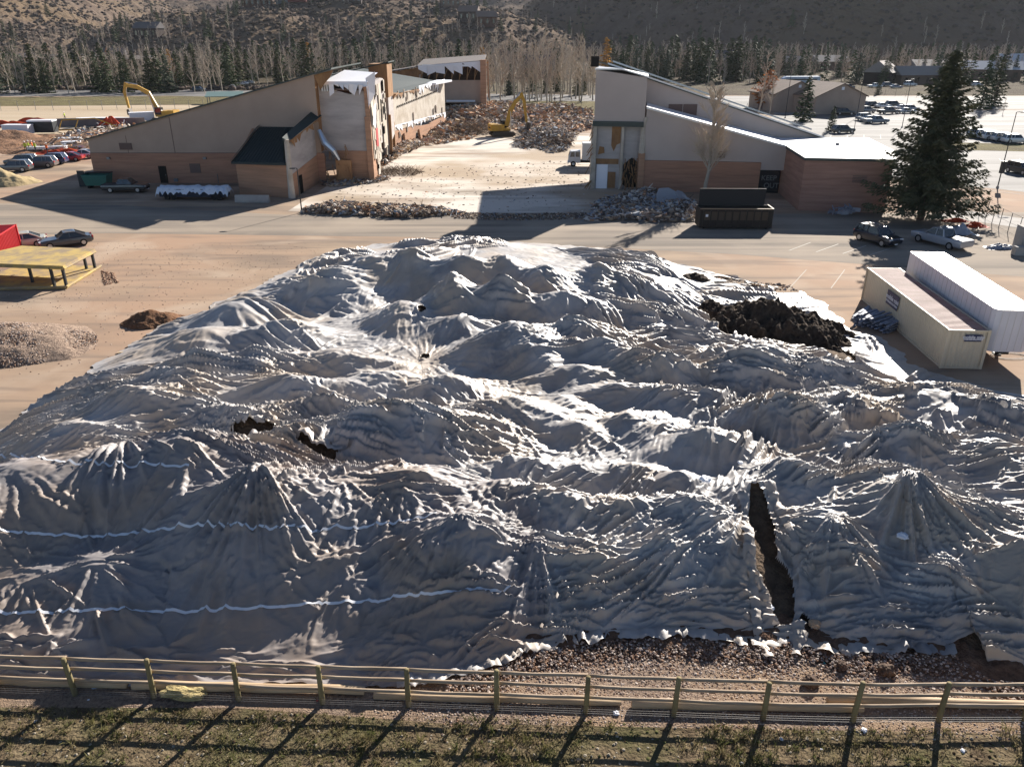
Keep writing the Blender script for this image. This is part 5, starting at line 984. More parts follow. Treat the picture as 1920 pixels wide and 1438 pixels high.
# ------------------------------------------------------------------ excavators
M_cat=mat('worn yellow paint',(.50,.29,.03),.5,.4,c2=(.38,.22,.04),sc=1.5); M_track=mat('track steel',(.10,.085,.07),.7,.4,.4)
def excavator(loc,rz,label,boomang,pts,s=1.0):
    e=empty('excavator',(*loc,.02),rz,label,'excavator')
    for sy in(-1,1):
        t=MB(); y=sy*1.2; pr=[(-1.9,0.05),(1.9,.05),(2.25,.3),(2.25,.6),(1.9,.85),(-1.9,.85),(-2.25,.6),(-2.25,.3)]
        t.add([(x*s,(y-.28)*s,z*s) for x,z in pr]+[(x*s,(y+.28)*s,z*s) for x,z in pr],[tuple(range(8)),tuple(range(15,7,-1))]+[(i,8+i,8+(i+1)%8,(i+1)%8) for i in range(8)])
        for k in range(12): t.box(((-1.8+k*.33)*s,y*s,.88*s),(.16*s,.6*s,.06*s))
        t.build('track',M_track,e)
    MB().cyl((0,0,.7*s),(0,0,1.1*s),.7*s,.7*s,14).build('turntable',M_track,e)
    b=MB(); b.prism([(-2.4*s,-1.3*s),(1.3*s,-1.3*s),(1.3*s,1.3*s),(-2.4*s,1.3*s)],1.1*s,1.5*s); b.prism([(-2.5*s,-1.3*s),(-1.3*s,-1.35*s),(-1.3*s,1.35*s),(-2.5*s,1.3*s)],1.1*s,2.3*s); b.prism([(-1.3*s,-1.25*s),(.1*s,-1.25*s),(.1*s,1.25*s),(-1.3*s,1.25*s)],1.5*s,2.2*s); b.build('house_body',M_cat,e)
    MB().b2(-2.54*s,-2.5*s,-.5*s,.5*s,1.5*s,1.8*s).build('rear_grille',M_blk,e)
    b=MB(); b.prism([(.0,.35*s),(1.35*s,.35*s),(1.35*s,1.25*s),(0,1.25*s)],1.5*s,1.8*s); b.b2(0,1.3*s,.35*s,1.25*s,2.75*s,2.85*s)
    for x,y in((0.03,.38),(1.27,.38),(.03,1.22),(1.27,1.22)): b.b2((x-.03)*s,(x+.05)*s,(y-.04)*s,(y+.04)*s,1.8*s,2.75*s)
    cb=b.build('cab',M_blk,e); MB().b2(.04*s,1.3*s,.39*s,1.2*s,1.8*s,2.75*s).build('window',M_win,cb)
    def limb(name,P,w,h0,h1,m):
        b=MB(); n=len(P); V=[]
        for i,(x,z) in enumerate(P):
            j=min(i,n-2); dx=P[j+1][0]-P[j][0]; dz=P[j+1][1]-P[j][1]; l=math.hypot(dx,dz); nx,nz=-dz/l,dx/l; h=(h0+(h1-h0)*i/(n-1))/2*(1.25 if 0<i<n-1 else 1)
            for sy in(-1,1):
                V.append((x-nx*h,sy*w/2,z-nz*h)); V.append((x+nx*h,sy*w/2,z+nz*h))
        F=[]
        for i in range(n-1):
            a=i*4; c=a+4; F+=[(a,a+1,c+1,c),(a+2,c+2,c+3,a+3),(a,c,c+2,a+2),(a+1,a+3,c+3,c+1)]
        F+=[(0,2,3,1),(n*4-4,n*4-3,n*4-1,n*4-2)]; b.add([(v[0],v[1]-.15*s,v[2]) for v in V],F); return b.build(name,m,e)
    bm_,stk,bk=pts
    limb('boom',[(x*s,z*s) for x,z in bm_],.42*s,.75*s,.5*s,M_cat); limb('stick',[(x*s,z*s) for x,z in stk],.34*s,.55*s,.35*s,M_cat)
    x,z=bk; b=MB(); pr=[(x-.1,z+.2),(x+.35,z),(x+.35,z-.9),(x-.2,z-1.25),(x-.9,z-1.0),(x-.95,z-.85),(x-.4,z-.75)]
    b.add([(p[0]*s,(-.15-.6)*s,p[1]*s) for p in pr]+[(p[0]*s,(-.15+.6)*s,p[1]*s) for p in pr],[tuple(range(7)),tuple(range(13,6,-1))]+[(i,7+i,7+(i+1)%7,(i+1)%7) for i in range(7)]); b.build('bucket',M_track,e)
    b=MB(); q=bm_[1]; p0=(bm_[0][0]+.9,bm_[0][1]-.35)
    hc=lambda b_: b_.build('hydraulic_cylinder',M_rim,e)
    for sy in(-.32,.02): hc(MB().tube([(p0[0]*s,sy*s,p0[1]*s),(q[0]*s,sy*s,(q[1]-.1)*s)],.09*s,6))
    m=bm_[-2]; b.tube([(m[0]*s,-.15*s,(m[1]+.5)*s),(stk[0][0]*s,-.15*s,(stk[0][1]+.1)*s)],.09*s,6); hc(b); b=MB(); b.tube([(stk[0][0]*s+.1,-.15*s,(stk[0][1]-.6)*s),(x*s+.3,-.15*s,(z+.3)*s)],.08*s,6); hc(b)
    return e
excavator((-77.5,182),R(176),'yellow excavator with a tall arched boom reaching left over the excavation','',([(1.0,1.7),(2.6,5.4),(4.6,6.5),(7.3,6.9)],[(6.9,7.3),(7.5,5.6),(7.2,2.6)],(7.15,2.3)),1.12)
excavator((-1.9,156),R(18),'yellow excavator standing in the rubble between the buildings','',([(.8,1.8),(1.6,4.6),(2.6,6.2),(4.0,7.4)],[(3.7,7.8),(4.4,6.2),(4.9,2.4)],(5.2,2.2)),1.0)
# ------------------------------------------------------------------ containers and trailers
M_beige=mat('beige container paint',(.66,.57,.42),.55,.35,c2=(.58,.50,.37),sc=.5); M_rusty=mat('rust streaked pale roof',(.52,.31,.26),.6,.35,c2=(.34,.17,.13),sc=1.2,an=(.4,1,1)); M_sign=mat('dark blue sign',(.02,.03,.09),.5,.4); M_red=mat('red container paint',(.45,.015,.02),.5,.4)
def corr_box(e,L,W_,H,m,mr,step=.28,dep=.045,z0=.12):
    # corrugated long sides and ends: ribs as folded sheet
    def side(a,b,nx,ny,name):
        a=Vector((*a,0));b=Vector((*b,0)); n=int((b-a).length/step)*4; d=(b-a); mb=MB(); V=[]
        for k in range(n+1):
            o=dep if (k//2)%2 else 0
            p=a+d*k/n-Vector((nx,ny,0))*o; V+= [(p.x,p.y,z0),(p.x,p.y,H-.08)]
        mb.add(V,[(2*k,2*k+2,2*k+3,2*k+1) for k in range(n)]); return mb.build(name,m,e)
    side((-W_/2,0),(-W_/2,L),-1,0,'side_panel'); side((W_/2,0),(W_/2,L),1,0,'side_panel'); side((-W_/2,0),(W_/2,0),0,-1,'end_panel'); side((-W_/2,L),(W_/2,L),0,1,'end_panel')
    n=int(L/.22)*4; mb=MB(); V=[]
    for k in range(n+1):
        o=.035 if (k//2)%2 else 0; V+=[(-W_/2+.05,L*k/n,H-.02-o),(W_/2-.05,L*k/n,H-.02-o)]
    mb.add(V,[(2*k,2*k+1,2*k+3,2*k+2) for k in range(n)]); mb.build('roof',mr,e)
    b=MB(); r=.06
    for x in(-W_/2,W_/2):
        b.b2(x-r*.6,x+r*.6,-.03,L+.03,0,.14); b.b2(x-r*.6,x+r*.6,-.03,L+.03,H-.11,H)
        for y in(0,L): b.b2(x-.08,x+.08,y-.06,y+.06,0.005,H+.012)
    for y in(0,L): b.b2(-W_/2,W_/2,y-.035,y+.035,.01,.14); b.b2(-W_/2,W_/2,y-.035,y+.035,H-.11,H-.005)
    b.build('frame',m,e)
def sign(e,txt,sub,size,loc,rot,w,h):
    s=MB().box((0,0,0),(w,.03,h)).build('sign_board',M_sign,e); s.location=loc; s.rotation_euler=rot
    for t,sz,z in ((txt,size,.0),(sub,size*.42,-h*.33)):
        cu=bpy.data.curves.new('lettering','FONT'); cu.body=t; cu.size=sz; cu.align_x='CENTER'; cu.align_y='CENTER'; cu.extrude=.003; cu.offset=.006
        o=bpy.data.objects.new('lettering',cu); COL.objects.link(o); dg=bpy.context.evaluated_depsgraph_get(); me=bpy.data.meshes.new_from_object(o.evaluated_get(dg)); bpy.data.objects.remove(o)
        me.materials.clear(); me.materials.append(M_lit); q=link('lettering',me,s); q.location=(0,-.02,z+.06); q.rotation_euler=(R(90),0,0)
A=Vector(GV(1763,691)); Bq=Vector(GV(1616,562)); d=(Bq-A); ang=math.atan2(d.y,d.x)-R(90)
e=empty('shipping_container',(A.x,A.y,.02),ang,'beige shipping container with a rusty pink ribbed roof, next to the white trailer','container')
Wc=2.25;Lc=13.0;Hc=2.42
sub=empty('x',(0,0,0)); bpy.data.objects.remove(sub)
corr_box(e,Lc,Wc,Hc,M_beige,M_rusty)
for ch in e.children: ch.location.x=Wc/2
sign(e,'mobile mini','STORAGE SOLUTIONS',.26,(Wc*.62,-.08,1.95),(0,0,0),.95,.42)
sign(e,'mobile mini','STORAGE SOLUTIONS',.44,(-.06,7.9,1.62),(0,0,R(-90)),1.9,.95)
M_trl=mat('white trailer skin',(.66,.66,.70),.45,.4,c2=(.56,.57,.62),sc=.5,an=(1,1,.3)); M_trr=mat('bright trailer roof',(.80,.80,.82),.35,.5)
zt=3.55; p1=Vector(GV(1868,582,zt)); p2=Vector(GV(1707,473,zt)); p3=Vector(GV(1790,473,zt)); d=(p2-p1); La=d.length; ang=math.atan2(d.y,d.x)-R(90)
e=empty('semi_trailer',(p1.x,p1.y,.02),ang,'long white semi trailer with a bright flat roof standing behind the beige container','trailer')
Wt=2.35
b=MB(); r=.35; poly=[(0,La),(0,r),(.12,.12),(r,0),(Wt-r,0),(Wt-.12,.12),(Wt,r),(Wt,La)]; b.prism(poly,1.0,zt-.06)
b.build('body',M_trl,e)
b=MB(); b.prism([(q[0]*1.01-.01,q[1]*1.003-.02) for q in poly],zt-.055,zt+.02); b.build('roof',M_trr,e)
b=MB()
for k in range(int((La-.7)/.6)): b.b2(-.012,0.0,.5+k*.6,.53+k*.6,1.05,zt-.1); b.b2(Wt,Wt+.012,.5+k*.6,.53+k*.6,1.05,zt-.1)
for k in range(5): b.b2(.4+k*.38,.42+k*.38,-.015,0,1.05,zt-.1)
b.build('seam',M_trim,e)
b=MB()
for q in ((1,3),(1.8,7),(.8,10),(1.6,4.6),(1.5,12)): b.box((q[0],q[1],zt+.03),(.22,.06,.02),.7)
b.build('roof_mark',M_blk,e)
b=MB(); b.b2(.9,1.45,.2,La,.78,1.0); b.b2(.35,.5,2.2,2.4,.05,1.0); b.b2(1.85,2.0,2.2,2.4,.05,1.0); b.b2(.25,.6,2.05,2.55,0,.06); b.b2(1.75,2.1,2.05,2.55,0,.06); b.build('landing_leg',M_blk,e)
for y in(La-2.6,La-1.4):
    for x in(.15,Wt-.15): 
        w=MB().cyl((x-.13,y,.48),(x+.13,y,.48),.48,.48,16).build('wheel',M_tyre,e)
# red container and yellow platform at the left
e=empty('shipping_container',(-45.65,62.9,.02),R(13),'bright red shipping container cut off by the left edge','container'); corr_box(e,6.2,2.3,2.35,M_red,M_red,.3,.06)
for ch in e.children: ch.location.x=1.15
M_yel=mat('yellow steel plate',(.50,.36,.13),.75,.25,c2=(.30,.23,.15),sc=.8,detail=8,lo=.42,hi=.6); M_leg=mat('dark steel leg',(.035,.04,.045),.5,.5,.5)
e=empty('steel_platform',(0,0,.02),0,'worn yellow trench shield lying flat on dark legs over its twin plate','platform')
T=[GV(-90,492,1.75),GV(118,500,1.75),GV(178,468,1.75),GV(40,462,1.75)]
b=MB(); b.prism([(q.x,q.y) for q in T],1.62,1.78); b.build('top_plate',M_yel,e)
b=MB()
for t in (.02,.33,.66,.97):
    p=T[0].lerp(T[1],t); q=T[3].lerp(T[2],t); b.cyl((p.x,p.y,1.55),(q.x,q.y,1.55),.09,.09,5)
b.cyl((T[0].x,T[0].y,1.56),(T[1].x,T[1].y,1.56),.1,.1,6); b.cyl((T[1].x,T[1].y,1.56),(T[2].x,T[2].y,1.56),.1,.1,6); b.build('edge_beam',M_yel,e)
Bp=[GV(-90,545,.1),GV(125,540,.1),GV(190,500,.1),GV(45,495,.1)]
b=MB(); b.prism([(q.x,q.y) for q in Bp],.01,.12); b.cyl((Bp[0].x,Bp[0].y,.16),(Bp[1].x,Bp[1].y,.16),.1,.1,6); b.cyl((Bp[1].x,Bp[1].y,.16),(Bp[2].x,Bp[2].y,.16),.1,.1,6); b.build('bottom_plate',M_yel,e)
for (x,y) in ((T[1].x-.15,T[1].y+.1),(T[1].x-1.1,T[1].y+.15),(T[2].x-.2,T[2].y-.25),(T[2].x-1.0,T[2].y-.1),(T[0].x+1.3,T[0].y+.2),(T[1].x-3.4,T[1].y+1.2)):
    MB().b2(x-.09,x+.09,y-.09,y+.09,.1,1.62).build('leg',M_leg,e)
# tarped flatbed, barrier, green skip by the left building
e=empty('covered_trailer',(*G(367,373),.02),R(-1),'low dark trailer with a wrinkled white plastic cover against the brick wall','trailer')
b=MB(); b.b2(-3.9,3.9,-.9,.9,.35,1.25); b.build('body',mat('navy steel',(.02,.028,.05),.6,.3),e)
b=MB(); rs=random.Random(9)
V=[];nx_,ny_=40,9
for j in range(ny_):
    for i in range(nx_):
        u=-4.3+8.6*i/(nx_-1); v=-1.15+2.3*j/(ny_-1); z=1.45+.12*noise.noise(Vector((u*1.5,v*2,0)))*2
        if j in(0,ny_-1): z=.95+rs.uniform(-.35,.2)
        if j in(1,ny_-2): z-=.12
        if i in(0,nx_-1): z-=.5
        V.append((u,v,z))
b.add(V,[(j*nx_+i,j*nx_+i+1,(j+1)*nx_+i+1,(j+1)*nx_+i) for j in range(ny_-1) for i in range(nx_-1)]); b.build('plastic_cover',mat('white plastic cover',(.70,.74,.80),.5,.4,c2=(.45,.55,.7),sc=1.2,lo=.5,hi=.65),e,True)
for x in(-3,-2.2,2.6,3.2):
    for s in(-1,1): MB().cyl((x,s*.75,.35),(x,s*.98,.35),.33,.33,12).build('wheel',M_tyre,e)
b=MB(); x,y=G(474,380); b.prism([(-2.0,-.3),(2.0,-.3),(2.0,.3),(-2.0,.3)],0,.25); b.add([(-2,-.3,.25),(2,-.3,.25),(2,.3,.25),(-2,.3,.25),(-2,-.1,.85),(2,-.1,.85),(2,.1,.85),(-2,.1,.85)],[(0,1,5,4),(1,2,6,5),(2,3,7,6),(3,0,4,7),(4,5,6,7)])
tag(b.build('concrete_barrier',M_conc,None,False,(x,y,.02),R(-2)),'pale concrete barrier lying in the shade beside the annex','barrier')
e=empty('waste_skip',(*G(187,352),.02),0,'green waste skip at the foot of the left wall','skip')
b=MB(); b.add([(-1.3,-.8,.35),(1.3,-.8,.35),(1.3,.8,.35),(-1.3,.8,.35),(-1.6,-.95,1.6),(1.6,-.95,1.6),(1.6,.95,1.8),(-1.6,.95,1.8)],[(0,1,5,4),(1,2,6,5),(2,3,7,6),(3,0,4,7),(0,3,2,1)]); b.add([(-1.62,-.97,1.6),(1.62,-.97,1.6),(1.62,-.9,1.7),(-1.62,-.9,1.7)],[(0,1,2,3)]); b.build('bin',mat('green skip paint',(.03,.14,.11),.5,.4),e); MB().b2(-1.6,1.6,.2,.98,1.75,1.85).build('lid',M_blk,e)
for s in(-1,1): MB().b2(s*1.1-.08,s*1.1+.08,-.7,.7,0,.4).build('foot',M_blk,e)
MB().box((-2.4,.6,1.0),(.9,.1,2.0)).build('side_board',M_leg,e)
# slim lamp post beside the rubble strip
def lamp(px,py,h,label,arm=-.5,group=None,r=.06):
    e=empty('lamp_post',(*G(px,py),.02),0,label,'lamp post',group); MB().tube([(0,0,0),(0,0,h*.5),(0,0,h)],[r*1.3,r,r*.8],8).build('pole',M_leg,e); MB().cyl((0,0,0),(0,0,.25),r*3,r*2.4,10).build('base',M_conc,e)
    a=MB().tube([(0,0,h),(arm,0,h+.05)],r*.6,6).build('arm',M_leg,e); MB().box((arm,0,h),(.55,.25,.12)).build('lamp_head',M_leg,e); return e
lamp(566,399,4.75,'slim black lamp post at the corner of the broken annex')
l=lamp(1870,353,9.2,'tall dark lamp post with a box halfway up at the right edge',.8); MB().box((0,-.05,2.6),(.5,.4,1.5)).build('box',M_leg,l)
lamp(1600,252,3.2,'short lamp post just behind the sloping roof edge',.6)
lamp(1606,222,13,'tall pole beside the right-hand shed',.3); lamp(1691,240,9.5,'pole in the lot left of the spruce crown',.3); lamp(1472,222,13.5,'pole rising beside the left-hand shed',.3)
lamp(403,172,8.5,'white street lamp on the far left road',-.9)
# black dumpster with raised lid
e=empty('dumpster',(18.9,77.8,.02),R(-1.5),'big black open-top dumpster with its lid tipped back','dumpster')
M_dump=mat('black dumpster steel',(.022,.018,.015),.6,.35); M_dbr=mat('dull brown steel',(.075,.055,.04),.7,.3)
b=MB(); Ld,Dd,Hd=7.3,2.2,2.0
b.b2(0,Ld,0,.06,.15,Hd); b.b2(0,.06,.06,Dd,.15,Hd); b.b2(Ld-.06,Ld,.06,Dd,.15,Hd); b.b2(.06,Ld-.06,Dd-.06,Dd,.15,Hd); b.b2(.06,Ld-.06,.06,Dd-.06,.15,.25)
for k in range(10): b.b2(.3+k*.72,.42+k*.72,-.1,0,.15,Hd-.15)
b.build('body',M_dump,e); MB().b2(.4,Ld-.4,-.03,-.002,.9,1.75).build('side_panel',M_dbr,e)
b=MB(); b.b2(0,Ld,-.05,.08,Hd,Hd+.07); b.b2(Ld-.1,Ld+.04,.08,Dd,Hd,Hd+.07); b.build('rim',mat('tan worn rim',(.33,.24,.15),.6,.4),e)
b=MB(); b.add([(.2,Dd,Hd),(Ld-.4,Dd,Hd),(Ld-.2,Dd+.55,3.55),(.35,Dd+.55,3.55),(.2,Dd+.08,Hd),(Ld-.4,Dd+.08,Hd),(Ld-.2,Dd+.63,3.55),(.35,Dd+.63,3.55)],[(0,1,2,3),(7,6,5,4),(0,4,5,1),(1,5,6,2),(2,6,7,3),(3,7,4,0)]); b.build('lid',M_dump,e)
MB().b2(.55,.8,-.115,-.1,1.25,1.5).build('sticker',M_lit,e)
for x in(.5,Ld-.5): MB().cyl((x,.2,.12),(x,.6,.12),.12,.12,10).build('wheel',M_tyre,e)
# lumber bundle, wrapped bundle, orange net, barrier blocks at right
e=empty('lumber_stack',(*G(1648,612),.02),R(-52),'stack of blue-grey planks leaning against the beige container','lumber')
mp=mat('blue-grey board',(.30,.34,.42),.7,.3,c2=(.16,.18,.24),sc=2)
rs=random.Random(2)
for k in range(46):
    lay=k//10; x=-1.4+(k%10)*.28+rs.uniform(-.06,.06); L_=rs.uniform(1.7,2.5); MB().box((0,0,0),(.17,L_,.07)).build('plank',mp,e,False,(x,rs.uniform(-.3,.3),.06+lay*.17+rs.uniform(0,.03)),rs.uniform(-.09,.09)+(.25 if x<-1 else 0))
e=empty('scrap_metal_heap',(*G(1578,404),.02),.3,'blue-grey metal framing scrap heaped by the brick block wall','scrap heap')
b=MB()
for k in range(26):
    p=Vector((rs.uniform(-1.6,1.6),rs.uniform(-.7,.7),rs.uniform(.1,.9))); q=p+Vector((rs.uniform(-1.2,1.2),rs.uniform(-.5,.5),rs.uniform(-.5,.7))); q.z=max(q.z,.05); b.cyl(p,q,.05,.05,4)
b.build('bar',mp,e); b=MB()
for k in range(14): b.box((rs.uniform(-1.6,1.8),rs.uniform(-.7,.7),rs.uniform(.1,.7)),(rs.uniform(.4,1.3),.05,rs.uniform(.2,.5)),rs.uniform(0,3))
b.build('sheet_scrap',mat('pale sheet metal',(.36,.38,.44),.4,.5,.4),e)
def cloth(name,c,sx,sy,h,m,label,cat,seed):
    n=34; b=MB(); V=[]
    for j in range(n):
        for i in range(n):
            u=-1+2*i/(n-1);v=-1+2*j/(n-1); d=math.sqrt(u*u+v*v); q=Vector((u*2.2+seed,v*2.2,0)); z=max(0,h*(1-d**1.5))*(.6+.8*abs(noise.noise(q)))+h*.28*abs(noise.noise(q*2.7))*max(0,1-d*.8); V.append((u*sx*(1+.2*noise.noise(q+Vector((5,5,5)))),v*sy*(1+.25*noise.noise(q*1.4+Vector((1,7,5)))),z+.02))
    b.add(V,[(j*n+i,j*n+i+1,(j+1)*n+i+1,(j+1)*n+i) for j in range(n-1) for i in range(n-1)]); return tag(b.build(name,m,None,True,(*c,.01)),label,cat)
M_or=mat('orange netting',(.62,.085,.025),.7,.2,c2=(.45,.05,.02),sc=2,trl=.2)
cloth('wrapped_bundle',G(1795,438),1.6,.9,.95,mat('silver wrap',(.30,.32,.36),.28,.6,.3),'silver plastic-wrapped bundle behind the silver pickup','bundle',3)
cloth('safety_netting',G(1790,415),1.4,.6,.35,M_or,'heap of orange safety netting under the big spruce','netting',9)
cloth('safety_netting',G(1828,425),1.2,.7,.5,M_or,'second tangle of orange netting near the hose','netting',19)
b=MB(); b.tube([(*G(1790,450),.06),(*G(1810,446),.06),(*G(1832,436),.06),(*G(1836,424),.06),(*G(1822,418),.06)],.05,6); tag(b.build('hose',mat('brown hose',(.22,.13,.08),.6,.3),None,True),'brown hose curling beside the orange netting','hose')
b=MB(); 
for k in range(30):
    a=k*.42; b.cyl((1.1*math.cos(a),.55*math.sin(a)+k*.01,.03),(1.1*math.cos(a+.42),.55*math.sin(a+.42)+k*.01,.03),.015,.015,4)
tag(b.build('cable',M_blk,None,False,(*G(1895,670),.01)),'loose dark cable loops on the dirt below the white trailer','cable')
x,y=G(1912,470); tag(MB().b2(0,3.2,0,1.5,0,2.0).b2(-.03,3.23,-.03,1.53,2.0,2.05).b2(.1,.16,-.02,0,.1,1.9).build('utility_box',M_conc,None,False,(x,y,.02),-.1),'large pale box cut off at the right edge of the lot','box')
x,y=G(1897,478); tag(MB().b2(0,2.2,0,.7,0,.7).b2(.05,2.1,.05,.65,.7,.76).build('concrete_block',M_conc,None,False,(x,y-.4,.02),-.1),'low grey block in front of the large pale box','block')
cloth('scrap_bundle',G(1876,466),1.4,.6,.5,mat('grey mesh bundle',(.15,.16,.19),.5,.4,c2=(.4,.42,.48),sc=3),'grey bundle of mesh scraps beside the pale box','bundle',29)
# wire fences
def mesh_fence(pts,h,n,label,cat='fence',r=.035):
    p0=pts[0]; e=empty('wire_fence',(p0[0],p0[1],0),0,label,cat)
    tot=[];
    for i in range(len(pts)-1):
        for k in range(n): t=k/n; tot.append((pts[i][0]+(pts[i+1][0]-pts[i][0])*t-p0[0],pts[i][1]+(pts[i+1][1]-pts[i][1])*t-p0[1]))
    tot.append((pts[-1][0]-p0[0],pts[-1][1]-p0[1]))
    for (x,y) in tot: MB().cyl((x,y,0),(x+.03,y,h),r,r,5).build('post',M_leg if r<.05 else M_steel,e)
    b=MB()
    for i in range(len(tot)-1):
        for z in (.1,h*.5,h-.05): b.cyl((*tot[i],z),(*tot[i+1],z),.012,.012,3,0,False)
    b.build('wire',M_wire,e)
mesh_fence([G(1798,378),G(1835,405),G(1872,428),G(1925,455)],2.0,3,'dark-posted wire fence between the spruce and the lot')
mesh_fence([(-170,207),(-110,212),(-60,219)],2.4,14,'thin-posted chain link fence along the far side of the playing field','fence',.06)
mesh_fence([G(1640,178),G(1760,186)],2,6,'low wire fence at the back of the parking lot')
# wall and jobsite clutter at the left
x0,y0=G(108,238);x1,y1=G(262,236); tag(MB().prism([(0,0),(x1-x0,y1-y0),(x1-x0+1,y1-y0+.6),(1,.6)],0,1.6).build('concrete_wall',mat('grey foundation wall',(.20,.17,.17),.9,.15,c2=(.15,.13,.13),sc=.3),None,False,(x0,y0,.02)),'long low concrete foundation wall beyond the excavation','wall')
mb_=mat('brown excavated dirt',(.30,.17,.10),.95,.1,c2=(.18,.11,.075),sc=.5,detail=9,bump=1,bsc=3,bdist=.2)
heap('dirt_heap',*G(20,262),7,6,1.8,mb_,'rounded dirt heap at the far left of the excavation','dirt heap',0,.2,.5,61,60)
heap('dirt_heap',*G(75,272),18,12,.9,mb_,'low spread of excavated dirt behind the parked cars','dirt heap',0,.35,.5,63,90)
heap('dirt_heap',*G(140,262),12,9,.8,mb_,'churned dirt strewn with scrap near the building corner','dirt heap',0,.4,.6,65,80)
for i,(px,py,sx,sy,h,lb) in enumerate(((20,238,9,2.2,1.3,'long swath of orange safety fencing at the far left'),(62,236,8,2.2,1.6,'orange safety fencing bunched in the middle'),(95,236,4,1.6,1.0,'right-hand end of the orange safety fencing'),(122,288,5,1.6,.8,'orange netting strewn behind the red sedan'),(206,240,3,1.4,2.4,'red-orange mesh heap below the excavator bucket'))):
    cloth('safety_netting',G(px,py),sx,sy,h,M_or,lb,'netting',i*7+2)
for i,(px,py,w,d,h,k,lb) in enumerate(((37,255,5,2,1.7,'w','white crate beside the two workers'),(84,252,4.6,2.2,2.3,'k','dark box with a white top by the netting'),(130,268,4,1.2,.5,'w','white sheet stack in the dirt'),(90,284,6,.8,.4,'w','long white plank by the orange-vested worker'),(135,275,3,1.4,.5,'w','white bundle beside the churned dirt'),(268,230,5,2,1.8,'w','white block beside the excavator tracks'))):
    x,y=G(px,py); b=MB(); b.b2(-w/2,w/2,-d/2,d/2,0,h*.88,0); b.b2(-w/2-.05,w/2+.05,-d/2-.05,d/2+.05,h*.88,h,1); tag(b.build('crate',[M_lit if k=='w' else M_leg,M_lit],None,False,(x,y,.4),.1*i),lb,'crate')
rs=random.Random(15)
e=empty('barrier_frame',(*G(160,249),.4),.1,'yellow tubular frame lying near the excavator bucket','frame'); b=MB()
b.tube([(-5,0,.1),(-4,0,2),(2,1,2.2),(6,0,.8)],.12,5); b.tube([(-5,0,.1),(-3.5,.5,.1),(5,1,.1)],.12,5); b.tube([(-2,.2,.1),(-1,.4,2.1)],.1,5); b.build('rail',M_cat,e)
M_pitch=mat('white mound cover',(.8,.8,.8),.5,.3); tag(MB().prism([(math.cos(k*.5236)*6.5,math.sin(k*.5236)*2.2) for k in range(12)],0,.06).build('base_cover',M_pitch,None,False,(*G(194,222),.02)),'flat white cover on the sandy playing field','cover')
x,y=G(395,195); e=empty('bleachers',(x,y,0),.2,'green-roofed dugout shelter at the edge of the playing field','shelter'); MB().prism([(-1,-2),(9,-2),(9,3),(-1,3)],[1.9,1.9,2.9,2.9],[2.05,2.05,3.05,3.05]).build('roof',mat('pale green roof',(.16,.24,.22),.5,.4),e)
for q in((-.5,-1.5),(8,-1.5),(-.5,2.6),(8,2.6)): MB().cyl((*q,0),(*q,2.1),.12,.12,6).build('leg',M_steel,e)
# bus or trailer above the sheds
x,y=G(1498,165); e=empty('parked_coach',(x,y,0),R(5),'silver-blue coach trailer parked on the far road','trailer'); b=MB(); pr=[(-7,.8),(-7.4,1.6),(-6.6,3.4),(-5.5,3.9),(7,3.9),(7.2,.8)]; b.add([(p[0],-1.25,p[1]) for p in pr]+[(p[0],1.25,p[1]) for p in pr],[tuple(range(6)),tuple(range(11,5,-1))]+[(i,6+i,6+(i+1)%6,(i+1)%6) for i in range(6)]); b.build('body',mat('silver blue',(.38,.45,.55),.35,.5,.3),e)
for q in(-4,4,5): MB().cyl((q,-1.2,.5),(q,-.9,.5),.5,.5,10).build('wheel',M_tyre,e)
MB().b2(-6,6,-1.28,-1.25,2.6,3.1).build('window',M_win,e)
# ------------------------------------------------------------------ rubble
DP=[mat('rubble '+str(i),c,.9,.15) for i,c in enumerate([(.42,.34,.27),(.22,.165,.13),(.50,.28,.16),(.60,.55,.50),(.12,.095,.08),(.30,.33,.37),(.46,.36,.25)])]
def debris(name,poly,n,s0,s1,hfn,label,seed,wts=(4,4,2,1.5,3,1,3),rod=.35):
    rs=np.random.RandomState(seed); P=region(poly)(rs,n); n=len(P); P[:,2]=hfn(P[:,0],P[:,1])*rs.rand(n)**.7
    sz=rs.uniform(s0,s1,n)**1.0; isr=rs.rand(n)<rod
    D=np.stack([sz*np.where(isr,rs.uniform(1.6,3.6,n),rs.uniform(.6,1.4,n)),sz*np.where(isr,.16,rs.uniform(.4,1.2,n)),sz*np.where(isr,.14,rs.uniform(.08,.6,n))],-1)
    base=np.array([(a,b,c) for a in(-.5,.5) for b in(-.5,.5) for c in(-.5,.5)],np.float32); F=np.array([(0,1,3,2),(4,6,7,5),(0,4,5,1),(2,3,7,6),(0,2,6,4),(1,5,7,3)])
    V=base[None]*D[:,None]*(1+rs.uniform(-.25,.25,(n,8,3)))
    az=rs.rand(n)*6.28; el=rs.randn(n)*.35; ro=rs.randn(n)*.5
    def rot(V,a,i,j): c=np.cos(a)[:,None];s=np.sin(a)[:,None]; X=V[...,i]*c-V[...,j]*s; Y_=V[...,i]*s+V[...,j]*c; V=V.copy(); V[...,i]=X;V[...,j]=Y_; return V
    V=rot(V,ro,1,2); V=rot(V,el,0,2); V=rot(V,az,0,1); V+=P[:,None]; V[...,2]=np.maximum(V[...,2],.0)
    w=np.array(wts)/sum(wts); mi=np.repeat(rs.choice(len(DP),n,p=w),6)
    me=np_mesh(name,V.reshape(-1,3),(F[None]+np.arange(n)[:,None,None]*8).reshape(-1,4),False,mi)
    for m in DP: me.materials.append(m)
    return tag(link(name,me),label,'rubble',kind='stuff')
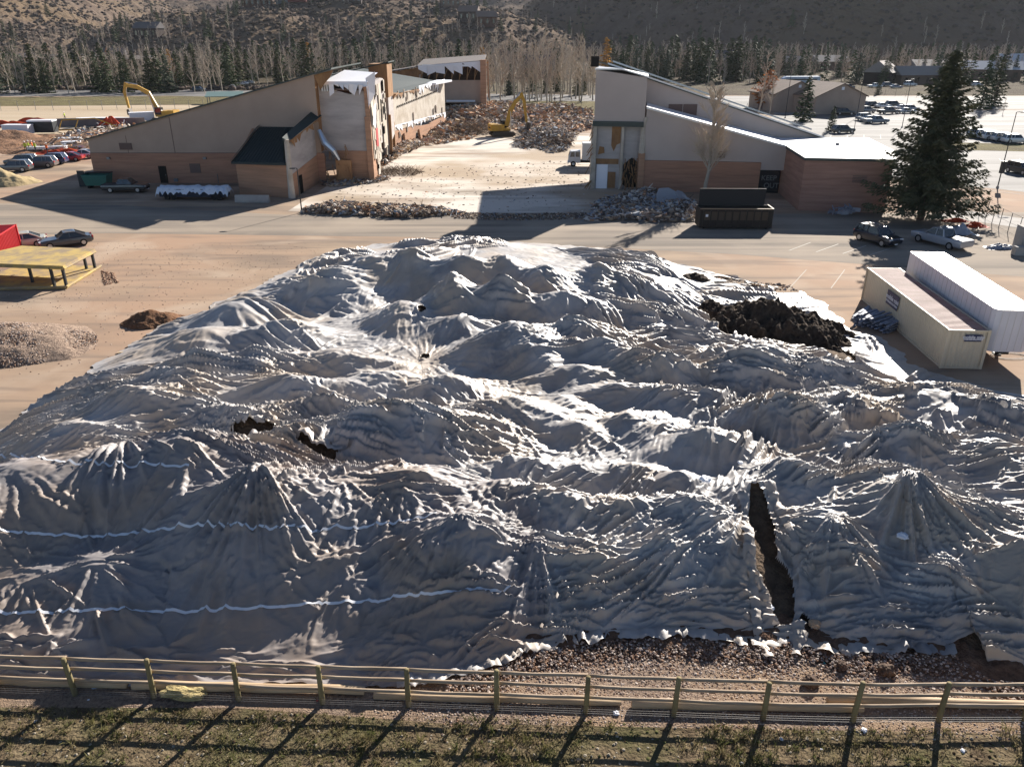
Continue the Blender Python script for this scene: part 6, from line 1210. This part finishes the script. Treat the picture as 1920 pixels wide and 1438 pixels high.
def hump(cx,cy,rx,ry,h): return lambda x,y: h*np.clip(1-((x-cx)/rx)**2-((y-cy)/ry)**2,0,1)
def humps(L): 
    fs=[hump(*l) for l in L]; return lambda x,y: np.maximum.reduce([f(x,y) for f in fs])+.05
sp=lambda L:[G(*p) for p in L]
debris('rubble_strip',sp([(568,392),(620,378),(700,382),(800,386),(870,398),(850,404),(760,410),(640,404),(575,400)]),2600,.12,.5,humps([(-18,86,7,2.4,.8),(-11,84,6,2.2,.7)]),'strip of splintered wood and plaster rubble along the front of the slab at left',51)
debris('dark_soil_strip',sp([(840,398),(960,402),(1100,400),(1100,412),(950,414),(850,410)]),1500,.06,.22,lambda x,y:.08+0*x,'thin scatter of dark gritty rubble on the shaded edge of the slab',52,(1,4,1,.5,5,1,1),.2)
debris('rubble_strip',sp([(1095,415),(1120,375),(1205,360),(1300,380),(1306,415),(1250,418),(1180,414)]),3000,.12,.55,humps([(14,83,6,3,.7),(20,86,5,6,1.0),(17,95,4,4,.8)]),'shaded rubble heap of pale plaster scraps between the tower and the dumpster',53,(2,4,1,3.5,4,4,1))
debris('rubble_field',sp([(800,200),(900,190),(1110,205),(1115,240),(1060,262),(1040,245),(990,250),(930,235),(880,262),(800,275),(780,262),(815,225)]),8000,.22,.9,humps([(-10,195,12,16,2.8),(-3,205,12,18,2.6),(10,205,10,14,2.2),(-12,165,7,9,2.0),(4,190,8,12,2.2)]),'broad field of broken brick, timber and plaster behind the slab',54,(4,3,5,2,3,1,4),.3)
debris('scrap_pile',sp([(975,245),(1060,238),(1078,262),(1062,285),(1030,288),(985,272)]),2300,.18,.7,humps([(7,150,6,12,2.0),(2,158,5,9,1.3)]),'pile of grey twisted metal scrap beside the central excavator',55,(1,4,.5,2,5,5,1),.6)
debris('scrap_pile',sp([(965,262),(1000,262),(1012,275),(990,282),(965,276)]),500,.2,.6,humps([(2,143,4,4,.9)]),'small heap of grey scrap in front of the central excavator',56,(1,4,.5,3,4,5,1),.6)
debris('rubble_slope',sp([(700,300),(740,285),(770,268),(835,232),(850,250),(800,272),(760,290),(720,312)]),1600,.15,.7,humps([(-18,135,4,14,1.4),(-14,160,4,14,1.4)]),'rubble spilling along the foot of the long sunlit wall',57,(3,4,3,3,3,1,3),.5)
debris('rubble_slope',sp([(600,345),(690,332),(735,335),(700,345),(620,352)]),600,.1,.5,lambda x,y:.3+0*x,'scraps along the foot of the torn block wall',58,(3,4,2,3,3,3,3),.4)
debris('slab_litter',sp([(600,385),(690,320),(1100,300),(1100,400),(860,396)]),700,.06,.25,lambda x,y:.03+0*x,'scattered crumbs across the concrete slab',59,(2,5,1,1,5,1,1),.4)
debris('jobsite_scrap',sp([(60,285),(150,245),(260,235),(180,262),(160,285)]),700,.3,1.2,lambda x,y:.6+0*x,'mixed scrap strewn round the excavation at left',60,(2,3,2,5,3,1,3),.5)
debris('rubble_strip',sp([(1060,510),(1260,512),(1480,535),(1500,548),(1300,530),(1240,525)]),700,.05,.2,lambda x,y:.05+0*x,'gritty line of soil crumbs behind the plastic sheets',61,(1,4,1,2,5,1,1),.2)
# brush heaps
def brush(px,py,rx,ry,h,label,seed,n=900):
    rs=random.Random(seed); b=MB(); x,y=G(px,py)
    for k in range(n):
        a=rs.uniform(0,6.28); r=rs.random()**.6; p=Vector((r*rx*math.cos(a),r*ry*math.sin(a),h*(1-r*r)*rs.random())); d=Vector((rs.uniform(-1,1),rs.uniform(-1,1),rs.uniform(-.1,.9)))*rs.uniform(.4,1.3); b.cyl(p,p+d,.035,.012,3,0,False)
    return tag(b.build('brush_heap',mat('dry brush',(.17,.13,.10),.95,.1),None,False,(x,y,.02)),label,'brush heap')
brush(888,250,4.5,4,2.2,'round grey-brown brush heap left of the central excavator',1,1100)
brush(1042,272,2.4,2.5,1.3,'smaller greenish brush heap at the end of the scrap pile',2,500)
brush(745,325,3.5,3,.5,'flat layer of twigs on the slab below the torn wall',3,500)
for i,(px,py,s,tl,lb) in enumerate(((1250,378,1.5,.5,'large tilted pale concrete slab piece leaning by the brick wall'),(1275,376,1.0,.3,'rounded pale slab piece next to the largest one'),(1290,384,1.2,.15,'grey slab fragment nearest the dumpster'))):
    b=MB(); pr=[(math.cos(k*.785+i)*s*(1+.2*math.sin(k*3+i)),math.sin(k*.785+i)*s*.8) for k in range(8)]; b.prism(pr,0,.22); o=tag(b.build('concrete_slab_piece',mat('broken pale concrete',(.36,.36,.38),.9,.2),None,False,(*G(px,py),.45)),lb,'concrete piece'); o.rotation_euler=(tl+.4,.2,i*.7)
b=MB(); rs=random.Random(3)
for k in range(12): b.cyl((rs.uniform(-2.5,0),rs.uniform(-.6,.6),.1+rs.random()*.3),(rs.uniform(.5,3.5),rs.uniform(-.6,.9),.2+rs.random()*.9),.05,.05,5)
tag(b.build('pipe_bundle',mat('pinkish pipe',(.35,.20,.17),.6,.4),None,False,(*G(785,272),.02),.5),'bundle of pinkish pipes jutting from the foot of the long wall','pipes')
# ------------------------------------------------------------------ people
M_skin=mat('skin',(.45,.27,.19),.6,.3)
def person(px,py,vest,leg,hard,label,pose=0,rz=0,z=0.0,dark=False):
    me=bpy.data.meshes.new('person'); s=.98
    ax=[.1,.25,-.05][pose%3]; lx=[.06,.18,.1][pose%3]
    V=[(0,0,.95),(0,.0,1.15),(0,.0,1.38),(0,.02,1.5),(0,.03,1.62),(0,.02,1.74),(-.1,0,.9),(-.11,lx,.5),(-.12,-lx*.4,.08),(-.12,.12-lx*.4,.03),(.1,0,.9),(.11,-lx*.6,.5),(.12,-lx,.08),(.12,.12-lx,.03),(-.19,0,1.4),(-.25,ax*.6,1.14),(-.22,ax+.12,.92),(.19,0,1.4),(.26,-ax*.3,1.14),(.24,ax*.8,.9)]
    E=[(0,1),(1,2),(2,3),(3,4),(4,5),(0,6),(6,7),(7,8),(8,9),(0,10),(10,11),(11,12),(12,13),(2,14),(14,15),(15,16),(2,17),(17,18),(18,19)]
    rad=[.14,.135,.15,.06,.095,.07,.09,.065,.045,.04,.09,.065,.045,.04,.065,.045,.035,.065,.045,.035]
    me.from_pydata([(v[0]*s,v[1]*s,v[2]*s) for v in V],E,[])
    o=bpy.data.objects.new('person',me); COL.objects.link(o)
    md=o.modifiers.new('skin','SKIN'); 
    for i,r in enumerate(rad): me.skin_vertices[0].data[i].radius=(r*s,r*s*.85)
    me.skin_vertices[0].data[0].use_root=True
    sb_=o.modifiers.new('sub','SUBSURF'); sb_.levels=1; sb_.render_levels=1
    dg=bpy.context.evaluated_depsgraph_get(); m2=bpy.data.meshes.new_from_object(o.evaluated_get(dg)); bpy.data.objects.remove(o)
    m2.materials.clear()
    for m in (leg,vest,M_skin): m2.materials.append(m)
    for p in m2.polygons:
        zc=p.center.z/s; p.material_index=0 if zc<.93 else (1 if zc<1.45 else 2)
        if zc<1.0 and zc>.8 and abs(p.center.x)>.2: p.material_index=2
        p.use_smooth=True
    m2.name='person'; q=link('person',m2,None,(*G(px,py),z),rz); tag(q,label,'person')
    b=MB(); b.cyl((0,.03,1.70*s),(0,.03,1.80*s),.13,.07,10); b.cyl((0,.05,1.69*s),(0,.05,1.71*s),.16,.16,10); b.build('hard_hat' if not dark else 'cap',hard,q)
    return q
hv=mat('lime safety vest',(.45,.60,.04),.7,.2); ov=mat('orange safety vest',(.75,.16,.03),.7,.2); dk=mat('dark trousers',(.03,.035,.05),.8,.2); dj=mat('dark jacket',(.025,.025,.03),.8,.2); hw_=mat('white hard hat',(.8,.8,.8),.4,.5)
for i,(px,py,v,lb) in enumerate(((50,287,hv,'worker in a lime vest at the left of the group behind the parked cars'),(56,285,hv,'worker in a lime vest second from the left in the group'),(63,285,ov,'worker in an orange vest in the middle of the group'),(68,287,hv,'worker in a lime vest at the right of the group'),(90,290,ov,'lone worker in orange right of the group behind the blue car'),(54,254,hv,'worker in a lime vest standing by the white crate'),(62,254,ov,'worker in orange beside the white crate'),(123,226,hv,'lone worker in yellow on the sandy playing field'))):
    person(px,py,v,dk,hw_,lb,i,rnd(-2,2),.3 if py>240 and py<280 else .1)
person(1003,192,dj,dk,dj,'person in dark clothes walking on the grass behind the rubble',1,1.2,0,True); person(1040,193,dj,dk,dj,'person in dark clothes standing among the bare trees',0,.4,0,True)
person(838,207,hv,dk,hw_,'worker in a lime vest in the rubble by the ruined hall',2,.4,2.3)
# ------------------------------------------------------------------ trees
M_bark=mat('grey brown bark',(.15,.11,.085),.95,.1); M_aspb=mat('pale aspen bark',(.40,.35,.28),.9,.1); M_twig=mat('bare twigs',(.42,.34,.275),.95,.05); M_twig2=mat('fine tan twigs',(.48,.40,.32),.95,.05)
def needle(name,c,c2): return mat(name,c,.8,.15,c2=c2,sc=.9,detail=4,lo=.4,hi=.6)
M_n1=needle('spruce needles',(.055,.08,.035),(.09,.11,.05)); M_n2=needle('blue spruce needles',(.06,.085,.055),(.10,.115,.07)); M_n3=needle('olive fir needles',(.10,.105,.045),(.06,.07,.03)); M_gold=mat('gold larch leaves',(.42,.22,.035),.8,.1,c2=(.30,.15,.03),sc=1,trl=.3); M_orl=mat('orange leaves',(.45,.16,.04),.8,.1,c2=(.3,.12,.04),sc=1,trl=.3)
def conifer_mesh(h,r,seed,nb,leaf,dens,m,wob=.25,low=.06):
    rs=np.random.RandomState(seed); V=[];F=[]
    cen=[];dr=[];sz=[]
    for k in range(nb):
        t=(k+rs.rand())/nb; z=h*(low+(1-low)*t**1.05); L=r*(1-t)**.85*(1+rs.uniform(-wob,wob))+.12*r*.3; az=k*2.399+rs.rand()*.8; droop=.28*(1-t)+.05
        n=max(3,int(L/leaf*dens))
        for j in range(n):
            u=(j+rs.rand())/n; rr=L*u; zz=z-L*droop*u+L*.14*u*u*2; sp=L*.26*(1-u*.75)
            for q in range(2):
                off=rs.uniform(-sp,sp); a=az; px=rr*np.cos(a)-off*np.sin(a); py=rr*np.sin(a)+off*np.cos(a)
                cen.append((px,py,zz+rs.uniform(-.04,.04)*L-abs(off)*.25)); dr.append((np.cos(a)+np.sign(off)*-np.sin(a)*.8,np.sin(a)+np.sign(off)*np.cos(a)*.8,-.35+rs.uniform(-.3,.3))); sz.append(leaf*rs.uniform(.7,1.3))
    c=np.array(cen);d=np.array(dr);s=np.array(sz)[:,None]; d/=np.linalg.norm(d,axis=1)[:,None]; n=len(c)
    w=np.cross(d,rs.randn(n,3)*.6+np.array([0,0,1])); w/=np.linalg.norm(w,axis=1)[:,None]
    a=c-w*s*.38; b=c+w*s*.38; e=c+d*s*1.25+np.array([0,0,-.12])*s; f=c-d*s*.35
    V=np.stack([f,a,e,b],1).reshape(-1,3); Q=np.arange(n*4).reshape(-1,4)
    me=np_mesh('crown',V,Q,False); me.materials.append(m); return me
def tube_mesh(name,segs,m,n=4):
    # segs: list of (p0,p1,r0,r1)
    P0=np.array([s[0] for s in segs],float);P1=np.array([s[1] for s in segs],float); r0=np.array([s[2] for s in segs]);r1=np.array([s[3] for s in segs])
    d=P1-P0; d/=np.linalg.norm(d,axis=1)[:,None]+1e-9; up=np.where(np.abs(d[:,2:3])>.9,np.array([[1,0,0]]),np.array([[0,0,1]])); a=np.cross(d,up); a/=np.linalg.norm(a,axis=1)[:,None]; b=np.cross(d,a)
    V=[];k=len(segs)
    for P,r in((P0,r0),(P1,r1)):
        for i in range(n):
            t=2*np.pi*i/n; V.append(P+(a*np.cos(t)+b*np.sin(t))*r[:,None])
    V=np.stack(V,1).reshape(-1,3); F=np.array([(i,(i+1)%n,n+(i+1)%n,n+i) for i in range(n)]); Q=(F[None]+np.arange(k)[:,None,None]*2*n).reshape(-1,4)
    me=np_mesh(name,V,Q,n>4); me.materials.append(m); return me
def bare_tree(h,seed,spread=.16,nb=26,tw=6,r=.14,tr=.022,sub=3):
    rs=random.Random(seed); T=[];B=[]; p=Vector((0,0,0)); n=8; pts=[p.copy()]
    for k in range(n): p=p+Vector((rs.uniform(-.03,.03)*h*.5,rs.uniform(-.03,.03)*h*.5,h/n)); pts.append(p.copy())
    for k in range(n): T.append((pts[k],pts[k+1],r*(1-k/n)+.03,r*(1-(k+1)/n)+.03))
    for k in range(nb):
        t=.22+.76*(k+rs.random())/nb; i=min(int(t*n),n-1); q=pts[i].lerp(pts[i+1],t*n-i); a=rs.uniform(0,6.28); L=h*spread*(1.25-t)*rs.uniform(.7,1.5)+.3
        d=Vector((math.cos(a),math.sin(a),rs.uniform(.9,1.9))).normalized(); e=q+d*L; m=q+d*L*.5+Vector((0,0,-.03*L)); B.append((q,m,.03*h/10*(1.3-t)+tr,.02*h/12+tr)); B.append((m,e,.02*h/12+tr,tr))
        for j in range(tw):
            u=rs.uniform(.25,1); s=q+d*L*u; d2=(d+Vector((rs.uniform(-.9,.9),rs.uniform(-.9,.9),rs.uniform(-.2,.9)))).normalized(); l2=L*rs.uniform(.25,.5); B.append((s,s+d2*l2,tr,tr*.6))
            if sub>3:
                for _ in range(sub-3): s2=s+d2*l2*rs.uniform(.3,1); d3=(d2+Vector((rs.uniform(-1,1),rs.uniform(-1,1),rs.uniform(-.3,.8)))).normalized(); B.append((s2,s2+d3*l2*.5,tr*.7,tr*.4))
    return T,B
def tree_thing(name,parts,loc,rz,sc,label,cat,group=None):
    e=empty(name,loc,rz,label,cat,group); e.scale=sc
    for n,me in parts: link(n,me,e)
    return e
def trunkmesh(h,r,m): return tube_mesh('trunk',[((0,0,-.2),(0,0,h*.5),r,r*.6),((0,0,h*.5),(0,0,h*.95),r*.6,r*.1)],m,6)
# the big spruce
M_n2b=needle('dusty blue spruce needles',(.13,.13,.07),(.07,.078,.045))
x,y=G(1722,412)
big=tree_thing('spruce_tree',[('trunk',trunkmesh(16.3,.38,M_bark)),('crown',conifer_mesh(16.6,5.0,3,330,.27,4.6,M_n2b,.45,.10)),('branches',None)][:2],(x+.2,y,0),0,(1,1,1),'huge dark spruce standing at the corner of the brick block','tree')
seg=[]; rs=random.Random(5)
for k in range(70):
    t=k/70; z=16.6*(.1+.85*t); L=4.6*(1-t)**.85; a=k*2.399; seg.append(((0,0,z),(L*math.cos(a),L*math.sin(a),z-L*.2),.06*(1-t)+.02,.015))
link('limbs',tube_mesh('limbs',seg,M_bark,4),big)
# aspen in front of the right wing
x,y=23.2,94.4
T,B=bare_tree(12.2,11,.21,52,12,.22,.036,5)
T=[(Vector(a)+Vector((.03*a.z,0,0)),Vector(b)+Vector((.03*b.z,0,0)),r0,r1) for a,b,r0,r1 in T]; B=[(Vector(a)+Vector((.03*a.z,0,0)),Vector(b)+Vector((.03*b.z,0,0)),r0,r1) for a,b,r0,r1 in B]
tree_thing('aspen_tree',[('trunk',tube_mesh('trunk',T,M_aspb,8)),('branches',tube_mesh('branches',B,M_twig2,3))],(x,y,0),0,(1,1,1),'tall bare aspen with a white trunk in front of the right-hand school wing','tree')
# variants
CON=[(trunkmesh(12,.2,M_bark),conifer_mesh(12,2.9,s,70,.55,2.6,m,.3,.04)) for s,m in ((1,M_n1),(2,M_n1),(3,M_n3),(4,M_n2),(5,M_n3))]
GOLD=(trunkmesh(10,.15,M_bark),conifer_mesh(10,2.0,9,55,.45,2.2,M_gold,.35,.1)); ORL=(trunkmesh(7,.12,M_bark),conifer_mesh(7,2.6,10,50,.4,2.2,M_orl,.5,.2))
ASP=[]
for s in range(7):
    T,B=bare_tree(12,20+s,.15,26,6,.13,.028); ASP.append((tube_mesh('trunk',T,M_aspb,5),tube_mesh('branches',B,(M_twig,M_twig2)[s%2],3)))
def put(kind,x,y,h,label,group,name=None,cat='tree'):
    z=tz(x,y)-.2
    if kind=='c': me=random.choice(CON); hh=12; nm='conifer_tree'
    elif kind=='g': me=GOLD; hh=10; nm='larch_tree'
    elif kind=='o': me=ORL; hh=7; nm='autumn_tree'
    else: me=random.choice(ASP); hh=12; nm='aspen_tree'
    s=h/hh; return tree_thing(name or nm,[('trunk',me[0]),('crown' if kind!='a' else 'branches',me[1])],(x,y,z),rnd(0,6.28),(s*rnd(.85,1.2),s*rnd(.85,1.2),s),label,cat,group)
random.seed(21)
# particular trees near the right
def put1(kind,px,py,h,label,y=None):
    x,y_=G(px,py); return put(kind,x,y_,h,label,None)
put1('c',1507,228,10.5,'olive-green small fir beside the left-hand shed'); put1('c',1558,246,5.0,'little fir just behind the sloping roof edge')
put1('c',1838,205,13.5,'dark fir standing right of the big spruce crown'); put1('c',1862,200,12.5,'dark fir at the lot edge second right of the big spruce'); put1('c',1646,178,5,'round dark bush by the lot fence')
put1('g',1135,150,17,'narrow golden larch rising behind the tower'); put1('o',1436,205,10,'orange-leaved tree left of the sheds'); put1('g',905,165,14,'orange-gold tree behind the ruined hall')
put1('g',325,160,13,'yellow larch among dark firs on the left'); put1('g',583,150,15,'thin orange larch in the aspen belt left of centre'); put1('o',205,120,10,'orange-leaved tree left of the yellow larch')
put1('g',1600,108,9,'small gold larch below the right-hand hill')
put1('a',1420,222,15,'wide pale bare tree left of the orange-leaved one'); put1('a',1442,215,11,'bare tree beside the left-hand shed')
put1('a',1880,215,4,'small bare sapling on the lot island')
for px,py,h,lb in ((-5,176,13,'dark fir at the far left edge by the road'),(52,174,12,'dark pointed fir third from the left edge by the road'),(72,174,13,'tall fir beside the pointed one at far left'),(90,175,11,'shorter dark fir at the right of the far left clump'),(188,173,13,'big dark fir left of the narrow gap by the road'),(205,174,14,'twin of the big dark fir, slightly taller'),(238,174,13,'narrow black-green fir standing alone by the road'),(285,174,13,'broad fir left of the yellow larch'),(300,173,14,'broadest fir below the yellow larch'),(318,174,12,'lighter green fir in front of the yellow larch'),(432,168,10,'dark fir behind the roadside pickup'),(1310,150,17,'tallest olive fir behind the middle of the right wing roof'),(1330,152,15,'olive fir right beside the tallest one'),(1380,152,15,'olive fir behind the bare aspen top'),(1212,150,13,'first pointed fir behind the tower roof'),(1250,150,12,'second pointed fir behind the tower roof')): put1('c',px,py,h,lb)
# clear lines of trees: (kind, px range, base py range, heights, count)
def band(kind,n,px0,px1,py0,py1,h0,h1,label,group,seed):
    rs=random.Random(seed)
    for i in range(n):
        px=px0+(px1-px0)*(i+rs.random())/n; py=rs.uniform(py0,py1); x,y=G(px,py); put(kind,x,y,rs.uniform(h0,h1),label,group)
ga='bare aspens of the belt behind the site'; gc='firs and spruces of the belt behind the site'
band('a',46,905,1115,172,196,13,19,'tall pale bare aspen in the stand behind the rubble field',ga,1)
band('c',7,930,1110,168,180,6,11,'dark fir mixed into the central aspen stand',gc,2)
band('a',58,-60,420,160,176,10,15,'bare aspen along the far road at left',ga,3)
band('c',26,-40,440,152,168,11,16,'dark fir along the far road at left',gc,4)
band('a',62,380,920,138,162,11,17,'bare aspen in the belt behind the left-hand school',ga,5)
band('c',44,440,920,136,160,10,17,'dark fir in the belt behind the left-hand school',gc,6)
band('c',46,1140,1480,132,156,11,18,'fir behind the right-hand school wing',gc,7)
band('a',44,1130,1480,124,150,11,17,'bare aspen behind the right-hand school wing',ga,8)
band('c',58,1440,1960,122,160,9,15,'fir among the houses at right',gc,9)
band('a',34,1440,1960,118,156,9,14,'bare aspen among the houses at right',ga,10)
band('c',46,-60,1960,104,126,9,14,'fir in the distant half of the valley wood',gc,11)
band('a',56,-60,1960,104,130,9,14,'bare aspen in the distant half of the valley wood',ga,12)
# knoll trees stand between the houses
rs_=random.Random(44)
for i in range(60):
    y=rs_.uniform(600,830); x=-150+rs_.uniform(-230,290)*y/760; put(rs_.choice('accca'),x,y,rs_.uniform(6,12),'tree standing among the houses on the knoll','trees on the knoll','knoll_tree')
# the far wood that reads as one mass
def mass(name,n,fn,variants,label,seed):
    rs=np.random.RandomState(seed); P=fn(rs,n); VV=[];QQ=[];MI=[];o=0; mats=[]
    for me in variants:
        for m in me.materials:
            if m not in mats: mats.append(m)
    arr=[]
    for me in variants:
        v=np.zeros(len(me.vertices)*3,np.float32); me.vertices.foreach_get('co',v); q=np.zeros(len(me.loops),np.int32); me.loops.foreach_get('vertex_index',q); arr.append((v.reshape(-1,3),q.reshape(-1,4),mats.index(me.materials[0])))
    for i in range(len(P)):
        v,q,m=arr[rs.randint(len(arr))]; s=P[i,3]; a=rs.rand()*6.28; c,sn=math.cos(a),math.sin(a)
        w=np.stack([(v[:,0]*c-v[:,1]*sn)*s+P[i,0],(v[:,0]*sn+v[:,1]*c)*s+P[i,1],v[:,2]*s+P[i,2]],-1); VV.append(w); QQ.append(q+o); o+=len(w); MI.append(np.full(len(q),m))
    me=np_mesh(name,np.concatenate(VV),np.concatenate(QQ),False,np.concatenate(MI))
    for m in mats: me.materials.append(m)
    return tag(link(name,me),label,'wood',kind='stuff')
SM=[]
for s in range(4):
    T,B=bare_tree(10,60+s,.15,15,3,.13,.05); SM.append(tube_mesh('branches',T+B,(M_twig,M_twig2)[s%2],3))
SC_=[conifer_mesh(10,2.2,70+s,30,.8,1.8,(M_n1,M_n3)[s%2],.3,.02) for s in range(3)]
def valleyp(rs,n):
    y=rs.uniform(330,640,n); x=rs.uniform(-.78,.78,n)*y; z=terrain(x.astype(np.float32),y.astype(np.float32)); z=np.maximum(z,0)
    return np.stack([x,y,z-.2,rs.uniform(.8,1.35,n)],-1)[z<22]
def valleyc(rs,n):
    y=rs.uniform(330,640,n); x=rs.uniform(-.78,.78,n)*y; z=np.maximum(terrain(x.astype(np.float32),y.astype(np.float32)),0)
    k=vnoise(x.astype(np.float32),y.astype(np.float32),.02,77)>.45
    return np.stack([x,y,z-.2,rs.uniform(.8,1.3,n)],-1)[k&(z<16)]
mass('aspen_wood',1500,valleyp,SM,'grey mass of leafless aspens filling the valley beyond the road',5)
mass('fir_wood',420,valleyc,SC_,'dark firs scattered through the valley wood',6)
def knp(rs,n):
    y=rs.uniform(560,860,n); x=-130+rs.uniform(-240,330,n); z=np.maximum(terrain(x.astype(np.float32),y.astype(np.float32)),0); return np.stack([x,y,z-.2,rs.uniform(.4,.95,n)],-1)
mass('knoll_scrub_wood',200,knp,SM+SC_[:1],'small bare trees and bushes covering the knoll',7)
# undergrowth strip along the far road
def und(rs,n):
    x=rs.uniform(-190,-55,n); y=rs.uniform(286,296,n)+(-x*.02); return np.stack([x,y,0*x+.4],-1)
tag(clumps('roadside_bushes',500,und,.6,1.5,sc,seed=31),'low brown bushes along the far road','bushes',kind='stuff')

# labels that tell the belt trees apart: rank from the left within the stretch behind a landmark
LM=[(-200,40,'at the far left edge'),(40,110,'behind the orange safety fencing'),(110,180,'left of the excavator boom'),(180,250,'behind the tall excavator boom'),(250,330,'behind the excavator cab'),(330,400,'behind the sandy field'),(400,470,'behind the roadside cars'),(470,540,'above the long sloping roof'),(540,610,'above the peak of the torn gable'),(610,680,'above the torn white roof membrane'),(680,740,'above the plywood tower'),(740,820,'left of the ruined hall'),(820,905,'behind the ruined hall'),(905,945,'just right of the ruined hall'),(945,985,'behind the central excavator boom'),(985,1025,'behind the walking person'),(1025,1065,'behind the standing person'),(1065,1130,'left of the tower'),(1130,1190,'above the tower'),(1190,1260,'above the upper roof start'),(1260,1330,'above the twin louvres'),(1330,1400,'above the bare aspen crown'),(1400,1470,'left of the storage sheds'),(1470,1540,'above the left-hand shed'),(1540,1610,'above the right-hand shed'),(1610,1690,'above the parked cars'),(1690,1790,'behind the big spruce crown'),(1790,1860,'right of the big spruce crown'),(1860,2400,'at the right edge')]
ORD=['first','second','third','fourth','fifth','sixth','seventh','eighth','ninth','tenth','eleventh','twelfth','thirteenth','fourteenth','fifteenth','sixteenth','seventeenth','eighteenth','nineteenth','twentieth']
bk={}
for o in list(COL.objects):
    g=o.get('group')
    if g in (ga,gc,'trees on the knoll'):
        x,y,z=o.location; c_,s2=math.cos(TH),math.sin(TH); dz=z-CH; px=960+FL*x/(y*c_-dz*s2); kind='fir' if any(c.name.startswith('crown') for c in o.children) else 'bare aspen'
        row='near' if y<275 else ('middle' if y<360 else 'distant'); 
        if g=='trees on the knoll': row='hillside'
        for a,b_,nm in LM:
            if a<=px<b_: bk.setdefault((nm,row,kind),[]).append((px,o)); break
for (nm,row,kind),L_ in bk.items():
    L_.sort(key=lambda t:t[0])
    for i,(px,o) in enumerate(L_):
        h=o.scale[2]*12; o['label']=('%s %s %s from left, %s row, %s'%(ORD[min(i,19)],'tall' if h>14 else ('small' if h<10 else 'middling'),kind,row,nm)) if row!='hillside' else '%s %s from left among hillside houses %s'%(ORD[min(i,19)],kind,nm)

# ------------------------------------------------------------------ thin valley haze
hz=bpy.data.materials.new('haze'); hz.use_nodes=True; N=hz.node_tree.nodes; N.remove(N['Principled BSDF']); pv=N.new('ShaderNodeVolumePrincipled'); pv.inputs['Color'].default_value=(.80,.86,.95,1); pv.inputs['Density'].default_value=.00004; pv.inputs['Anisotropy'].default_value=.2
hz.node_tree.links.new(pv.outputs[0],N['Material Output'].inputs['Volume'])
tag(MB().b2(-4500,6500,-60,4300,-1.2,470).build('haze',hz),kind='stuff')
